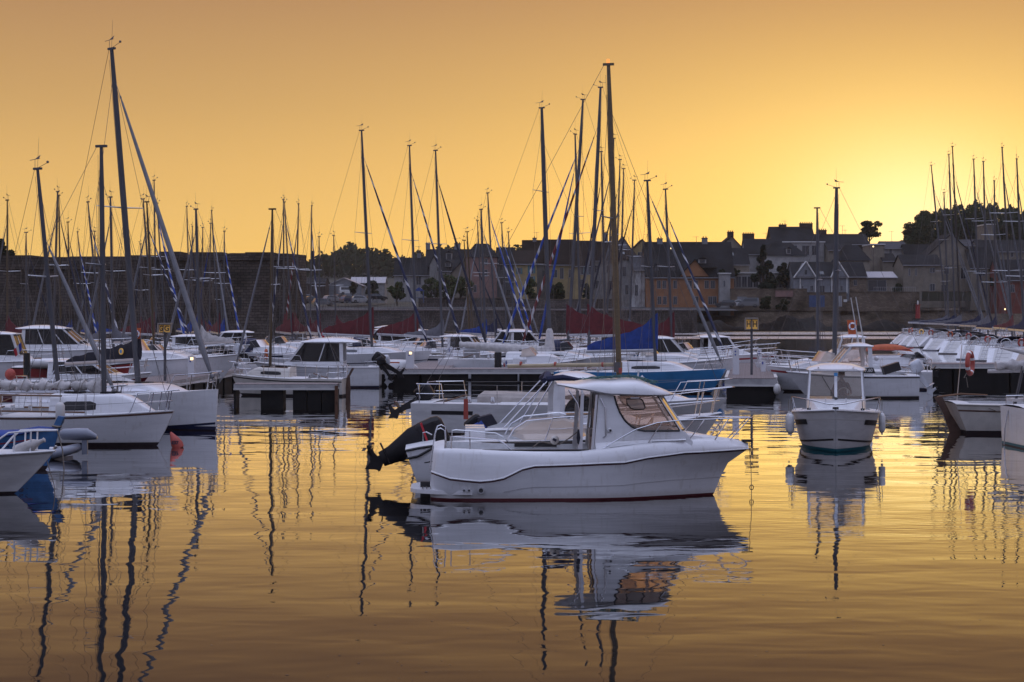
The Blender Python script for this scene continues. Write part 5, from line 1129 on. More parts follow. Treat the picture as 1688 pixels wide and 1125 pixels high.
cruiser('wheelhouse_boat', 'boxy white cabin boat cut by the left picture edge', -120, 84, 6.6, fb=1.6, fs=1.45, hz=(.25, .70), zs=.35, zr=1.30, fr=.35, nose=.5, ra=.3, glass='smoke', mull=(.5,))
cruiser('workboat', 'low dark red hulled boat carrying the white inflatable', 28, 79, 5.2, fb=1.55, fs=1.35, top='red', hz=(.2, .5), roof=False, zs=.2, boot='anti', rub='black', glass='smoke', wsH=.1)
def inflatable(label, px, Y, z, L=2.9, mat='white', rz=0., name='inflatable_dinghy', r=.22):
    t = thing(name, label, 'dinghy', (X(px, Y), Y, z), rz)
    for sg in (1, -1): MB().tube([(-L / 2, sg * .55, .0), (-L / 2 + .25, sg * .55, .0), (L * .2, sg * .55, .02), (L * .4, sg * .38, .10), (L * .5, sg * .02, .16)], [r * .4, r, r, r * .95, r * .8], 10).build('buoyancy_tube', mat, t)
    MB().prism([(-L / 2 + .2, -.5), (L * .2, -.5), (L * .42, 0), (L * .2, .5), (-L / 2 + .2, .5)], -.12, -.06, ax='z').build('floor_panel', 'greydeck', t)
    MB().box((-L / 2 + .3, 0, .05), (.06, .95, .4)).build('transom', 'wood', t); MB().box((0, 0, .15), (.25, 1.0, .04)).build('thwart', 'pale', t)
    return t
inflatable('white inflatable tender resting above the black sail cover', 109, 77.5, 1.55, 3.1)
cruiser('open_cruiser', 'white sports cruiser with greenish windscreen right of the black sail cover', 150, 88, 7.6, fb=1.75, fs=1.45, hz=(.30, .50), roof=False, zs=.45, nose=1.6, glass='glass', wsH=.55, yaw=-8)
cruiser('open_cruiser', 'small white cruiser with low windscreen beside the pontoon letter sign', 205, 97, 5.4, fb=1.55, fs=1.3, hz=(.30, .5), roof=False, zs=.4, nose=1.3, glass='smoke', wsH=.35)
cruiser('wheelhouse_boat', 'white boat with folding top and black side curtains beyond the letter sign', 165, 112, 9.5, fb=1.75, fs=1.5, hz=(.5, .78), zs=.25, zr=.75, fr=.4, nose=.9, ra=.1, glass='smoke')
# middle
t, H = cruiser('wheelhouse_cruiser', 'white wheelhouse cruiser with forward raked roof and three engines, middle of the picture', 627, 89.5, 6.4, right=False, fb=1.30, fs=1.05, hz=(.28, .72), zs=.30, zr=1.22, fr=.75, nose=.55, ra=.75, B_=2.5, glass='smoke', mull=(.42,), engines=((.0, 55, .95, 'engine', 'engine'), (-.6, 8, .8, 'engw', 'engw'), (.6, 30, .7, 'engine', 'engine')), camber=.16, roof_t=.12)
for x_ in (2.2, 3.0, 3.9): MB().tube([(x_, .3, 2.30), (x_, .3, 2.75)], .02, 5).build('rod_tube', 'pale', t)
cruiser('cabin_cruiser', 'white saloon cruiser with long window behind the red covered sloops', 585, 126, 8.0, fb=1.7, fs=1.45, hz=(.22, .62), zs=.35, zr=1.25, fr=.9, nose=1.0, ra=.3, B_=2.9, glass='smoke', mull=(.3, .65))
cruiser('open_cruiser', 'small white boat under a pale spray cover at the walkway corner', 815, 96, 5.0, fb=1.3, fs=1.0, hz=(.35, .6), roof=False, zs=.55, nose=1.0, glass='frost', wsH=.35, top='white2')
cruiser('cabin_cruiser', 'white cruiser with tall bow rail just beyond the sky blue hull', 1015, 90, 6.2, fb=1.55, fs=1.25, hz=(.25, .5), roof=False, zs=.45, nose=1.4, glass='glass', wsH=.4, yaw=-6)
cruiser('cabin_cruiser', 'white cruiser with raised bow rail moored against the lettered pontoon', 1030, 97, 6.0, fb=1.5, fs=1.25, hz=(.25, .55), zs=.4, zr=1.1, fr=.7, nose=1.0, glass='smoke', yaw=-8)
for k, (px_, Y_, L_, lab) in enumerate(((640, 132, 7, 'white hulled boat with small windows behind the slim striped jibs'), (735, 120, 6.5, 'low white cruiser behind the white pedestals'), (800, 125, 7, 'white cruiser with dark windscreen under the navy spiral jibs'), (860, 118, 6.5, 'white cruiser beyond the far end of the walkway'), (690, 140, 7.5, 'long white cruiser below the promenade wall'), (420, 128, 7, 'white cruiser before the rampart foot, right of the sugar scoop sterns'), (950, 122, 6.8, 'white cruiser showing under the broad red sail cover'), (300, 122, 7, 'white cruiser under the rampart left of the thick mast'))):
    cruiser('cabin_cruiser', lab, px_, Y_, L_, right=k % 3 != 1, fb=1.5, fs=1.25, hz=(.25, .55), roof=k % 2 == 0, zs=.4, zr=1.15, fr=.7, nose=1.1, glass='smoke', yaw=(-12, 8, 5)[k % 3], group='white cruisers among the sloops')
for k, (px_, Y_, L_, rt, kd, lab) in enumerate(((385, 116, 7.0, True, 0, 'white hull with navy hood below the blue covered sloop'), (452, 120, 7.4, False, 1, 'white boat with long windows below the rampart corner'), (505, 112, 6.6, True, 2, 'low white boat in front of the dark red sail covers'), (566, 117, 6.4, True, 0, 'white boat with navy hood behind the wheelhouse cruiser'),
      (700, 109, 6.8, True, 1, 'white boat with dark side windows behind the lit pedestal'), (748, 112, 6.0, False, 2, 'open white boat by the first walkway pedestals'), (880, 108, 7.2, True, 0, 'white boat with navy hood near the far walkway end'), (905, 128, 7.4, False, 1, 'pale cruiser before the quay wall under the yellow houses'),
      (1085, 110, 6.2, True, 2, 'open white boat beyond the navy spiral jib sloop'), (1120, 104, 6.0, True, 1, 'small cabin boat at the lettered pontoon with dark windows'), (18, 106, 7.5, True, 0, 'white boat with navy hood behind the left wheelhouse boat'), (395, 104, 5.6, False, 2, 'open white boat with outboard left of the cream sloop'))):
    t, H = cruiser('moored_boat', lab, px_, Y_, L_, right=rt, fb=1.45 + .1 * (k % 3), fs=1.15 + .12 * (k % 2), hz=(.25, .55), roof=kd == 1, zs=.38 + .1 * (kd == 0), zr=1.05 + .1 * (k % 3), fr=.5 + .1 * (k % 3), nose=1.2, glass='smoke', yaw=(-14, 9, 4, -5)[k % 4], stripe=((('navy', 'red', 'skyblue', 'greydeck')[k % 4]), .2, .3, 0, 1), top=('white', 'white2', 'cream')[k % 3],
                   engines=((0, 20 + 10 * (k % 4), .9, ('engine', 'engw')[k % 2], 'engine'),) if kd == 2 else (), wsH=.4, group='motorboats moored among the sloops')
    if kd == 0: dodger(t, L_ * .12, H.sh(.2), .9, .95, 1.7, 'cnavy')
    p = H.deck(.4); MB().tube([(p.x, -p.y - .1, .75), (p.x, -p.y - .1, .35)], [.10, .10], 8).build('side_fender', ('pale', 'blueband')[k % 2], t)
# right berths
t, H = cruiser('fishing_boat', 'square sterned white fishing boat with black waterline, side window tinted with sky glow and two long rods', 1508, 78.5, 5.7, right=False, fb=1.18, fs=1.0, hz=(.36, .66), zs=.42, zr=1.28, fr=.75, nose=.7, ra=.05, B_=2.3, glass='mist', mull=(), boot='black', stripe=('black', .06, .10, 0, .9), engines=((.0, 30, .9, 'engw', 'engw'),), wa=.82)
m = MB()
for k, (a, c) in enumerate((((1422, 590), (1404, 491)), ((1429, 590), (1410, 490)))):
    p0 = Vector((X(a[0], 78.5), 0, Z(a[1] + 8, 78.5))); p1 = Vector((X(c[0], 78.5), 0, Z(c[1], 78.5)))
    loc = lambda p: (-(p.x - t.location.x), .3 * k - .2, p.z)
    MB().tube([loc(p0), loc(p1)], [.035, .022], 6).build('outrigger_rod', 'pale', t)
MB().prism([(1.95, 1.12), (2.55, 1.12), (2.5, 1.36), (2.05, 1.36)], .965, .985).build('name_plate', 'black', t)
text('number_lettering', '7.60', .2, 'pale', t, (2.25, .99, 1.24), (R(90), 0, R(180)))
MB().sph((1.75, .2, 1.75), .11, n=12, m=8).build('radar_ball', 'white', t)
MB().box((1.15, .4, 1.32), (.75, .5, .36), ry=.3).build('black_crate', 'black', t)
cruiser('open_cruiser', 'white cuddy boat with red bow line against the lettered pontoon', 1425, 84.5, 4.6, right=False, fb=1.25, fs=1.1, hz=(.40, .62), roof=False, zs=.35, nose=.8, glass='frost', wsH=.5, stripe=('red', .20, .30, .2, 1), boot='anti')
t, H = cruiser('wheelhouse_boat', 'white boat with small cabin, windows tinted with sky glow, on the right berths', 1475, 96, 6.3, right=False, fb=1.25, fs=1.05, hz=(.28, .52), zs=.75, zr=1.38, fr=.25, nose=1.0, ra=.1, glass='mist', mull=(.5,), B_=2.3)
t, H = cruiser('cabin_cruiser', 'white flat topped cruiser carrying an orange canoe', 1512, 90, 5.6, right=False, fb=1.25, fs=1.1, hz=(.10, .60), roof=False, zs=.55, nose=.3, glass='smoke', wsH=.05, rails=False, engines=((.3, 50, .85, 'engine', 'engine'), (-.5, 0, .9, 'engw', 'engw')))
cn = thing('canoe', 'orange canoe lying on the flat topped cruiser', 'canoe', (X(1462, 89.7), 89.7, 1.62)); rs = []
for i in range(13):
    u = -1 + i / 6; w_ = .36 * (1 - u * u) ** .6 + .01; rs.append([(u * 1.35, w_ * math.cos(a), .26 + .10 * u * u - .30 * (1 - abs(u) ** 3) * max(0, math.sin(a)) ** .8) for a in [math.pi * k / 8 for k in range(9)]])
MB().loft([[(x, y, .26 - (z - .26)) for x, y, z in r_] for r_ in rs], closed=False).build('canoe_shell', 'orange', cn); MB().tube([r_[0] for r_ in rs], .025, 5).build('gunwale', 'redb', cn); MB().tube([r_[-1] for r_ in rs], .025, 5).build('gunwale', 'redb', cn)

# right foreground: old day sailer with wooden rudder, and a stern behind it
Y = 55.8; t = thing('day_sailer', 'cream day sailer with weathered wooden rudder and tiller at the right edge', 'sailing boat', (X(1582, Y), Y, 0), R(2))
H = Hull(0, 7.2, 2.4, fs=.95, fm=.92, fb=1.2, rake=.8, sk=-.45, wl=.78, tw=.7, full=2.2); H.ls = -.05
H.build(t, top='cream', boot='anti', stripe=('oldwood', .19, .24, 0, 1), cockpit=(.04, .5, .8, .4), rub='cream')
MB().prism([(-.82, 1.12), (-.56, 1.12), (-.30, .60), (.02, .08), (.12, -.4), (-.22, -.4), (-.34, .05), (-.52, .6)], -.035, .035).build('rudder', 'oldwood', t)
MB().tube([(-.72, 0, 1.12), (.05, .02, 1.22), (.9, .05, 1.18)], [.035, .03, .02], 6).build('tiller', 'wood', t)
MB().box((2.2, .2, 1.02), (1.1, .6, .10)).build('thwart_box', 'ccream', t)
MB().tube([(1.75, 0, .8), (2.05, -.05, 2.15)], [.05, .03], 7).build('boom_crutch', 'alud', t); MB().tube([(1.72, 0, .8), (1.95, -.15, 2.1)], .02, 4).build('crutch_line', 'wire', t)
MB().tube([(.9, 0, 1.93), (3.6, 0, 1.98)], [.06, .07], 8).build('boom', 'ccream', t)
MB().tube([(3.62, 0, .8), (3.7, 0, 9.2)], .07, 8).build('mast', 'alud', t)
m = MB(); rs = []
for i in range(20):
    u = i / 19; x = 1.15 + 2.4 * u; hh = .12 + .05 * math.sin(i * 1.9) + .12 * u
    rs.append([(x, .15 * math.cos(a), 2.12 + .25 * (1 - u) * 0 + hh * math.sin(a) * (1 + .2 * math.sin(2 * a + i))) for a in [2 * math.pi * k / 10 for k in range(10)]])
m.loft(rs).build('bundled_sail', 'ccream', t)
MB().tube([(3.55, -.02, 2.05), (2.2, -.05, 2.5), (1.25, .0, 2.68)], [.12, .09, .02], 8).build('loose_sail_fold', 'ccream', t)
MB().tube([(.05, .5, .9), (.22, .5, 2.75)], .014, 5).build('stern_pole', 'alu', t)
MB().tube([(.6, -1.03, .82), (1.2, -1.06, .6), (1.9, -1.1, .2), (2.2, -1.12, -.02)], .01, 4).build('mooring_line', 'rope', t)
fender((t.location.x + 1.35, Y - 1.22, .45), 'white sausage fender on the cream day sailer side', .10, .42)
lb_ = thing('ring_lifebuoy', 'faded orange red ring lifebuoy with white bands hanging beside the far pontoon', 'lifebuoy', (X(1599, 55.4), 55.4, Z(599, 55.4)), R(62), rx=0, ry=R(20))
ring_buoy(lb_, .33, .075, ('redb', 'reflect'))
MB().tube([(-.1, .03, -.32), (-.2, .1, -.55), (-.1, .05, -.5), (0, 0, -.8)], .012, 4).build('hanging_line', 'rope', lb_)
t, H = cruiser('motor_launch', 'white launch stern with teal waterline cut by the right edge', 1670, 49.8, 6.0, fb=1.3, fs=1.12, hz=(.4, .7), zs=.4, zr=1.2, B_=2.6, boot='teal', rub='white', yaw=3, glass='smoke', stripe=None)
MB().tube([(-.02, .4, 1.0), (-.1, .4, .5), (-.12, .4, .02)], .02, 5).build('boarding_ladder', 'steel', t)

# left foreground
Y = 36.9; t = thing('blue_cleated_boat', 'white bow with navy stripe and white tube rail in the lower left corner', 'motorboat', (X(90, Y), Y, 0), R(-3)); t.name = 'bow_railed_boat'
H = Hull(6.5, 0, 2.3, fs=.85, fm=.82, fb=.92, rake=.85, D=.35, wl=.80, tw=.8, full=2.0)
H.build(t, top='white2', boot='anti', stripe=('navy', .07, .20, .1, .84), cockpit=(.05, .5, .8, .3), rub='white', zb=.05)
for sg in (1, -1):
    yy = lambda x: sg * max(.12, H.b(H.tx(x)) * .85)
    MB().tube([(-2.5, yy(-2.5), .85), (-1.35, yy(-1.35), .84), (-1.05, yy(-1.05), 1.15), (-.85, yy(-.85), 1.30), (-.4, yy(-.4), 1.33), (.05, sg * .05, 1.33)], .022, 6).build('bow_rail', 'white', t)
    for x_ in (-.75, -.45): MB().tube([(x_, yy(x_), .86), (x_ + .02, yy(x_), 1.32)], .018, 6).build('rail_post', 'white', t)
MB().tube([(-.02, 0, .93), (-.10, 0, .93)], .05, 8).build('bow_roller', 'alu', t)
MB().tube([(-.15, -.05, .7), (.02, -.1, .2), (.05, -.12, -.05)], .01, 4).build('mooring_line', 'rope', t)
f_ = thing('boat_fender', 'dirty white fender lying on the foredeck in the lower left corner', 'fender', (t.location.x - .52, Y - .1, 1.0), 0, ry=R(68)); 
rs = [[(rr * math.cos(2 * math.pi * k / 10), rr * math.sin(2 * math.pi * k / 10), z) for k in range(10)] for z, rr in ((-.34, .02), (-.3, .12), (-.2, .13), (.12, .115), (.25, .05), (.32, .04), (.36, .055), (.38, .02))]
MB().loft(rs).build('fender_body', 'ccream', f_)
Y = 42.5; t = thing('wooden_boat', 'light blue wooden boat under a bright blue tarpaulin, stem rising beside a fender', 'rowing boat', (X(99, Y), Y, 0), R(-8))
H = Hull(5.5, 0, 2.0, fs=.85, fm=.70, fb=1.05, rake=.35, D=.35, wl=.70, tw=.6, full=1.8)
H.build(t, top='oldblue', boot='anti', stripe=('red', .20, .23, .1, .93), rub='cblue')
rs = []
for i in range(12):
    u = i / 11; x = -5.2 + 5.1 * u; tt = H.tx(x); zz = H.sh(tt); b_ = H.b(tt) * 1.02; rs.append([(x, b_ * math.cos(a), zz - .06 + (.05 + .24 * (1 - u) ** .5 + .03 * math.sin(i * 2)) * max(0, math.sin(a)) ** .7) for a in [math.pi * k / 12 for k in range(13)]])
MB().loft(rs, closed=False).build('tarpaulin', 'cblue', t)
MB().prism([(-.22, .92), (-.05, .90), (.12, 1.28), (-.03, 1.30)], -.06, .06).build('stem_post', 'oldblue', t)
MB().tube([(-.08 + .1 * math.cos(a), .09 * math.sin(a), 1.05 + .01 * math.sin(2 * a)) for a in [2 * math.pi * k / 10 for k in range(10)]], .03, 5, closed=True).build('stem_lashing', 'rope', t)
MB().tube([(-.05, -.08, 1.0), (.1, -.1, .5), (.16, -.12, -.1)], .016, 4).build('mooring_line', 'rope', t)
text('registration_lettering', 'CC 656', .26, 'navy', t, (-.95, -.62, .52), (R(90), R(-4), R(14)))
MB().sph((-2.4, 0, 1.10), .08, n=8, m=6).build('tarpaulin_knob', 'cblue', t)
gd = inflatable('grey tender half hidden behind the blue wooden stem', 78, 46, .12, 1.6, 'engg', r=.13)
rs = []
for x_, w_, h_ in ((.35, .10, .10), (.42, .15, .15), (.8, .17, .17), (1.05, .16, .16), (1.3, .06, .06)): rs.append([(x_, w_ * math.cos(a), .50 - .08 * (x_ > 1.2) + h_ * math.sin(a)) for a in [2 * math.pi * k / 10 for k in range(10)]])
o_m = MB().loft(rs).build('outboard_motor', 'engg', gd); MB().box((.98, 0, .22), (.14, .10, .5)).build('motor_leg', 'engg', o_m)
fender((X(100, 48.9), 48.85, 1.0), 'tall grey white fender hanging on the small near sloop side', .13, .62, 'pale')
bo = thing('mooring_buoy', 'conical faded red plastic buoy floating at the near sloop bow', 'buoy', (X(291, 49.5), 49.5, .12), 0, ry=R(-28)); rs = [[(rr * math.cos(2 * math.pi * k / 12), rr * math.sin(2 * math.pi * k / 12), z) for k in range(12)] for z, rr in ((-.25, .03), (-.16, .15), (-.02, .17), (.12, .13), (.28, .06), (.36, .02))]
MB().loft(rs).build('buoy_body', 'redb', bo); text('buoy_lettering', 'E37', .13, 'ink', bo, (0, -.165, .03), (R(90), R(30), 0))

# ------------------------------------------------------------------ pontoons
def pontoon(name, label, a, b_, width, zd=.75, floats=(), edge=.16, planks=True, pl=.14):
    """a, b_: end points (x,y) of the near long edge; the deck lies on its far side. floats = (start,end) fractions"""
    a, b_ = Vector((*a, 0)), Vector((*b_, 0)); d_ = b_ - a; L = d_.length; ang = math.atan2(d_.y, d_.x)
    t = thing(name, label, 'pontoon', a, ang)
    MB().box((L / 2, .03, zd - edge / 2 - .02), (L, .06, edge)).build('edge_beam', 'dockedge', t); MB().box((L / 2, width - .03, zd - edge / 2 - .02), (L, .06, edge)).build('edge_beam', 'dockedge', t)
    MB().box((L / 2, -.03, zd - edge - .05), (L, .05, .07)).build('rubbing_strip', 'pale', t)
    n = int(L / pl)
    if planks:
        me = None; k0 = 0
        for k in range(n):
            x = (k + .5) * pl
            if k < 290:
                if me is None:
                    o = MB().box((0, 0, 0), (pl - .012, width - .1, .035)).build('plank', 'plank', t, loc=(x, width / 2, zd)); me = o.data
                else:
                    o = bpy.data.objects.new('plank', me); col.objects.link(o); o.parent = t; o.location = (x, width / 2, zd + .003 * math.sin(k * 2.3))
            else: k0 = k; break
        if k0:
            m = MB()
            for k in range(k0, n): m.box(((k + .5) * pl, width / 2, zd + .003 * math.sin(k * 2.3)), (pl - .012, width - .1, .035))
            m.build('far_planking', 'plank', t)['kind'] = 'stuff'
    for (u, v) in floats:
        MB().box((lerp(0, L, (u + v) / 2), width / 2, (zd - edge - .1) / 2 - .2), (L * (v - u), width - .12, zd - edge - .05 + .4)).build('float', 'float', t)
        o = t.children[-1] if False else None
    return t
Yf = 74.0
pontoon('finger_pontoon', 'short finger pontoon on black floats in front of the little cream sloop', (X(385, Yf), Yf), (X(556, Yf), Yf), 1.1, .78, ((.0, .02), (.26, .475), (.57, .70), (.71, .84), (.85, .995)))
rp = thing('pontoon_end_tube', 'rusty tube at the outer corner of the short finger pontoon', 'tube', (X(555, Yf), Yf - .12, 0)); MB().tube([(0, 0, -.4), (0, 0, .72)], .07, 8).build('tube_shaft', 'rust', rp)
pontoon('walkway', 'pontoon walkway running away beneath the yellow letter G sign', (X(262, 74), 74), (X(400, 93), 93), 2.3, .78, tuple((k / 8 + .01, k / 8 + .11) for k in range(8)))
pontoon('main_pontoon', 'long black floated pontoon with white service pedestals in the middle', (X(612, 91), 91), (X(1100, 91.5), 91.5), 2.4, .85, tuple((k / 6 + .004, k / 6 + .160) for k in range(6)))
pontoon('branch_walkway', 'pontoon walkway lined by white pedestals leading towards the town', (X(735, 93.5), 93.5), (X(862, 175), 175), 2.6, .80, tuple((k / 20 + .004, k / 20 + .045) for k in range(20)), pl=.28)
tH = pontoon('lettered_pontoon', 'grey decked pontoon head under the double letter H sign', (X(1196, 79.2), 79.2), (X(1281, 79.2), 79.2), .01, .8, ())
for o in list(tH.children): bpy.data.objects.remove(o)
bpy.data.objects.remove(tH)
# the H pontoon runs straight away from the camera
aH = Vector((X(1281, 79.2), 79.2)); bH = Vector((X(1263, 112), 112))
tH = pontoon('lettered_pontoon', 'grey decked pontoon head under the double letter H sign', (aH.x, aH.y), (bH.x + .2, bH.y), 2.32, .82, tuple((k / 8 + .0, k / 8 + .118) for k in range(8)))
MB().box((-.04, 1.16, .62), (.08, 2.36, .34)).build('end_beam', 'dockedge', tH); MB().box((-.10, 1.16, .50), (.05, 2.36, .07)).build('rubbing_strip', 'pale', tH)
MB().sph((-.1, 0.0, .34), .22, (1, .8, 1.2)).build('corner_fender', 'pale', tH)
for yy in (.04, 2.28): MB().box((16, yy, .84), (31, .14, .05)).build('pale_kerb', 'pale', tH)
pontoon('outer_pontoon', 'long black floated pontoon behind the orange ring lifebuoy at the right', (X(1290, 95), 95), (X(1760, 94.5), 94.5), 2.4, 1.02, tuple((k / 5 + .003, k / 5 + .196) for k in range(5)))
def pedestal(px, Y, zd, label, h=.95, lit=False, w_=.26, group='white service pedestals on the pontoons'):
    t = thing('service_pedestal', label, 'pedestal', (X(px, Y), Y, zd), 0, group)
    MB().prism([(-w_ / 2, 0), (w_ / 2, 0), (w_ / 2, h * .93), (w_ * .2, h), (-w_ / 2, h * .96)], -w_ / 2, w_ / 2).build('pedestal_body', 'pedestal', t)
    for k in range(2): MB().tube([(-.04, -w_ / 2 - .01, h * (.72 + .12 * k)), (-.04, -w_ / 2 + .01, h * (.72 + .12 * k))], .04, 8).build('socket', 'blueband', t)
    if lit: MB().box((.03, -w_ / 2 - .012, h * .84), (.13, .02, .11)).build('lamp_window', 'lamp', t)
    return t
t = pedestal(676, 92.2, .87, 'wide rounded pedestal with lit lamp on the middle pontoon', .95, True, .42)
for k, (px_, by_) in enumerate(((739, 598), (766, 590), (789, 585), (809, 580), (826, 575), (841, 571), (855, 568))):
    Y_ = 3.0 * F / (by_ - HY); pedestal(px_ + 3, Y_, .81, ['first', 'second', 'third', 'fourth', 'fifth', 'sixth', 'seventh and farthest'][k] + ' white pedestal along the walkway leading to the town', .95, False, .34)
pedestal(316, 82, .80, 'white pedestal with warm lamp right of the letter G sign', 1.0, True, .30)
pedestal(1213, 84, .84, 'tall white pedestal with two blue dots left of the double H sign', 1.3, False, .28); pedestal(1252, 99, .84, 'small white pedestal at the far end of the lettered pontoon', .9, False, .22); pedestal(1258, 88, .84, 'low pale pedestal on the right kerb of the lettered pontoon', .55, False, .22)
def letter_sign(px, Yp, base_z, ptop, pbot, faces, label, size):
    t = thing('letter_sign', label, 'sign', (X(px, Yp), Yp, base_z)); z1 = Z(ptop, Yp) - base_z; z0 = Z(pbot, Yp) - base_z
    MB().tube([(0, .0, 0), (0, .0, z0 + .05)], .06, 10).build('post', 'alud', t)
    MB().tube([(0, 0, z0 - .03), (0, 0, z0 + .0)], .13, 12).build('post_collar', 'alud', t)
    MB().box((0, 0, z1 + .03), (.58, .42, .06)).build('sign_cap', 'signback', t)
    for k, (dx, w_, ch_, yaw) in enumerate(faces):
        MB().box((dx, 0, (z0 + z1) / 2), (w_ + .05, .10, z1 - z0), rz=yaw).build('sign_box', 'signback', t)
        nrm = Vector((math.sin(yaw), -math.cos(yaw), 0)); c_ = Vector((dx, 0, (z0 + z1) / 2)) + nrm * .056
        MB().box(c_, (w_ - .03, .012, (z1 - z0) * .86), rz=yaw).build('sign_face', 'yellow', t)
        o = text('letter', ch_, size, 'ink', t, c_ + nrm * .010 - Vector((0, 0, .0)), (R(90), 0, yaw), .004); o.scale = (min(1, (w_ - .06) / (size * .62)), 1, 1)
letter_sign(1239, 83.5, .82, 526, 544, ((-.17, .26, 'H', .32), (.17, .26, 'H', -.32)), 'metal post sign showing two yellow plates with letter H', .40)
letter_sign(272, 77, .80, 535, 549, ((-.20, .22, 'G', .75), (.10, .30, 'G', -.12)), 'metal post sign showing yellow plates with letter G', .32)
def lifering_board(px, Y, ytop, ybot, label, wtop=.55, wbot=.36):
    t = thing('lifebuoy_board', label, 'lifebuoy board', (X(px, Y), Y, 0)); z1, z0 = Z(ytop, Y), Z(ybot, Y)
    MB().prism([(-wbot / 2, z0), (wbot / 2, z0), (wtop / 2, z1), (-wtop / 2, z1)], 0, .12).build('board', 'orange', t); MB().tube([(0, .2, .8), (0, .2, z0 + .2)], .05, 8).build('post', 'alud', t)
    ring_buoy(t, .17, .045, ('reflect', 'blueband'), 4, loc=(0, -.06, lerp(z0, z1, .64))); return t
lifering_board(1405, 96.5, 528, 556, 'orange lifebuoy board with white ring above the right berths')
lifering_board(224, 92, 541, 569, 'orange lifebuoy board beside the tall leaning mast at left', .5, .35)
t = thing('utility_box', 'grey slatted box on the middle pontoon', 'box', (X(778, 104), 104, .84)); MB().box((0, 0, .42), (.95, .5, .84)).build('box_body', 'greydeck', t); MB().box((0, 0, .86), (1.0, .55, .04)).build('box_lid', 'dockedge', t)
for k in range(6): MB().box((0, -.26, .12 + .12 * k), (.9, .03, .05)).build('slat', 'dockedge', t)
t = thing('mooring_pile', 'black capped pile standing on the middle pontoon', 'post', (X(821, 94), 94, .5)); MB().tube([(0, 0, -1), (0, 0, 1.15)], .19, 12).build('pile_shaft', 'black', t); MB().tube([(0, 0, 1.15), (0, 0, 1.2)], [.2, .12], 12).build('pile_cap', 'black', t)
t = thing('upturned_dinghy', 'small white dinghy lying upside down on the middle pontoon', 'dinghy', (X(668, 92.8), 92.8, .86)); rs = []
t.location.x = X(655, 92.8)
for i in range(11):
    u = -1 + i / 5; w_ = .6 * (1 - max(0, u) ** 2.2) + .03; h_ = .42 * (1 - max(0, u) ** 3) + .04; rs.append([(u * 1.1, w_ * math.cos(a), h_ * max(0, math.sin(a)) ** .6) for a in [math.pi * k / 10 for k in range(11)]])
MB().loft(rs, closed=False).build('dinghy_hull', 'white2', t); MB().box((-.1, -.5, .28), (.5, .12, .12)).build('orange_patch', 'orange', t)
t = thing('quay_post', 'dark post left of the white inflatable', 'post', (X(44, 76), 76, 0)); MB().tube([(0, 0, -1), (0, 0, 2.0)], .14, 10).build('pile_shaft', 'black', t); MB().tube([(0, 0, 2.0), (0, 0, 2.04)], .15, 10).build('pile_cap', 'black', t)
flag((X(40, 74.5), 74.5, 1.7), 'small tricolour flag beside the dark post at left', .8)
flag((X(838, 80), 80, 1.2), 'limp tricolour ensign hanging near the pontoon corner', .4)
flag((X(545, 132), 132, 1.4), 'tricolour ensign among the red sail covers', 1.3)
# ------------------------------------------------------------------ shore
def hgt(x, y):
    px = CX + x * F / max(y, 1)
    z = 4.3 + max(0, y - 400) * .02
    z += max(0, min(1, (y - 395) / 150)) ** 1.1 * 9 * max(0, min(1, (px - 640) / 300))
    z += max(0, min(1, (y - 430) / 200)) * 17 * max(0, min(1, (px - 1380) / 200))
    z += max(0, min(1, (y - 560) / 240)) * 14 * max(0, 1 - abs(px - 560) / 400)
    return z
m = MB(); GX = [-260 + 12 * i for i in range(52)]; GY = [0, 12, 30, 55, 80, 110, 150, 200, 260, 330, 420, 520]
def front(x): return 322 if x < 31 else (322 + (x - 31) * 6.1 if x < 42 else 389)
vs = []; fs = []
for j, gy in enumerate(GY):
    for gx in GX: y = front(gx) + gy; vs.append((gx * (1 + gy / 900), y, hgt(gx, y) if gy > 0 else 4.2))
for j in range(len(GY) - 1):
    for i in range(len(GX) - 1): k = j * len(GX) + i; fs.append((k, k + 1, k + len(GX) + 1, k + len(GX)))
tag(m.add(vs, fs).build('hillside', 'soil'), kind='structure')
# quay wall (vertical, left and middle) and sloping sea wall (right)
wl = thing('quay_wall', 'long masonry quay wall with pale coping below the promenade', 'wall', (0, 0, 0))
MB().box((X(480, 322) + 36, 321.3, 1.1), (73, 1.2, 6.1)).build('wall_face', 'quay', wl, smooth=False)
for k in range(24): MB().box((X(480, 322) + 1.5 + k * 3.05, 321.2, 4.24), (3.0, 1.5, .22)).build('coping_stone', 'plank', wl)
sl = thing('sea_wall', 'sloping rubble sea wall under the street with the parked cars', 'wall', (0, 0, 0))
m = MB(); rs = []
for i in range(40):
    x = 36 + i * 2.9; rs.append([(x, 383 + 1.2 * math.sin(i * .7), -.6), (x, 386 + .4 * math.sin(i * 1.3), 1.4), (x, 388.5, 3.2), (x, 390, 4.75), (x, 391.5, 4.78), (x, 391.5, -1)])
m.loft(rs).build('rubble_slope', 'rubble', sl, ang=60)
MB().box((98, 391, 4.88), (104, .7, .22)).build('kerb_stone', 'rubble', sl)
MB().box((33.2, 355, 1.2), (1.0, 68, 6.0)).build('wall_return', 'quay', wl, smooth=False)
m = MB().box((X(480, 322) - 20, 321.6, 1), (30, 1, 6)); m.build('return_wall', 'quay', wl, smooth=False)
tag(MB().box((98, 395.5, 4.72), (110, 8.5, .12)).build('street', 'asphalt', smooth=False), kind='structure')
tag(MB().box((-12, 345, 4.45), (110, 20, .1), rx=R(2.2)).build('car_park', 'asphalt', smooth=False), kind='structure')
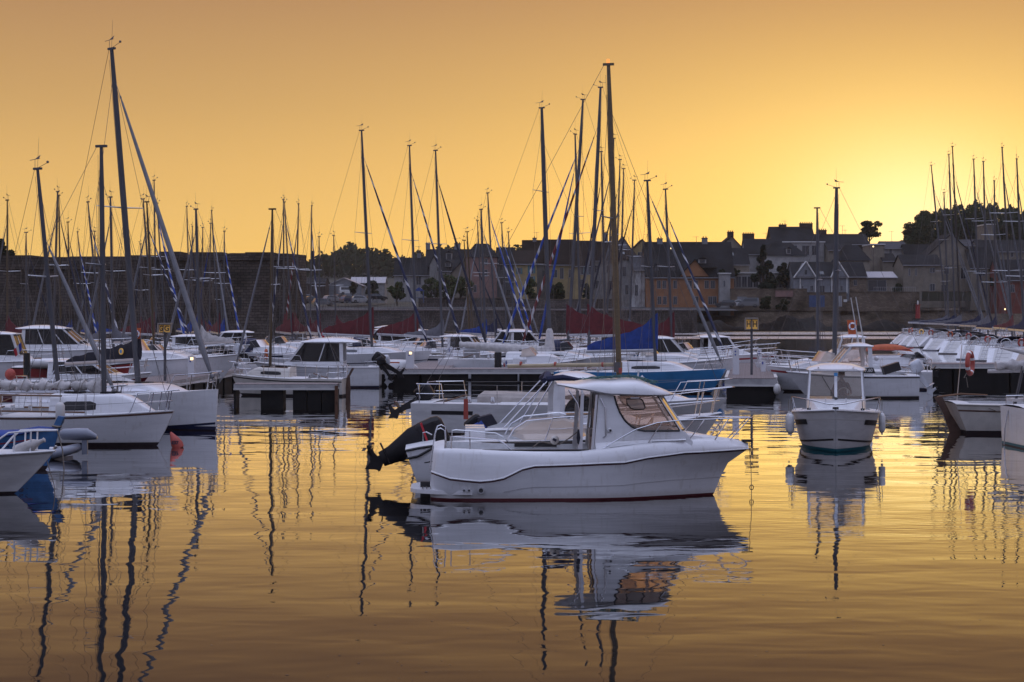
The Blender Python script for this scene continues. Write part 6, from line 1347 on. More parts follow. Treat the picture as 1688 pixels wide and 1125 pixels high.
# tidal rocks
m = MB(); rnd = random.Random(11); rs = []
for i in range(90):
    px_ = 1125 + i * 4.6; x = X(px_, 372); h_ = 1.0 + .7 * math.sin(i * .19) + .5 * math.sin(i * .53 + 1) + .35 * rnd.random(); h_ *= 1 if px_ < 1490 else .5
    if 1255 < px_ < 1345: h_ += .9
    rs.append([(x, 362 + 2.5 * math.sin(i * .4), -.6), (x, 366 + rnd.random() * 2, .3 + .3 * rnd.random()), (x, 370 + rnd.random() * 2, h_ * .75 + .3 * rnd.random()), (x + .3, 374, h_ + .2 * rnd.random()), (x, 378, h_ * .8), (x, 384, .6), (x, 385, -1)])
tag(m.loft(rs).build('tidal_rocks', 'rock', ang=25), kind='stuff')
# rampart
ra = thing('rampart', 'dark granite town rampart with stepped top behind the left masts', 'rampart', (0, 0, 0))
YR = 225.; segs = [(-60, 52, 421), (52, 115, 424), (115, 213, 423), (213, 262, 421), (262, 297, 415), (297, 312, 423), (312, 367, 416), (367, 378, 420), (378, 404, 417.5), (404, 450, 416), (450, 472, 418)]
for a, b_, top in segs:
    MB().box(((X(a, YR) + X(b_, YR)) / 2, YR + 3, (Z(top, YR) - 1) / 2), (X(b_, YR) - X(a, YR), 6, Z(top, YR) + 1)).build('rampart_section', 'rampart', ra, smooth=False)
MB().add([(X(472, YR), YR, -1), (X(505, YR + 9), YR + 9, -1), (X(505, YR + 9), YR + 9, Z(421, YR + 9)), (X(472, YR), YR, Z(418, YR)), (X(440, YR), YR + 14, -1), (X(440, YR), YR + 14, Z(418, YR)), (X(505, YR + 30), YR + 30, -1), (X(505, YR + 30), YR + 30, Z(421, YR + 9))], [(0, 1, 2, 3), (1, 6, 7, 2), (6, 4, 5, 7), (3, 2, 7, 5), (0, 3, 5, 4)]).build('corner_bastion', 'rampart', ra, smooth=False)
for a, b_, z_ in ((-60, 213, 6.2), (213, 472, 7.4)): MB().box(((X(a, YR) + X(b_, YR)) / 2, YR - .08, z_ + 3.2), (X(b_, YR) - X(a, YR), .3, .3)).build('string_course', 'rampart', ra, smooth=False)
for k in range(7):
    px_ = [30, 90, 160, 235, 330, 395, 455][k]; MB().box((X(px_, YR), YR - .02, 5.0), (.5, .1, 1.5)).build('loophole', 'black', ra, smooth=False)
MB().add([(X(-60, YR), YR - .6, -1), (X(505, YR), YR - .6, -1), (X(505, YR), YR - .02, 2.5), (X(-60, YR), YR - .02, 2.5)], [(0, 1, 2, 3)]).build('battered_foot', 'rampart', ra, smooth=False)

# ------------------------------------------------------------------ houses
def bldg(label, x0, x1, ridge, eave, base, Y, kind='side', wall='rwhite', roof='slate', wins=(), chim=(), depth=9., shut=None, peak=None, name='house', extra=None, over=.35, skyl=(), lean=None):
    xa, xb = X(x0, Y), X(x1, Y); xm = (xa + xb) / 2; ze, z0 = Z(eave, Y), Z(base, Y) - 1.5; w_ = xb - xa
    t = thing(name, label, 'house', (xm, Y, z0)); H_ = ze - z0
    L_ = lambda px: X(px, Y) - xm; ZZ = lambda py: Z(py, Y) - z0
    if kind == 'side':
        zr = Z(ridge, Y + depth / 2) - z0
        MB().prism([(0, 0), (depth, 0), (depth, H_), (depth / 2, zr - .12), (0, H_)], -w_ / 2, w_ / 2, ax='x').build('wall', wall, t, smooth=False)
        for s_ in (0, 1):
            ya, yb = (-over, depth / 2) if s_ == 0 else (depth + over, depth / 2); sl_ = (zr - H_) / (depth / 2); za = H_ - over * sl_
            MB().add([(-w_ / 2 - .2, ya, za), (w_ / 2 + .2, ya, za), (w_ / 2 + .2, yb, zr), (-w_ / 2 - .2, yb, zr), (-w_ / 2 - .2, ya, za - .16), (w_ / 2 + .2, ya, za - .16), (w_ / 2 + .2, yb, zr - .16), (-w_ / 2 - .2, yb, zr - .16)], [(0, 1, 2, 3), (7, 6, 5, 4), (0, 4, 5, 1), (1, 5, 6, 2), (3, 2, 6, 7), (0, 3, 7, 4)]).build('roof', roof, t, smooth=False)
        MB().box((0, -over - .05, H_ - over * (zr - H_) / (depth / 2) - .05), (w_ + .4, .1, .12)).build('gutter', 'zinc', t)
    elif kind == 'gable':
        pk = L_(peak) if peak else 0; zr = ZZ(ridge)
        MB().prism([(-w_ / 2, 0), (w_ / 2, 0), (w_ / 2, H_), (pk, zr - .1), (-w_ / 2, H_)], 0, depth).build('wall', wall, t, smooth=False)
        for s_ in (-1, 1):
            xe = s_ * (w_ / 2 + over); ze_ = H_ - over * (zr - H_) / max(.5, abs(s_ * w_ / 2 - pk))
            MB().add([(xe, -.25, ze_), (pk, -.25, zr), (pk, depth + .2, zr), (xe, depth + .2, ze_), (xe, -.25, ze_ - .18), (pk, -.25, zr - .18), (pk, depth + .2, zr - .18), (xe, depth + .2, ze_ - .18)], [(0, 1, 2, 3), (7, 6, 5, 4), (0, 4, 5, 1), (1, 5, 6, 2), (2, 6, 7, 3), (3, 7, 4, 0)]).build('roof', roof, t, smooth=False)
    elif kind == 'hip':
        zr = Z(ridge, Y + depth / 2) - z0; MB().box((0, depth / 2, H_ / 2), (w_, depth, H_)).build('wall', wall, t, smooth=False)
        k = min(w_ * .28, 2.8); e = over
        MB().add([(-w_ / 2 - e, -e, H_), (w_ / 2 + e, -e, H_), (w_ / 2 + e, depth + e, H_), (-w_ / 2 - e, depth + e, H_), (-w_ / 2 + k, depth / 2, zr), (w_ / 2 - k, depth / 2, zr)], [(0, 1, 5, 4), (1, 2, 5), (2, 3, 4, 5), (3, 0, 4), (3, 2, 1, 0)]).build('roof', roof, t, smooth=False)
    else:
        MB().box((0, depth / 2, H_ / 2), (w_, depth, H_)).build('wall', wall, t, smooth=False)
        MB().box((0, depth / 2 - .1, H_ + .12), (w_ + .3, depth + .3, .24)).build('roof', 'pale' if roof == 'slate' else roof, t, smooth=False)
    for wn in wins:
        pc, pt, pb, pw = wn[:4]; sh_ = wn[4] if len(wn) > 4 else shut
        wz = (pb - pt) * Y / F; ww = pw * Y / F; cz = ZZ((pt + pb) / 2)
        f = MB(); fr_ = .055
        for dx, dz, sx_, sz_ in ((-ww / 2, 0, fr_, wz + fr_), (ww / 2, 0, fr_, wz + fr_), (0, wz / 2, ww, fr_), (0, -wz / 2, ww + .1, fr_ * 1.3), (0, 0, .035, wz)): f.box((L_(pc) + dx, -.03, cz + dz), (sx_, .10, sz_))
        o = f.build('window', 'frame', t, smooth=False)
        MB().box((L_(pc), -.02, cz), (ww - .02, .03, wz - .02)).build('pane', 'housepane', o, smooth=False)
        if sh_:
            for s_ in (-1, 1): MB().box((L_(pc) + s_ * ww * .78, -.04, cz), (ww * .45, .05, wz)).build('shutter', sh_, t, smooth=False)
    for c_ in chim:
        ca, cb, ct, cbm = c_; Yc = Y + depth * .5; o = MB().box(((X(ca, Yc) + X(cb, Yc)) / 2 - xm, depth * .5, (Z(ct, Yc) + Z(cbm, Yc)) / 2 - z0), (X(cb, Yc) - X(ca, Yc), .9, Z(ct, Yc) - Z(cbm, Yc))).build('chimney', 'rdark' if wall in ('rdark', 'rbeige') else 'rgrey', t, smooth=False)
        MB().box(((X(ca, Yc) + X(cb, Yc)) / 2 - xm, depth * .5, Z(ct, Yc) - z0), (X(cb, Yc) - X(ca, Yc) + .15, 1.05, .14)).build('chimney_cap', 'rdark', o, smooth=False)
        nn = max(1, int((cb - ca) / 3.2))
        for k in range(nn): xx = lerp(X(ca, Yc), X(cb, Yc), (k + .5) / nn) - xm; MB().tube([(xx, depth * .5, Z(ct, Yc) - z0), (xx, depth * .5, Z(ct, Yc) - z0 + .38)], [.13, .10], 6).build('chimney_pot', 'rred', o)
    for (a, b_, tt, bb) in skyl:
        u0 = (eave - bb) / (eave - ridge); u1 = (eave - tt) / (eave - ridge); zr = Z(ridge, Y + depth / 2) - z0
        P_ = lambda px, u: (L_(px), depth / 2 * u - .06, H_ + (zr - H_) * u + .06)
        MB().add([P_(a, u0), P_(b_, u0), P_(b_, u1), P_(a, u1)], [(0, 1, 2, 3)]).build('skylight', 'carglass', t, smooth=False)
    return t, L_, ZZ
def dormer(t, L_, ZZ, px0, px1, ptop, pbot, mat='rwhite', y0=.3, d_=2.5, roof='slate'):
    MB().box(((L_(px0) + L_(px1)) / 2, y0 + d_ / 2, (ZZ(ptop) + ZZ(pbot)) / 2), (L_(px1) - L_(px0), d_, ZZ(ptop) - ZZ(pbot))).build('dormer', mat, t, smooth=False)
    a, b_, z_ = L_(px0) - .15, L_(px1) + .15, ZZ(ptop); MB().prism([(a, z_), (b_, z_), ((a + b_) / 2, z_ + (b_ - a) * .32)], y0 - .2, y0 + d_).build('dormer_roof', roof, t, smooth=False)
    MB().box(((a + b_) / 2, y0 - .03, (ZZ(ptop) + ZZ(pbot)) / 2), ((b_ - a) * .55, .05, (ZZ(ptop) - ZZ(pbot)) * .72)).build('dormer_window', 'housepane', t, smooth=False)

bldg('low dark slate roofed white house at the left end of the quay town', 650, 709, 425, 452, 486, 372, wins=((668, 458, 466, 7), (690, 456, 470, 8)), chim=((688, 694, 417, 426),))
bldg('narrow white gabled house with stone quoins beside the slate roof', 708, 722, 422, 436, 492, 371, 'gable', 'rwhite')
for k in range(9): pass
t, L_, ZZ = bldg('large dark roofed house with two chimneys and a white dormer', 702, 779, 411, 436, 486, 384, chim=((702, 709, 402, 412), (749, 759, 402, 412)), wall='rgrey'); dormer(t, L_, ZZ, 735, 745, 417, 430)
t, L_, ZZ = bldg('white house with slate mansard roof and single skylight dormer', 722, 756, 428, 446, 490, 366, wins=((745, 455, 466, 7),)); dormer(t, L_, ZZ, 734, 743, 433, 440)
bldg('pale gabled house touching the pink house', 745, 768, 426, 448, 490, 364, 'gable', 'rbeige', peak=766)
bldg('tall salmon pink house with dark hipped roof', 768, 819, 402, 424, 497, 362, 'hip', 'rpink', wins=((801, 427, 437, 5), (801, 445, 456, 5), (783, 470, 482, 5)), skyl=((777, 783, 414, 420),))
bldg('slate hung narrow house between the pink and yellow ones', 819, 848, 408, 434, 497, 368, wall='rgrey', wins=((828, 438, 446, 7), (828, 458, 470, 8), (838, 478, 488, 8)))
bldg('first yellow house with zinc roof and blue green shutters', 847, 885, 413, 434, 497, 360, wall='ryellow', roof='brownroof', wins=((876, 438, 451, 6), (876, 456, 468, 6), (856, 442, 452, 5)), shut='teals')
t, L_, ZZ = bldg('tall brown roofed house with white balcony column', 862, 912, 396, 432, 497, 367, wall='rwhite', roof='brownroof', chim=((878, 884, 393, 399),), wins=((915, 446, 462, 9), (897, 446, 456, 6))); dormer(t, L_, ZZ, 918, 926, 416, 428)
bldg('brown roofed house with steep lit party wall', 905, 946, 395, 434, 497, 363, wall='ryellow', roof='brownroof', wins=((926, 442, 460, 6, None), (914, 445, 458, 9, None), (940, 445, 458, 5)))
bldg('second yellow house with white shutters', 944, 978, 397, 436, 497, 361, wall='ryellow', roof='brownroof', wins=((959, 440, 453, 5), (959, 461, 474, 5), (972, 440, 453, 4)), shut='teals')
bldg('white apartment house with balconies behind the masts', 974, 1020, 398, 428, 500, 364, wall='rwhite', roof='brownroof', wins=((983, 438, 450, 6), (1003, 438, 450, 6), (985, 463, 476, 6), (1007, 463, 478, 7)))
t, L_, ZZ = bldg('grey blue gabled house rising behind the mansard roof', 1010, 1042, 390, 412, 470, 370, 'gable', 'rgrey', 'slate', peak=1027, chim=((996, 1002, 384, 400),)); 
bldg('white house with rounded dark mansard roof', 1022, 1053, 410, 429, 500, 359, 'hip', 'rwhite', 'brownroof', wins=((1029, 440, 456, 6), (1033, 470, 486, 5)), skyl=((1026, 1031, 416, 421),))
bldg('yellow gabled house behind the barn', 1041, 1073, 394, 412, 460, 376, 'gable', 'ryellow', 'brownroof', peak=1059, wins=((1055, 416, 424, 7),))
bldg('white barn with peeling paint and grey slate roof', 1041, 1063, 421, 444, 507, 354, wall='peel', roof='paleslate', wins=((1033 + 16, 470, 488, 5),), depth=11)
bldg('grey slate lean-to roof between barn and orange house', 1060, 1076, 416, 446, 507, 357, wall='rgrey', roof='paleslate', depth=11)
t, L_, ZZ = bldg('large orange rendered house with dark slate mansard and three rows of windows', 1065, 1210, 399, 455, 508, 352, wall='rorange', roof='slate', chim=((1083, 1092, 394, 408), (1157, 1166, 393, 406)), depth=13,
     wins=[(x_, 463, 476, w_) for x_, w_ in ((1086, 6), (1095, 6), (1113, 6), (1137, 7), (1147, 7), (1165, 7), (1175, 7))] + [(x_, 489, 502, w_) for x_, w_ in ((1087, 6), (1096, 6), (1113, 6), (1147, 8), (1171, 7), (1178, 6))])
for a, b_, pk, tp in ((1120, 1168, 1145, 428),):
    MB().prism([(L_(a), ZZ(456)), (L_(b_), ZZ(456)), (L_(pk), ZZ(tp))], -.3, 4).build('gable_bay', 'rorange', t, smooth=False)
    for s_, e_ in ((a - 2, -1), (b_ + 2, 1)): MB().add([(L_(s_), -.6, ZZ(457)), (L_(pk), -.6, ZZ(tp - 1.2)), (L_(pk), 4.5, ZZ(tp - 1.2)), (L_(s_), 4.5, ZZ(457)), (L_(s_), -.6, ZZ(457) - .2), (L_(pk), -.6, ZZ(tp - 1.2) - .2)], [(0, 1, 2, 3), (0, 4, 5, 1)]).build('bay_roof', 'slate', t, smooth=False)
for a, b_ in ((1080, 1086), (1108, 1114)): dormer(t, L_, ZZ, a, b_, 438, 449, 'rgrey', 1.0)
dormer(t, L_, ZZ, 1153, 1166, 427, 434, 'rwhite', 2.0); MB().box(((L_(1152) + L_(1182)) / 2, .8, ZZ(441)), (L_(1182) - L_(1152), 2, .12)).build('roof_balcony', 'rdark', t)
for k in range(16): MB().box((lerp(L_(1152), L_(1182), k / 15), -.2, ZZ(438)), (.04, .04, .9)).build('baluster', 'rdark', t)
bldg('narrow white flat fronted house beside the orange one', 1186, 1204, 450, 452, 508, 350, 'flat', wins=((1194, 463, 473, 3),))
bldg('cream gabled house behind the narrow white one', 1176, 1202, 409, 434, 470, 366, 'gable', 'rbeige', 'slate', peak=1182)
bldg('beige gabled house with brown roof and three chimneys', 1186, 1222, 389, 406, 450, 384, 'gable', 'rbeige', 'brownroof', peak=1206, chim=((1199, 1209, 383, 392), (1224, 1243, 386, 400)))
bldg('slate roofed cottage with ribbed wall below the beige gable', 1196, 1235, 409, 435, 470, 362, wall='rbeige', roof='slate', skyl=((1207, 1212, 417, 422),))
bldg('low white flat roofed house with long glazed terrace', 1203, 1308, 449, 451, 477, 358, 'flat', 'rwhite', 'slate', wins=[(1208 + 9.5 * k, 456, 474, 8) for k in range(11)])
bldg('dark roofed house behind the tall pine tree', 1230, 1292, 394, 418, 470, 374, wall='rwhite', roof='slate', wins=((1300 - 25, 410, 418, 4),), skyl=((1280, 1286, 412, 415),))
t, L_, ZZ = bldg('white walled house with wide hipped slate roof in the town middle', 1258, 1328, 400, 422, 458, 368, 'hip', 'rwhite', 'slate'); dormer(t, L_, ZZ, 1297, 1304, 410, 419)
bldg('big black roofed house with broad chimney stacks crowning the town', 1273, 1343, 374, 397, 425, 396, wall='rdark', roof='slate', chim=((1284, 1296, 371, 384), (1318, 1339, 369, 384)))
bldg('white balconied house under the big black roof', 1290, 1359, 399, 400, 430, 388, 'flat', 'rwhite', 'slate', wins=((1310, 405, 416, 8), (1328, 405, 421, 12), (1343, 405, 421, 10)))
bldg('long dark roofed terrace with bulky end chimney', 1344, 1432, 386, 402, 425, 398, wall='rdark', roof='slate', chim=((1349, 1362, 380, 394),), wins=((1350, 411, 419, 6),), skyl=((1368, 1384, 402, 407),) if False else ())
bldg('small cream house with lamp beside the long terrace', 1366, 1408, 401, 412, 430, 384, wall='rbeige', roof='slate', wins=((1383, 412, 418, 5),))
bldg('grey boarded cottage with two white trimmed gables', 1308, 1400, 432, 455, 484, 350, wall='rgrey', roof='slate', wins=((1323, 471, 480, 3), (1338, 471, 480, 5), (1355, 471, 483, 9), (1371, 471, 483, 5), (1387, 471, 480, 4)), skyl=((1352, 1359, 448, 453),))
t = [o for o in col.objects if o.get('label') == 'grey boarded cottage with two white trimmed gables'][0]
for a, b_, pk in ((1310, 1343, 1328), (1371, 1396, 1381)):
    Yc = 350; xm = t.location.x; z0 = t.location.z; q = lambda px: X(px, Yc) - xm; zz = lambda py: Z(py, Yc) - z0
    MB().prism([(q(a), zz(456)), (q(b_), zz(456)), (q(pk), zz(433))], -.35, 4).build('gable_front', 'rgrey', t, smooth=False)
    for s_ in (a - 2, b_ + 2): MB().tube([(q(s_), -.5, zz(458)), (q(pk), -.5, zz(431.5))], .16, 4).build('white_barge_board', 'pale', t)
    MB().box((q(pk), -.40, zz(449)), (.45, .06, .9)).build('loft_window', 'housepane', t, smooth=False)
for px_ in (1319, 1344, 1371, 1396): MB().box((X(px_, 350) - t.location.x, -.08, Z(470, 350) - t.location.z), (.22, .1, 3.3)).build('corner_trim', 'pale', t, smooth=False)
bldg('dark hipped roof house above the stone gable end', 1386, 1434, 404, 430, 470, 364, 'hip', 'rbeige', 'slate')
bldg('rubble stone house end with one white framed window', 1396, 1428, 432, 455, 507, 351, 'side', 'rubble', 'slate', wins=((1410, 462, 471, 5),))
bldg('tall plain beige house with lean-to', 1436, 1458, 401, 404, 450, 374, 'flat', 'rbeige'); bldg('small beige lean-to with slate roof right of the tall plain house', 1456, 1478, 418, 430, 450, 372, wall='rbeige', roof='slate')
bldg('white two storey house with pale slate roof', 1457, 1496, 398, 409, 436, 385, wall='rwhite', roof='paleslate', wins=((1468, 411, 419, 4), (1489, 411, 419, 4), (1489, 428, 434, 5)))
t, L_, ZZ = bldg('beige house with large dark picture window and ribbed awning', 1427, 1478, 448, 457, 482, 356, wall='rbeige', roof='zinc', wins=((1446, 462, 480, 30),))
bldg('dark slate house with small pointed dormer', 1495, 1545, 403, 432, 460, 380, wall='rbeige', roof='slate')
bldg('large beige barn with slate roof and pale doors', 1489, 1552, 420, 436, 495, 358, wall='rbeige', roof='slate', wins=((1499, 443, 455, 2.5), (1510, 443, 455, 2.5), (1537, 442, 450, 8), (1537, 468, 480, 8)))
bldg('boarded gable barn rising behind the beige barn', 1528, 1606, 385, 421, 495, 366, 'gable', 'rbeige', 'slate', peak=1568, wins=((1560, 438, 452, 8), (1555, 470, 486, 10), (1588, 442, 460, 9)))
bldg('grey roofed white house behind the right hand masts', 1580, 1625, 395, 404, 440, 380, wall='rwhite', roof='paleslate')
bldg('pale tower like house between the right hand masts', 1626, 1640, 369, 371, 400, 400, 'flat', 'rbeige'); bldg('dark roofed long house behind the right hand masts', 1615, 1700, 396, 414, 450, 376, wall='rbeige', roof='slate', wins=((1668, 416, 424, 5),))
bldg('red painted house at the right edge', 1647, 1710, 428, 460, 505, 355, wall='rred', roof='slate', wins=((1669, 470, 482, 6),)); bldg('slate roofed house with white sash window at the right edge', 1600, 1650, 408, 440, 500, 362, wall='rbeige', roof='slate', wins=((1665 - 45, 445, 455, 7),))
t, L_, ZZ = bldg('white boat storage shed with shallow pale roof', 538, 596, 458, 470, 490, 440, 'gable', 'rgrey', 'zinc', peak=567, name='boat_shed'); bldg('long pale roofed shed behind the storage shed', 578, 634, 457, 466, 490, 452, wall='rwhite', roof='zinc', name='boat_shed')
bldg('low dark shed close to the rampart corner', 500, 536, 458, 466, 490, 430, wall='rdark', roof='slate', name='boat_shed')
def gwall(label, x0, x1, pt, pb, Y, mat='rubble', th=.6, name='garden_wall'):
    t = thing(name, label, 'wall', (X((x0 + x1) / 2, Y), Y, Z(pb, Y) - .8)); w_ = X(x1, Y) - X(x0, Y); h_ = Z(pt, Y) - Z(pb, Y) + .8
    MB().box((0, 0, h_ / 2), (w_, th, h_)).build('wall_body', mat, t, smooth=False); MB().box((0, 0, h_ + .05), (w_ + .1, th + .15, .12)).build('coping', 'rubble' if mat != 'rwhite' else 'pale', t, smooth=False); return t, w_, h_
t, w_, h_ = gwall('rubble stone garden wall below the glazed terrace', 1204, 1330, 477, 506, 349); MB().box((X(1223, 349) - t.location.x, -.33, 1.9), (1.9, .06, 1.8)).build('garage_door', 'rgrey', t)
gwall('low pale parapet on the stone garden wall', 1278, 1307, 479, 483, 348.3, 'rpink', .3)
t, w_, h_ = gwall('stone wall with blue gate left of the white door', 1330, 1395, 483, 506, 349.5); MB().box((X(1346, 349.5) - t.location.x, -.33, 1.9), (3.1, .06, 2.3)).build('blue_gate', 'rblue', t)
MB().box((X(1384, 349.5) - t.location.x, -.33, 1.9), (.8, .06, 2.1)).build('white_door', 'frame', t); MB().box((X(1393, 349.5) - t.location.x, -.33, 2.0), (.7, .04, .5)).build('white_notice', 'pale', t)
t, w_, h_ = gwall('long stone quay wall beneath the terrace railing', 1395, 1515, 482, 507, 350.5)
m = MB(); 
for k in range(20): MB().tube([(-w_ * .12 + k * w_ * .03, 0, h_), (-w_ * .12 + k * w_ * .03, 0, h_ + 1.0)], .025, 4).build('railing_post', 'frame', t)
MB().box((w_ * .165, 0, h_ + 1.0), (w_ * .58, .05, .05)).build('handrail', 'frame', t)
gwall('low stone wall in front of the yellow houses', 848, 1010, 494, 502, 340, 'quay'); gwall('wall under the trees beside the car park', 690, 850, 492, 500, 342, 'quay'); gwall('clipped hedge like wall before the right hand barns', 1520, 1600, 481, 490, 352, 'soil')
gwall('pale concrete ramp wall along the promenade', 640, 1060, 510.5, 513, 326, 'plank', .4, 'ramp_wall')
# promenade railing
t = thing('promenade_railing', 'thin railing along the car park promenade', 'railing', (X(515, 324), 324, 4.3)); L = 36.
for k in range(60): MB().tube([(k * L / 60, 0, 0), (k * L / 60, 0, 1.0)], .03, 4).build('railing_post', 'wire', t)
for z_ in (.5, 1.0): MB().box((L / 2, 0, z_), (L, .04, .04)).build('handrail', 'wire', t)
# beacon
t = thing('harbour_beacon', 'small red harbour beacon at the end of the stone quay wall', 'beacon', (X(1513, 345), 345, 2.6)); MB().tube([(0, 0, 0), (0, 0, 2.6)], [.5, .42], 12).build('beacon_tower', 'red', t); MB().tube([(0, 0, 2.6), (0, 0, 2.7)], .6, 12).build('gallery', 'red', t); MB().tube([(0, 0, 2.7), (0, 0, 3.3), (0, 0, 3.5)], [.16, .16, .04], 8).build('lantern', 'pale', t); 
MB().tube([(0, 0, -3.2), (0, 0, 0)], 1.2, 12).build('beacon_base', 'quay', t)
for k, (px_, py_, lab) in enumerate(((1373, 423, 'lit street lamp below the long terrace'), (1437, 408, 'lit street lamp beside the tall plain house'), (1653, 511, 'lit lamp behind the right hand sloop row'), (1437 - 332, 411, 'small lit lamp on the orange house roof edge'))):
    Y_ = 362 - 14 * (k == 2) - 12 * (k == 3) - 0 * k; Y_ = [371, 362, 340, 351.2][k]; z_ = Z(py_, Y_); g_ = 4.5 if k != 3 else z_ - 1.5
    t = thing('street_lamp', lab, 'street lamp', (X(px_, Y_), Y_ - 1.5, g_)); MB().tube([(0, 0, 0), (0, 0, z_ - g_)], [.07, .04], 6).build('lamp_post', 'rdark', t); MB().sph((0, -.05, z_ - g_ + .1), .16, n=8, m=6).build('lamp_globe', 'lamp', t)
# tv aerials on roofs
for k, (px_, pt_, pb_, Y_) in enumerate(((752, 393, 402, 388), (1294, 364, 372, 400), (1263, 384, 396, 378), (1389, 372, 386, 402), (1393, 379, 388, 402), (885, 383, 396, 371), (690, 406, 417, 376), (1067, 386, 396, 380), (1148, 390, 398, 358), (1470, 381, 398, 390))):
    t = thing('roof_aerial', ['aerial on the two chimney house', 'aerial on the chimney of the big black roofed house', 'aerial left of the big black roofed house', 'left aerial on the long dark terrace roof', 'right aerial on the long dark terrace roof', 'aerial over the brown roofed house with balcony column', 'aerial on the low slate roofed white house', 'aerial over the yellow gabled house', 'aerial on the orange house ridge', 'aerial above the white two storey house'][k], 'aerial', (X(px_, Y_), Y_, Z(pb_, Y_) - .6))
    h_ = Z(pt_, Y_) - Z(pb_, Y_) + .6; MB().tube([(0, 0, 0), (0, 0, h_)], .035, 4).build('aerial_mast', 'wire', t); m = MB(); m.tube([(-.8, 0, h_ - .1), (.5, 0, h_ - .1)], .025, 4)
    for q in range(5): m.tube([(-.7 + .28 * q, -.3, h_ - .1), (-.7 + .28 * q, .3, h_ - .1)], .02, 3)
    m.build('aerial_array', 'wire', t)

# ------------------------------------------------------------------ cars
def car(label, px, base, Y, mat, rz=0., kind='hatch', L=4.1, group=None):
    t = thing('parked_car', label, 'car', (X(px, Y), Y, Z(base, Y)), rz, group); h = 1.5 if kind != 'van' else 1.9
    body = [(-L / 2, .30), (L / 2, .30), (L / 2, .62), (L / 2 - .15, .80), (L / 2 - 1.0, .92), (-L / 2 + .1, .95), (-L / 2, .75)] if kind != 'van' else [(-L / 2, .3), (L / 2, .3), (L / 2, .8), (L / 2 - .5, 1.05), (-L / 2, 1.05)]
    cab = [(-L / 2 + .12, .93), (L / 2 - 1.0, .90), (L / 2 - 1.75, h - .05), (-L / 2 + .9, h), (-L / 2 + .35, h - .12)] if kind != 'van' else [(-L / 2, 1.03), (L / 2 - .5, 1.03), (L / 2 - 1.1, h - .05), (-L / 2 + .1, h)]
    MB().prism(body, -.85, .85).build('body', mat, t, smooth=False)
    m = MB(); n = len(cab); m.add([(x, -.80 + .14 * (z > 1.1), z) for x, z in cab] + [(x, .80 - .14 * (z > 1.1), z) for x, z in cab], [tuple(range(n)), tuple(range(n, 2 * n))[::-1]] + [(k, k + n, (k + 1) % n + n, (k + 1) % n) for k in range(n)]); m.build('cabin', mat, t, smooth=False)
    cx_ = sum(p[0] for p in cab) / n; cz_ = sum(p[1] for p in cab) / n
    for sg in (-1, 1):
        wp = [(cx_ + (x - cx_) * .84, cz_ + (z - cz_) * .74) for x, z in cab]; MB().add([(x, sg * (.815 - .14 * max(0, (z - .95) / (h - .95))), z) for x, z in wp], [tuple(range(n))]).build('side_window', 'carglass', t, smooth=False)
        for xw in (-L / 2 + .75, L / 2 - .8): o = MB().tube([(xw, sg * .70, .32), (xw, sg * .88, .32)], .32, 14).build('wheel', 'tyre', t); MB().tube([(xw, sg * .86, .32), (xw, sg * .89, .32)], .17, 10).build('rim', 'alud', o)
        MB().box((-L / 2 - .01, sg * .65, .80), (.04, .25, .16)).build('tail_lamp', 'tail', t); MB().box((L / 2, sg * .6, .65), (.05, .3, .14)).build('headlight', 'pale', t)
    a, b_ = cab[1], cab[2]; MB().add([(a[0] - .03, -.7, a[1] + .03), (a[0] - .03, .7, a[1] + .03), (b_[0] + .05, .6, b_[1] - .06), (b_[0] + .05, -.6, b_[1] - .06)], [(0, 1, 2, 3)]).build('windscreen', 'carglass', t, smooth=False).location = (.03, 0, .02)
    return t
gC = 'cars parked on the waterfront car park'
for px_, b_, Y_, mt_, rz_, kd, lab in ((518, 501, 352, 'carb', .5, 'hatch', 'dark car nearest the rampart corner in the car park'), (533, 505, 335, 'carg', .4, 'hatch', 'grey car in front row near the rampart corner'), (549, 499, 360, 'cars', .6, 'hatch', 'silver car behind the grey front row car'), (562, 498, 366, 'carg', .9, 'hatch', 'grey car in the middle of the car park'),
                                       (577, 500, 356, 'carn', .7, 'hatch', 'dark blue car in the middle of the car park'), (596, 500, 352, 'cars', .2, 'hatch', 'silver estate car side on in the car park'), (622, 496, 370, 'carb', .3, 'hatch', 'dark car at the right end of the car park'), (573, 486, 420, 'carw', .3, 'van', 'white van parked before the storage shed'), (508, 497, 372, 'cars', .4, 'hatch', 'silver car half behind the rampart corner')):
    car(lab, px_, b_, Y_, mt_, rz_, kd, group=gC)
car('black car parked beside the orange house', 1195, 507, 345, 'carb', R(180), group='cars parked along the quay street'); car('small white car between two dark ones on the quay street', 1213, 507, 346.5, 'carw', R(170), L=3.2, group='cars parked along the quay street'); car('dark people carrier parked below the garden wall', 1233, 507, 345.5, 'carg', R(180), 'van', group='cars parked along the quay street')
t = thing('play_tower', 'small blue climbing tower among the promenade trees', 'play tower', (X(691, 335), 335, Z(500, 335)));
for dx in (-.8, .8): MB().box((dx, 0, 1.2), (.15, 1.4, 2.4)).build('tower_panel', 'rblue', t)
MB().prism([(-1, 2.3), (1, 2.3), (0, 3.0)], -.8, .8).build('tower_roof', 'cblue', t); MB().box((0, 0, 1.0), (1.7, 1.3, .1)).build('tower_floor', 'rblue', t)

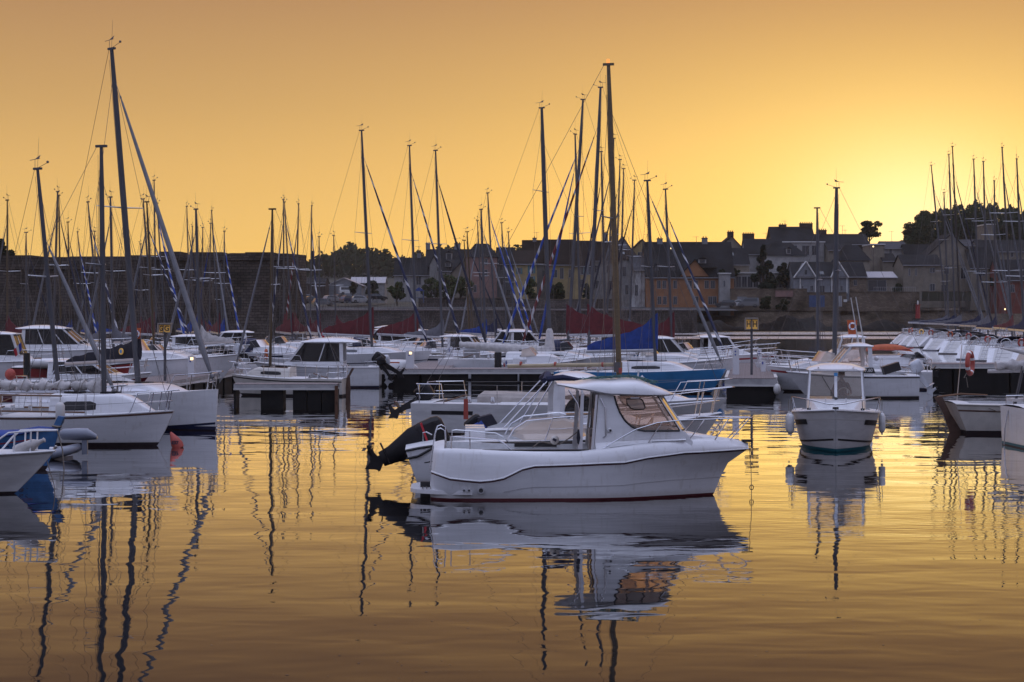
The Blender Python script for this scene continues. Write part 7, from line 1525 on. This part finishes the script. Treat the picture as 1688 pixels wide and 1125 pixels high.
# ------------------------------------------------------------------ trees
def tree(label, px, base, top, wpx, Y, mat='leaf', n=1400, seed=0, kind='round', cat='tree', size=None, name='tree', group=None, trunk=.22, gaps=.0):
    rnd = random.Random(seed); s = F / Y; z0 = Z(base, Y); Ht = Z(top, Y) - z0; Wd = wpx / s / 2; size = size or .28 * (Wd / 4) ** .3
    t = thing(name, label, cat, (X(px, Y), Y, z0 - .5), 0, group)
    m = MB(); m.tube([(0, 0, 0), (.05 * Ht * rnd.uniform(-1, 1), 0, Ht * trunk), (.03 * Ht * rnd.uniform(-1, 1), 0, Ht * .75)], [Ht * .03 + .06, Ht * .022 + .04, .04], 7)
    cl = []; N_ = 16 if kind != 'cone' else 24
    for i in range(N_):
        a = rnd.uniform(0, 6.28)
        if kind == 'cone': u = i / N_; z = Ht * lerp(.14, .95, u); r = Wd * (1 - u) * rnd.uniform(.5, .95); cr = max(.35, Wd * .32 * (1.15 - u))
        elif kind == 'flat': u = rnd.random(); z = Ht * rnd.choice((.55, .72, .88)); r = Wd * rnd.uniform(.1, .8); cr = Wd * .30
        else: u = rnd.random(); z = Ht * lerp(trunk + .12, .88, u); r = Wd * .78 * math.sin(math.pi * (.18 + .7 * u)) * math.sqrt(rnd.random()); cr = min(Wd, Ht) * rnd.uniform(.22, .36)
        c_ = Vector((r * math.cos(a), r * math.sin(a) * .8, z)); cl.append((c_, cr))
        m.tube([(0, 0, max(Ht * .18, z * .62)), tuple(lerp(Vector((0, 0, z * .8)), c_, .6)), tuple(c_)], [Ht * .009 + .02, Ht * .006 + .015, .015], 4)
    m.build('trunk', 'bark', t)
    vs = []; fs = []
    for k in range(n):
        c_, cr = cl[k % len(cl)]; d_ = Vector((rnd.gauss(0, 1), rnd.gauss(0, 1), rnd.gauss(0, 1))).normalized() * cr * rnd.random() ** .35; d_.z *= .62 if kind == 'flat' else .8; p = c_ + d_
        a = Vector((rnd.gauss(0, 1), rnd.gauss(0, 1), rnd.gauss(0, 1))).normalized(); b_ = a.orthogonal().normalized(); s_ = size * rnd.uniform(.6, 1.3); o = len(vs)
        vs += [p - a * s_ - b_ * s_ * .5, p + a * s_ * .2 - b_ * s_ * .8, p + a * s_, p + b_ * s_ * .8]; fs.append((o, o + 1, o + 2, o + 3))
    MB().add(vs, fs).build('crown', mat, t, smooth=False); return t
tree('dark spreading tree showing above the left end of the rampart', 4, 470, 370, 44, 262, 'leaf', 2600, 1, size=.32)
T = [('tall dark pine in front of the glazed terrace', 1258, 484, 395, 52, 352, 'needle', 2600, 'cone'), ('dense dark shrub tree right of the tall pine', 1292, 470, 427, 34, 356, 'needle', 1400, 'round'),
 ('flat crowned pine standing alone above the long terrace', 1434, 412, 360, 50, 430, 'needle', 1700, 'flat'), ('broad leafy tree at the left foot of the wooded hill', 1525, 420, 343, 74, 450, 'leaf', 2800, 'round'),
 ('low tree at the sunlit edge of the wooded hill', 1497, 412, 374, 34, 452, 'leaf', 900, 'round'), ('big crowned oak on the wooded hill', 1562, 415, 334, 70, 456, 'leaf', 2800, 'round'), ('tallest oak of the wooded hill', 1612, 415, 328, 92, 460, 'leaf', 3200, 'round'),
 ('round oak at the right end of the wooded hill', 1668, 410, 339, 80, 458, 'leaf', 3000, 'round'), ('dark oak low on the wooded hill', 1590, 425, 360, 90, 440, 'leaf', 2600, 'round'), ('oak cut by the right picture edge', 1710, 415, 335, 70, 455, 'leaf', 1800, 'round'), ('dark oak low behind the right hand masts', 1655, 425, 362, 80, 442, 'leaf', 2400, 'round'),
 ('young round tree left of the white van', 582, 490, 460, 20, 400, 'leaf', 700, 'round'), ('bushy tree before the long pale shed', 612, 492, 458, 30, 398, 'leaf', 900, 'round'), ('olive green tree on the car park edge', 655, 500, 460, 38, 345, 'leaf2', 1300, 'round'), ('small pointed tree before the low slate roofed house', 660, 490, 462, 20, 352, 'needle', 700, 'cone'),
 ('olive green tree with clear trunk beside the play tower', 735, 500, 448, 60, 340, 'leaf2', 1900, 'round'), ('green tree in front of the pale gable', 760, 500, 452, 46, 343, 'leaf2', 1500, 'round'), ('greyish bush under the stone quoined gable', 710, 500, 452, 36, 347, 'leaf2', 1200, 'round'), ('olive tree touching the pink house corner', 775, 505, 478, 22, 338, 'leaf', 600, 'round'),
 ('round tree before the first yellow house', 872, 505, 452, 36, 346, 'leaf2', 1300, 'round'), ('dark tree between the yellow houses', 918, 505, 460, 42, 345, 'leaf', 1400, 'round'), ('small dark conifer before the second yellow house', 967, 508, 462, 26, 344, 'needle', 900, 'cone'),
 ('shrub at the foot of the garden wall left part', 1262, 508, 478, 26, 346, 'leaf', 700, 'round'), ('low bush at the foot of the garden wall', 1290, 508, 490, 28, 346.5, 'leaf', 600, 'round'), ('round bush on the white terrace roof', 1210, 452, 440, 22, 357, 'leaf', 500, 'round'), ('small bush on the orange house balcony', 1190, 455, 440, 14, 351, 'leaf', 350, 'round'),
 ('planted hedge bush on the awning terrace', 1480, 482, 464, 20, 354, 'leaf', 500, 'round'), ('dark bush between the white two storey house and barn', 1487, 450, 426, 20, 366, 'leaf', 500, 'round'), ('dark conifer between the right hand houses', 1640, 470, 440, 22, 360, 'needle', 600, 'cone'), ('thin conifer just past the rampart corner', 516, 450, 409, 12, 470, 'needle', 500, 'cone')]
for k, (lab, px_, b_, tp, wd, Y_, mt_, n_, kd) in enumerate(T): tree(lab, px_, b_, tp, wd, Y_, mt_, int(n_ * 1.5), k + 5, kd, trunk=(.03 if 'hill' in lab or 'oak' in lab or 'bush' in lab or 'shrub' in lab else .22))
# scrub filling the wooded hill under the oaks
rnd = random.Random(9); vs = []; fs = []
for k in range(34000):
    px_ = rnd.uniform(1484, 1790); Y_ = rnd.uniform(436, 475); top = tab(px_, [(1484, 402), (1505, 380), (1522, 356), (1548, 350), (1575, 342), (1612, 335), (1640, 340), (1662, 344), (1700, 350)]) + 4 * math.sin(px_ * .21) + 3 * math.sin(px_ * .55); u = rnd.random()
    z = lerp(Z(430, Y_), Z(top, Y_), u); p = Vector((X(px_, Y_), Y_, z)); a = Vector((rnd.gauss(0, 1), rnd.gauss(0, 1), rnd.gauss(0, 1))).normalized(); b_ = a.orthogonal().normalized(); s_ = rnd.uniform(.22, .5); o = len(vs)
    vs += [p - a * s_, p - b_ * s_ * .7, p + a * s_, p + b_ * s_ * .7]; fs.append((o, o + 1, o + 2, o + 3))
tag(MB().add(vs, fs).build('hill_undergrowth', 'leaf', smooth=False), kind='stuff')
# flecks of weed and feathers drifting on the water
rnd = random.Random(21); m = MB()
cs = [(18 + 26 * rnd.random(), rnd.uniform(-.28, .28)) for _ in range(26)]
for k in range(260):
    c_ = cs[k % 26] if k % 3 else (18 + 30 * rnd.random(), rnd.uniform(-.3, .3)); Y_ = max(17, c_[0] + rnd.gauss(0, 1.2)); x = c_[1] * Y_ + rnd.gauss(0, .6); r_ = rnd.uniform(.005, .017); a0 = rnd.random() * 6
    m.add([(x + r_ * math.cos(a0 + a) * rnd.uniform(.6, 1.6), Y_ + r_ * math.sin(a0 + a), .004) for a in (0, 1.3, 2.5, 3.8, 5.0)], [(0, 1, 2, 3, 4)])
tag(m.build('floating_flecks', 'anti', smooth=False), kind='stuff')
# far wood on the skyline at left: one mass
rnd = random.Random(5); vs = []; fs = []
def woodtop(px): return 421 - 5 * math.sin(px * .035) - 4 * math.sin(px * .11 + 1) - 3 * math.sin(px * .23) + (8 if px < 530 else 0) - (6 if 560 < px < 625 else 0)
for k in range(26000):
    px_ = rnd.uniform(470, 1120); Y_ = rnd.uniform(700, 790); u = rnd.random() ** .6; top = woodtop(px_) if px_ < 720 else 414 + 5 * math.sin(px_ * .05) + (px_ - 720) * .01
    zt_ = Z(top, 740) * (1) ; z = lerp(6, zt_, u); p = Vector((X(px_, Y_), Y_, z)); a = Vector((rnd.gauss(0, 1), rnd.gauss(0, 1), rnd.gauss(0, 1))).normalized(); b_ = a.orthogonal().normalized(); s_ = rnd.uniform(.6, 1.3); o = len(vs)
    vs += [p - a * s_, p - b_ * s_ * .7, p + a * s_, p + b_ * s_ * .7]; fs.append((o, o + 1, o + 2, o + 3))
tag(MB().add(vs, fs).build('far_wood', 'leaf', smooth=False), kind='stuff')
# haze
hm_ = bpy.data.materials.new('pale_haze'); hm_.use_nodes = True; nt = hm_.node_tree; nt.nodes.clear(); o_ = nt.nodes.new('ShaderNodeOutputMaterial'); v_ = nt.nodes.new('ShaderNodeVolumePrincipled')
v_.inputs['Color'].default_value = (.92, .88, .82, 1); v_.inputs['Density'].default_value = .00013; v_.inputs['Anisotropy'].default_value = .5; nt.links.new(v_.outputs[0], o_.inputs['Volume'])
M['haze'] = hm_
HAZE = MB().box((0, 410, 26.5), (1900, 1020, 65)).build('haze', 'haze', smooth=False); tag(HAZE, kind='stuff')
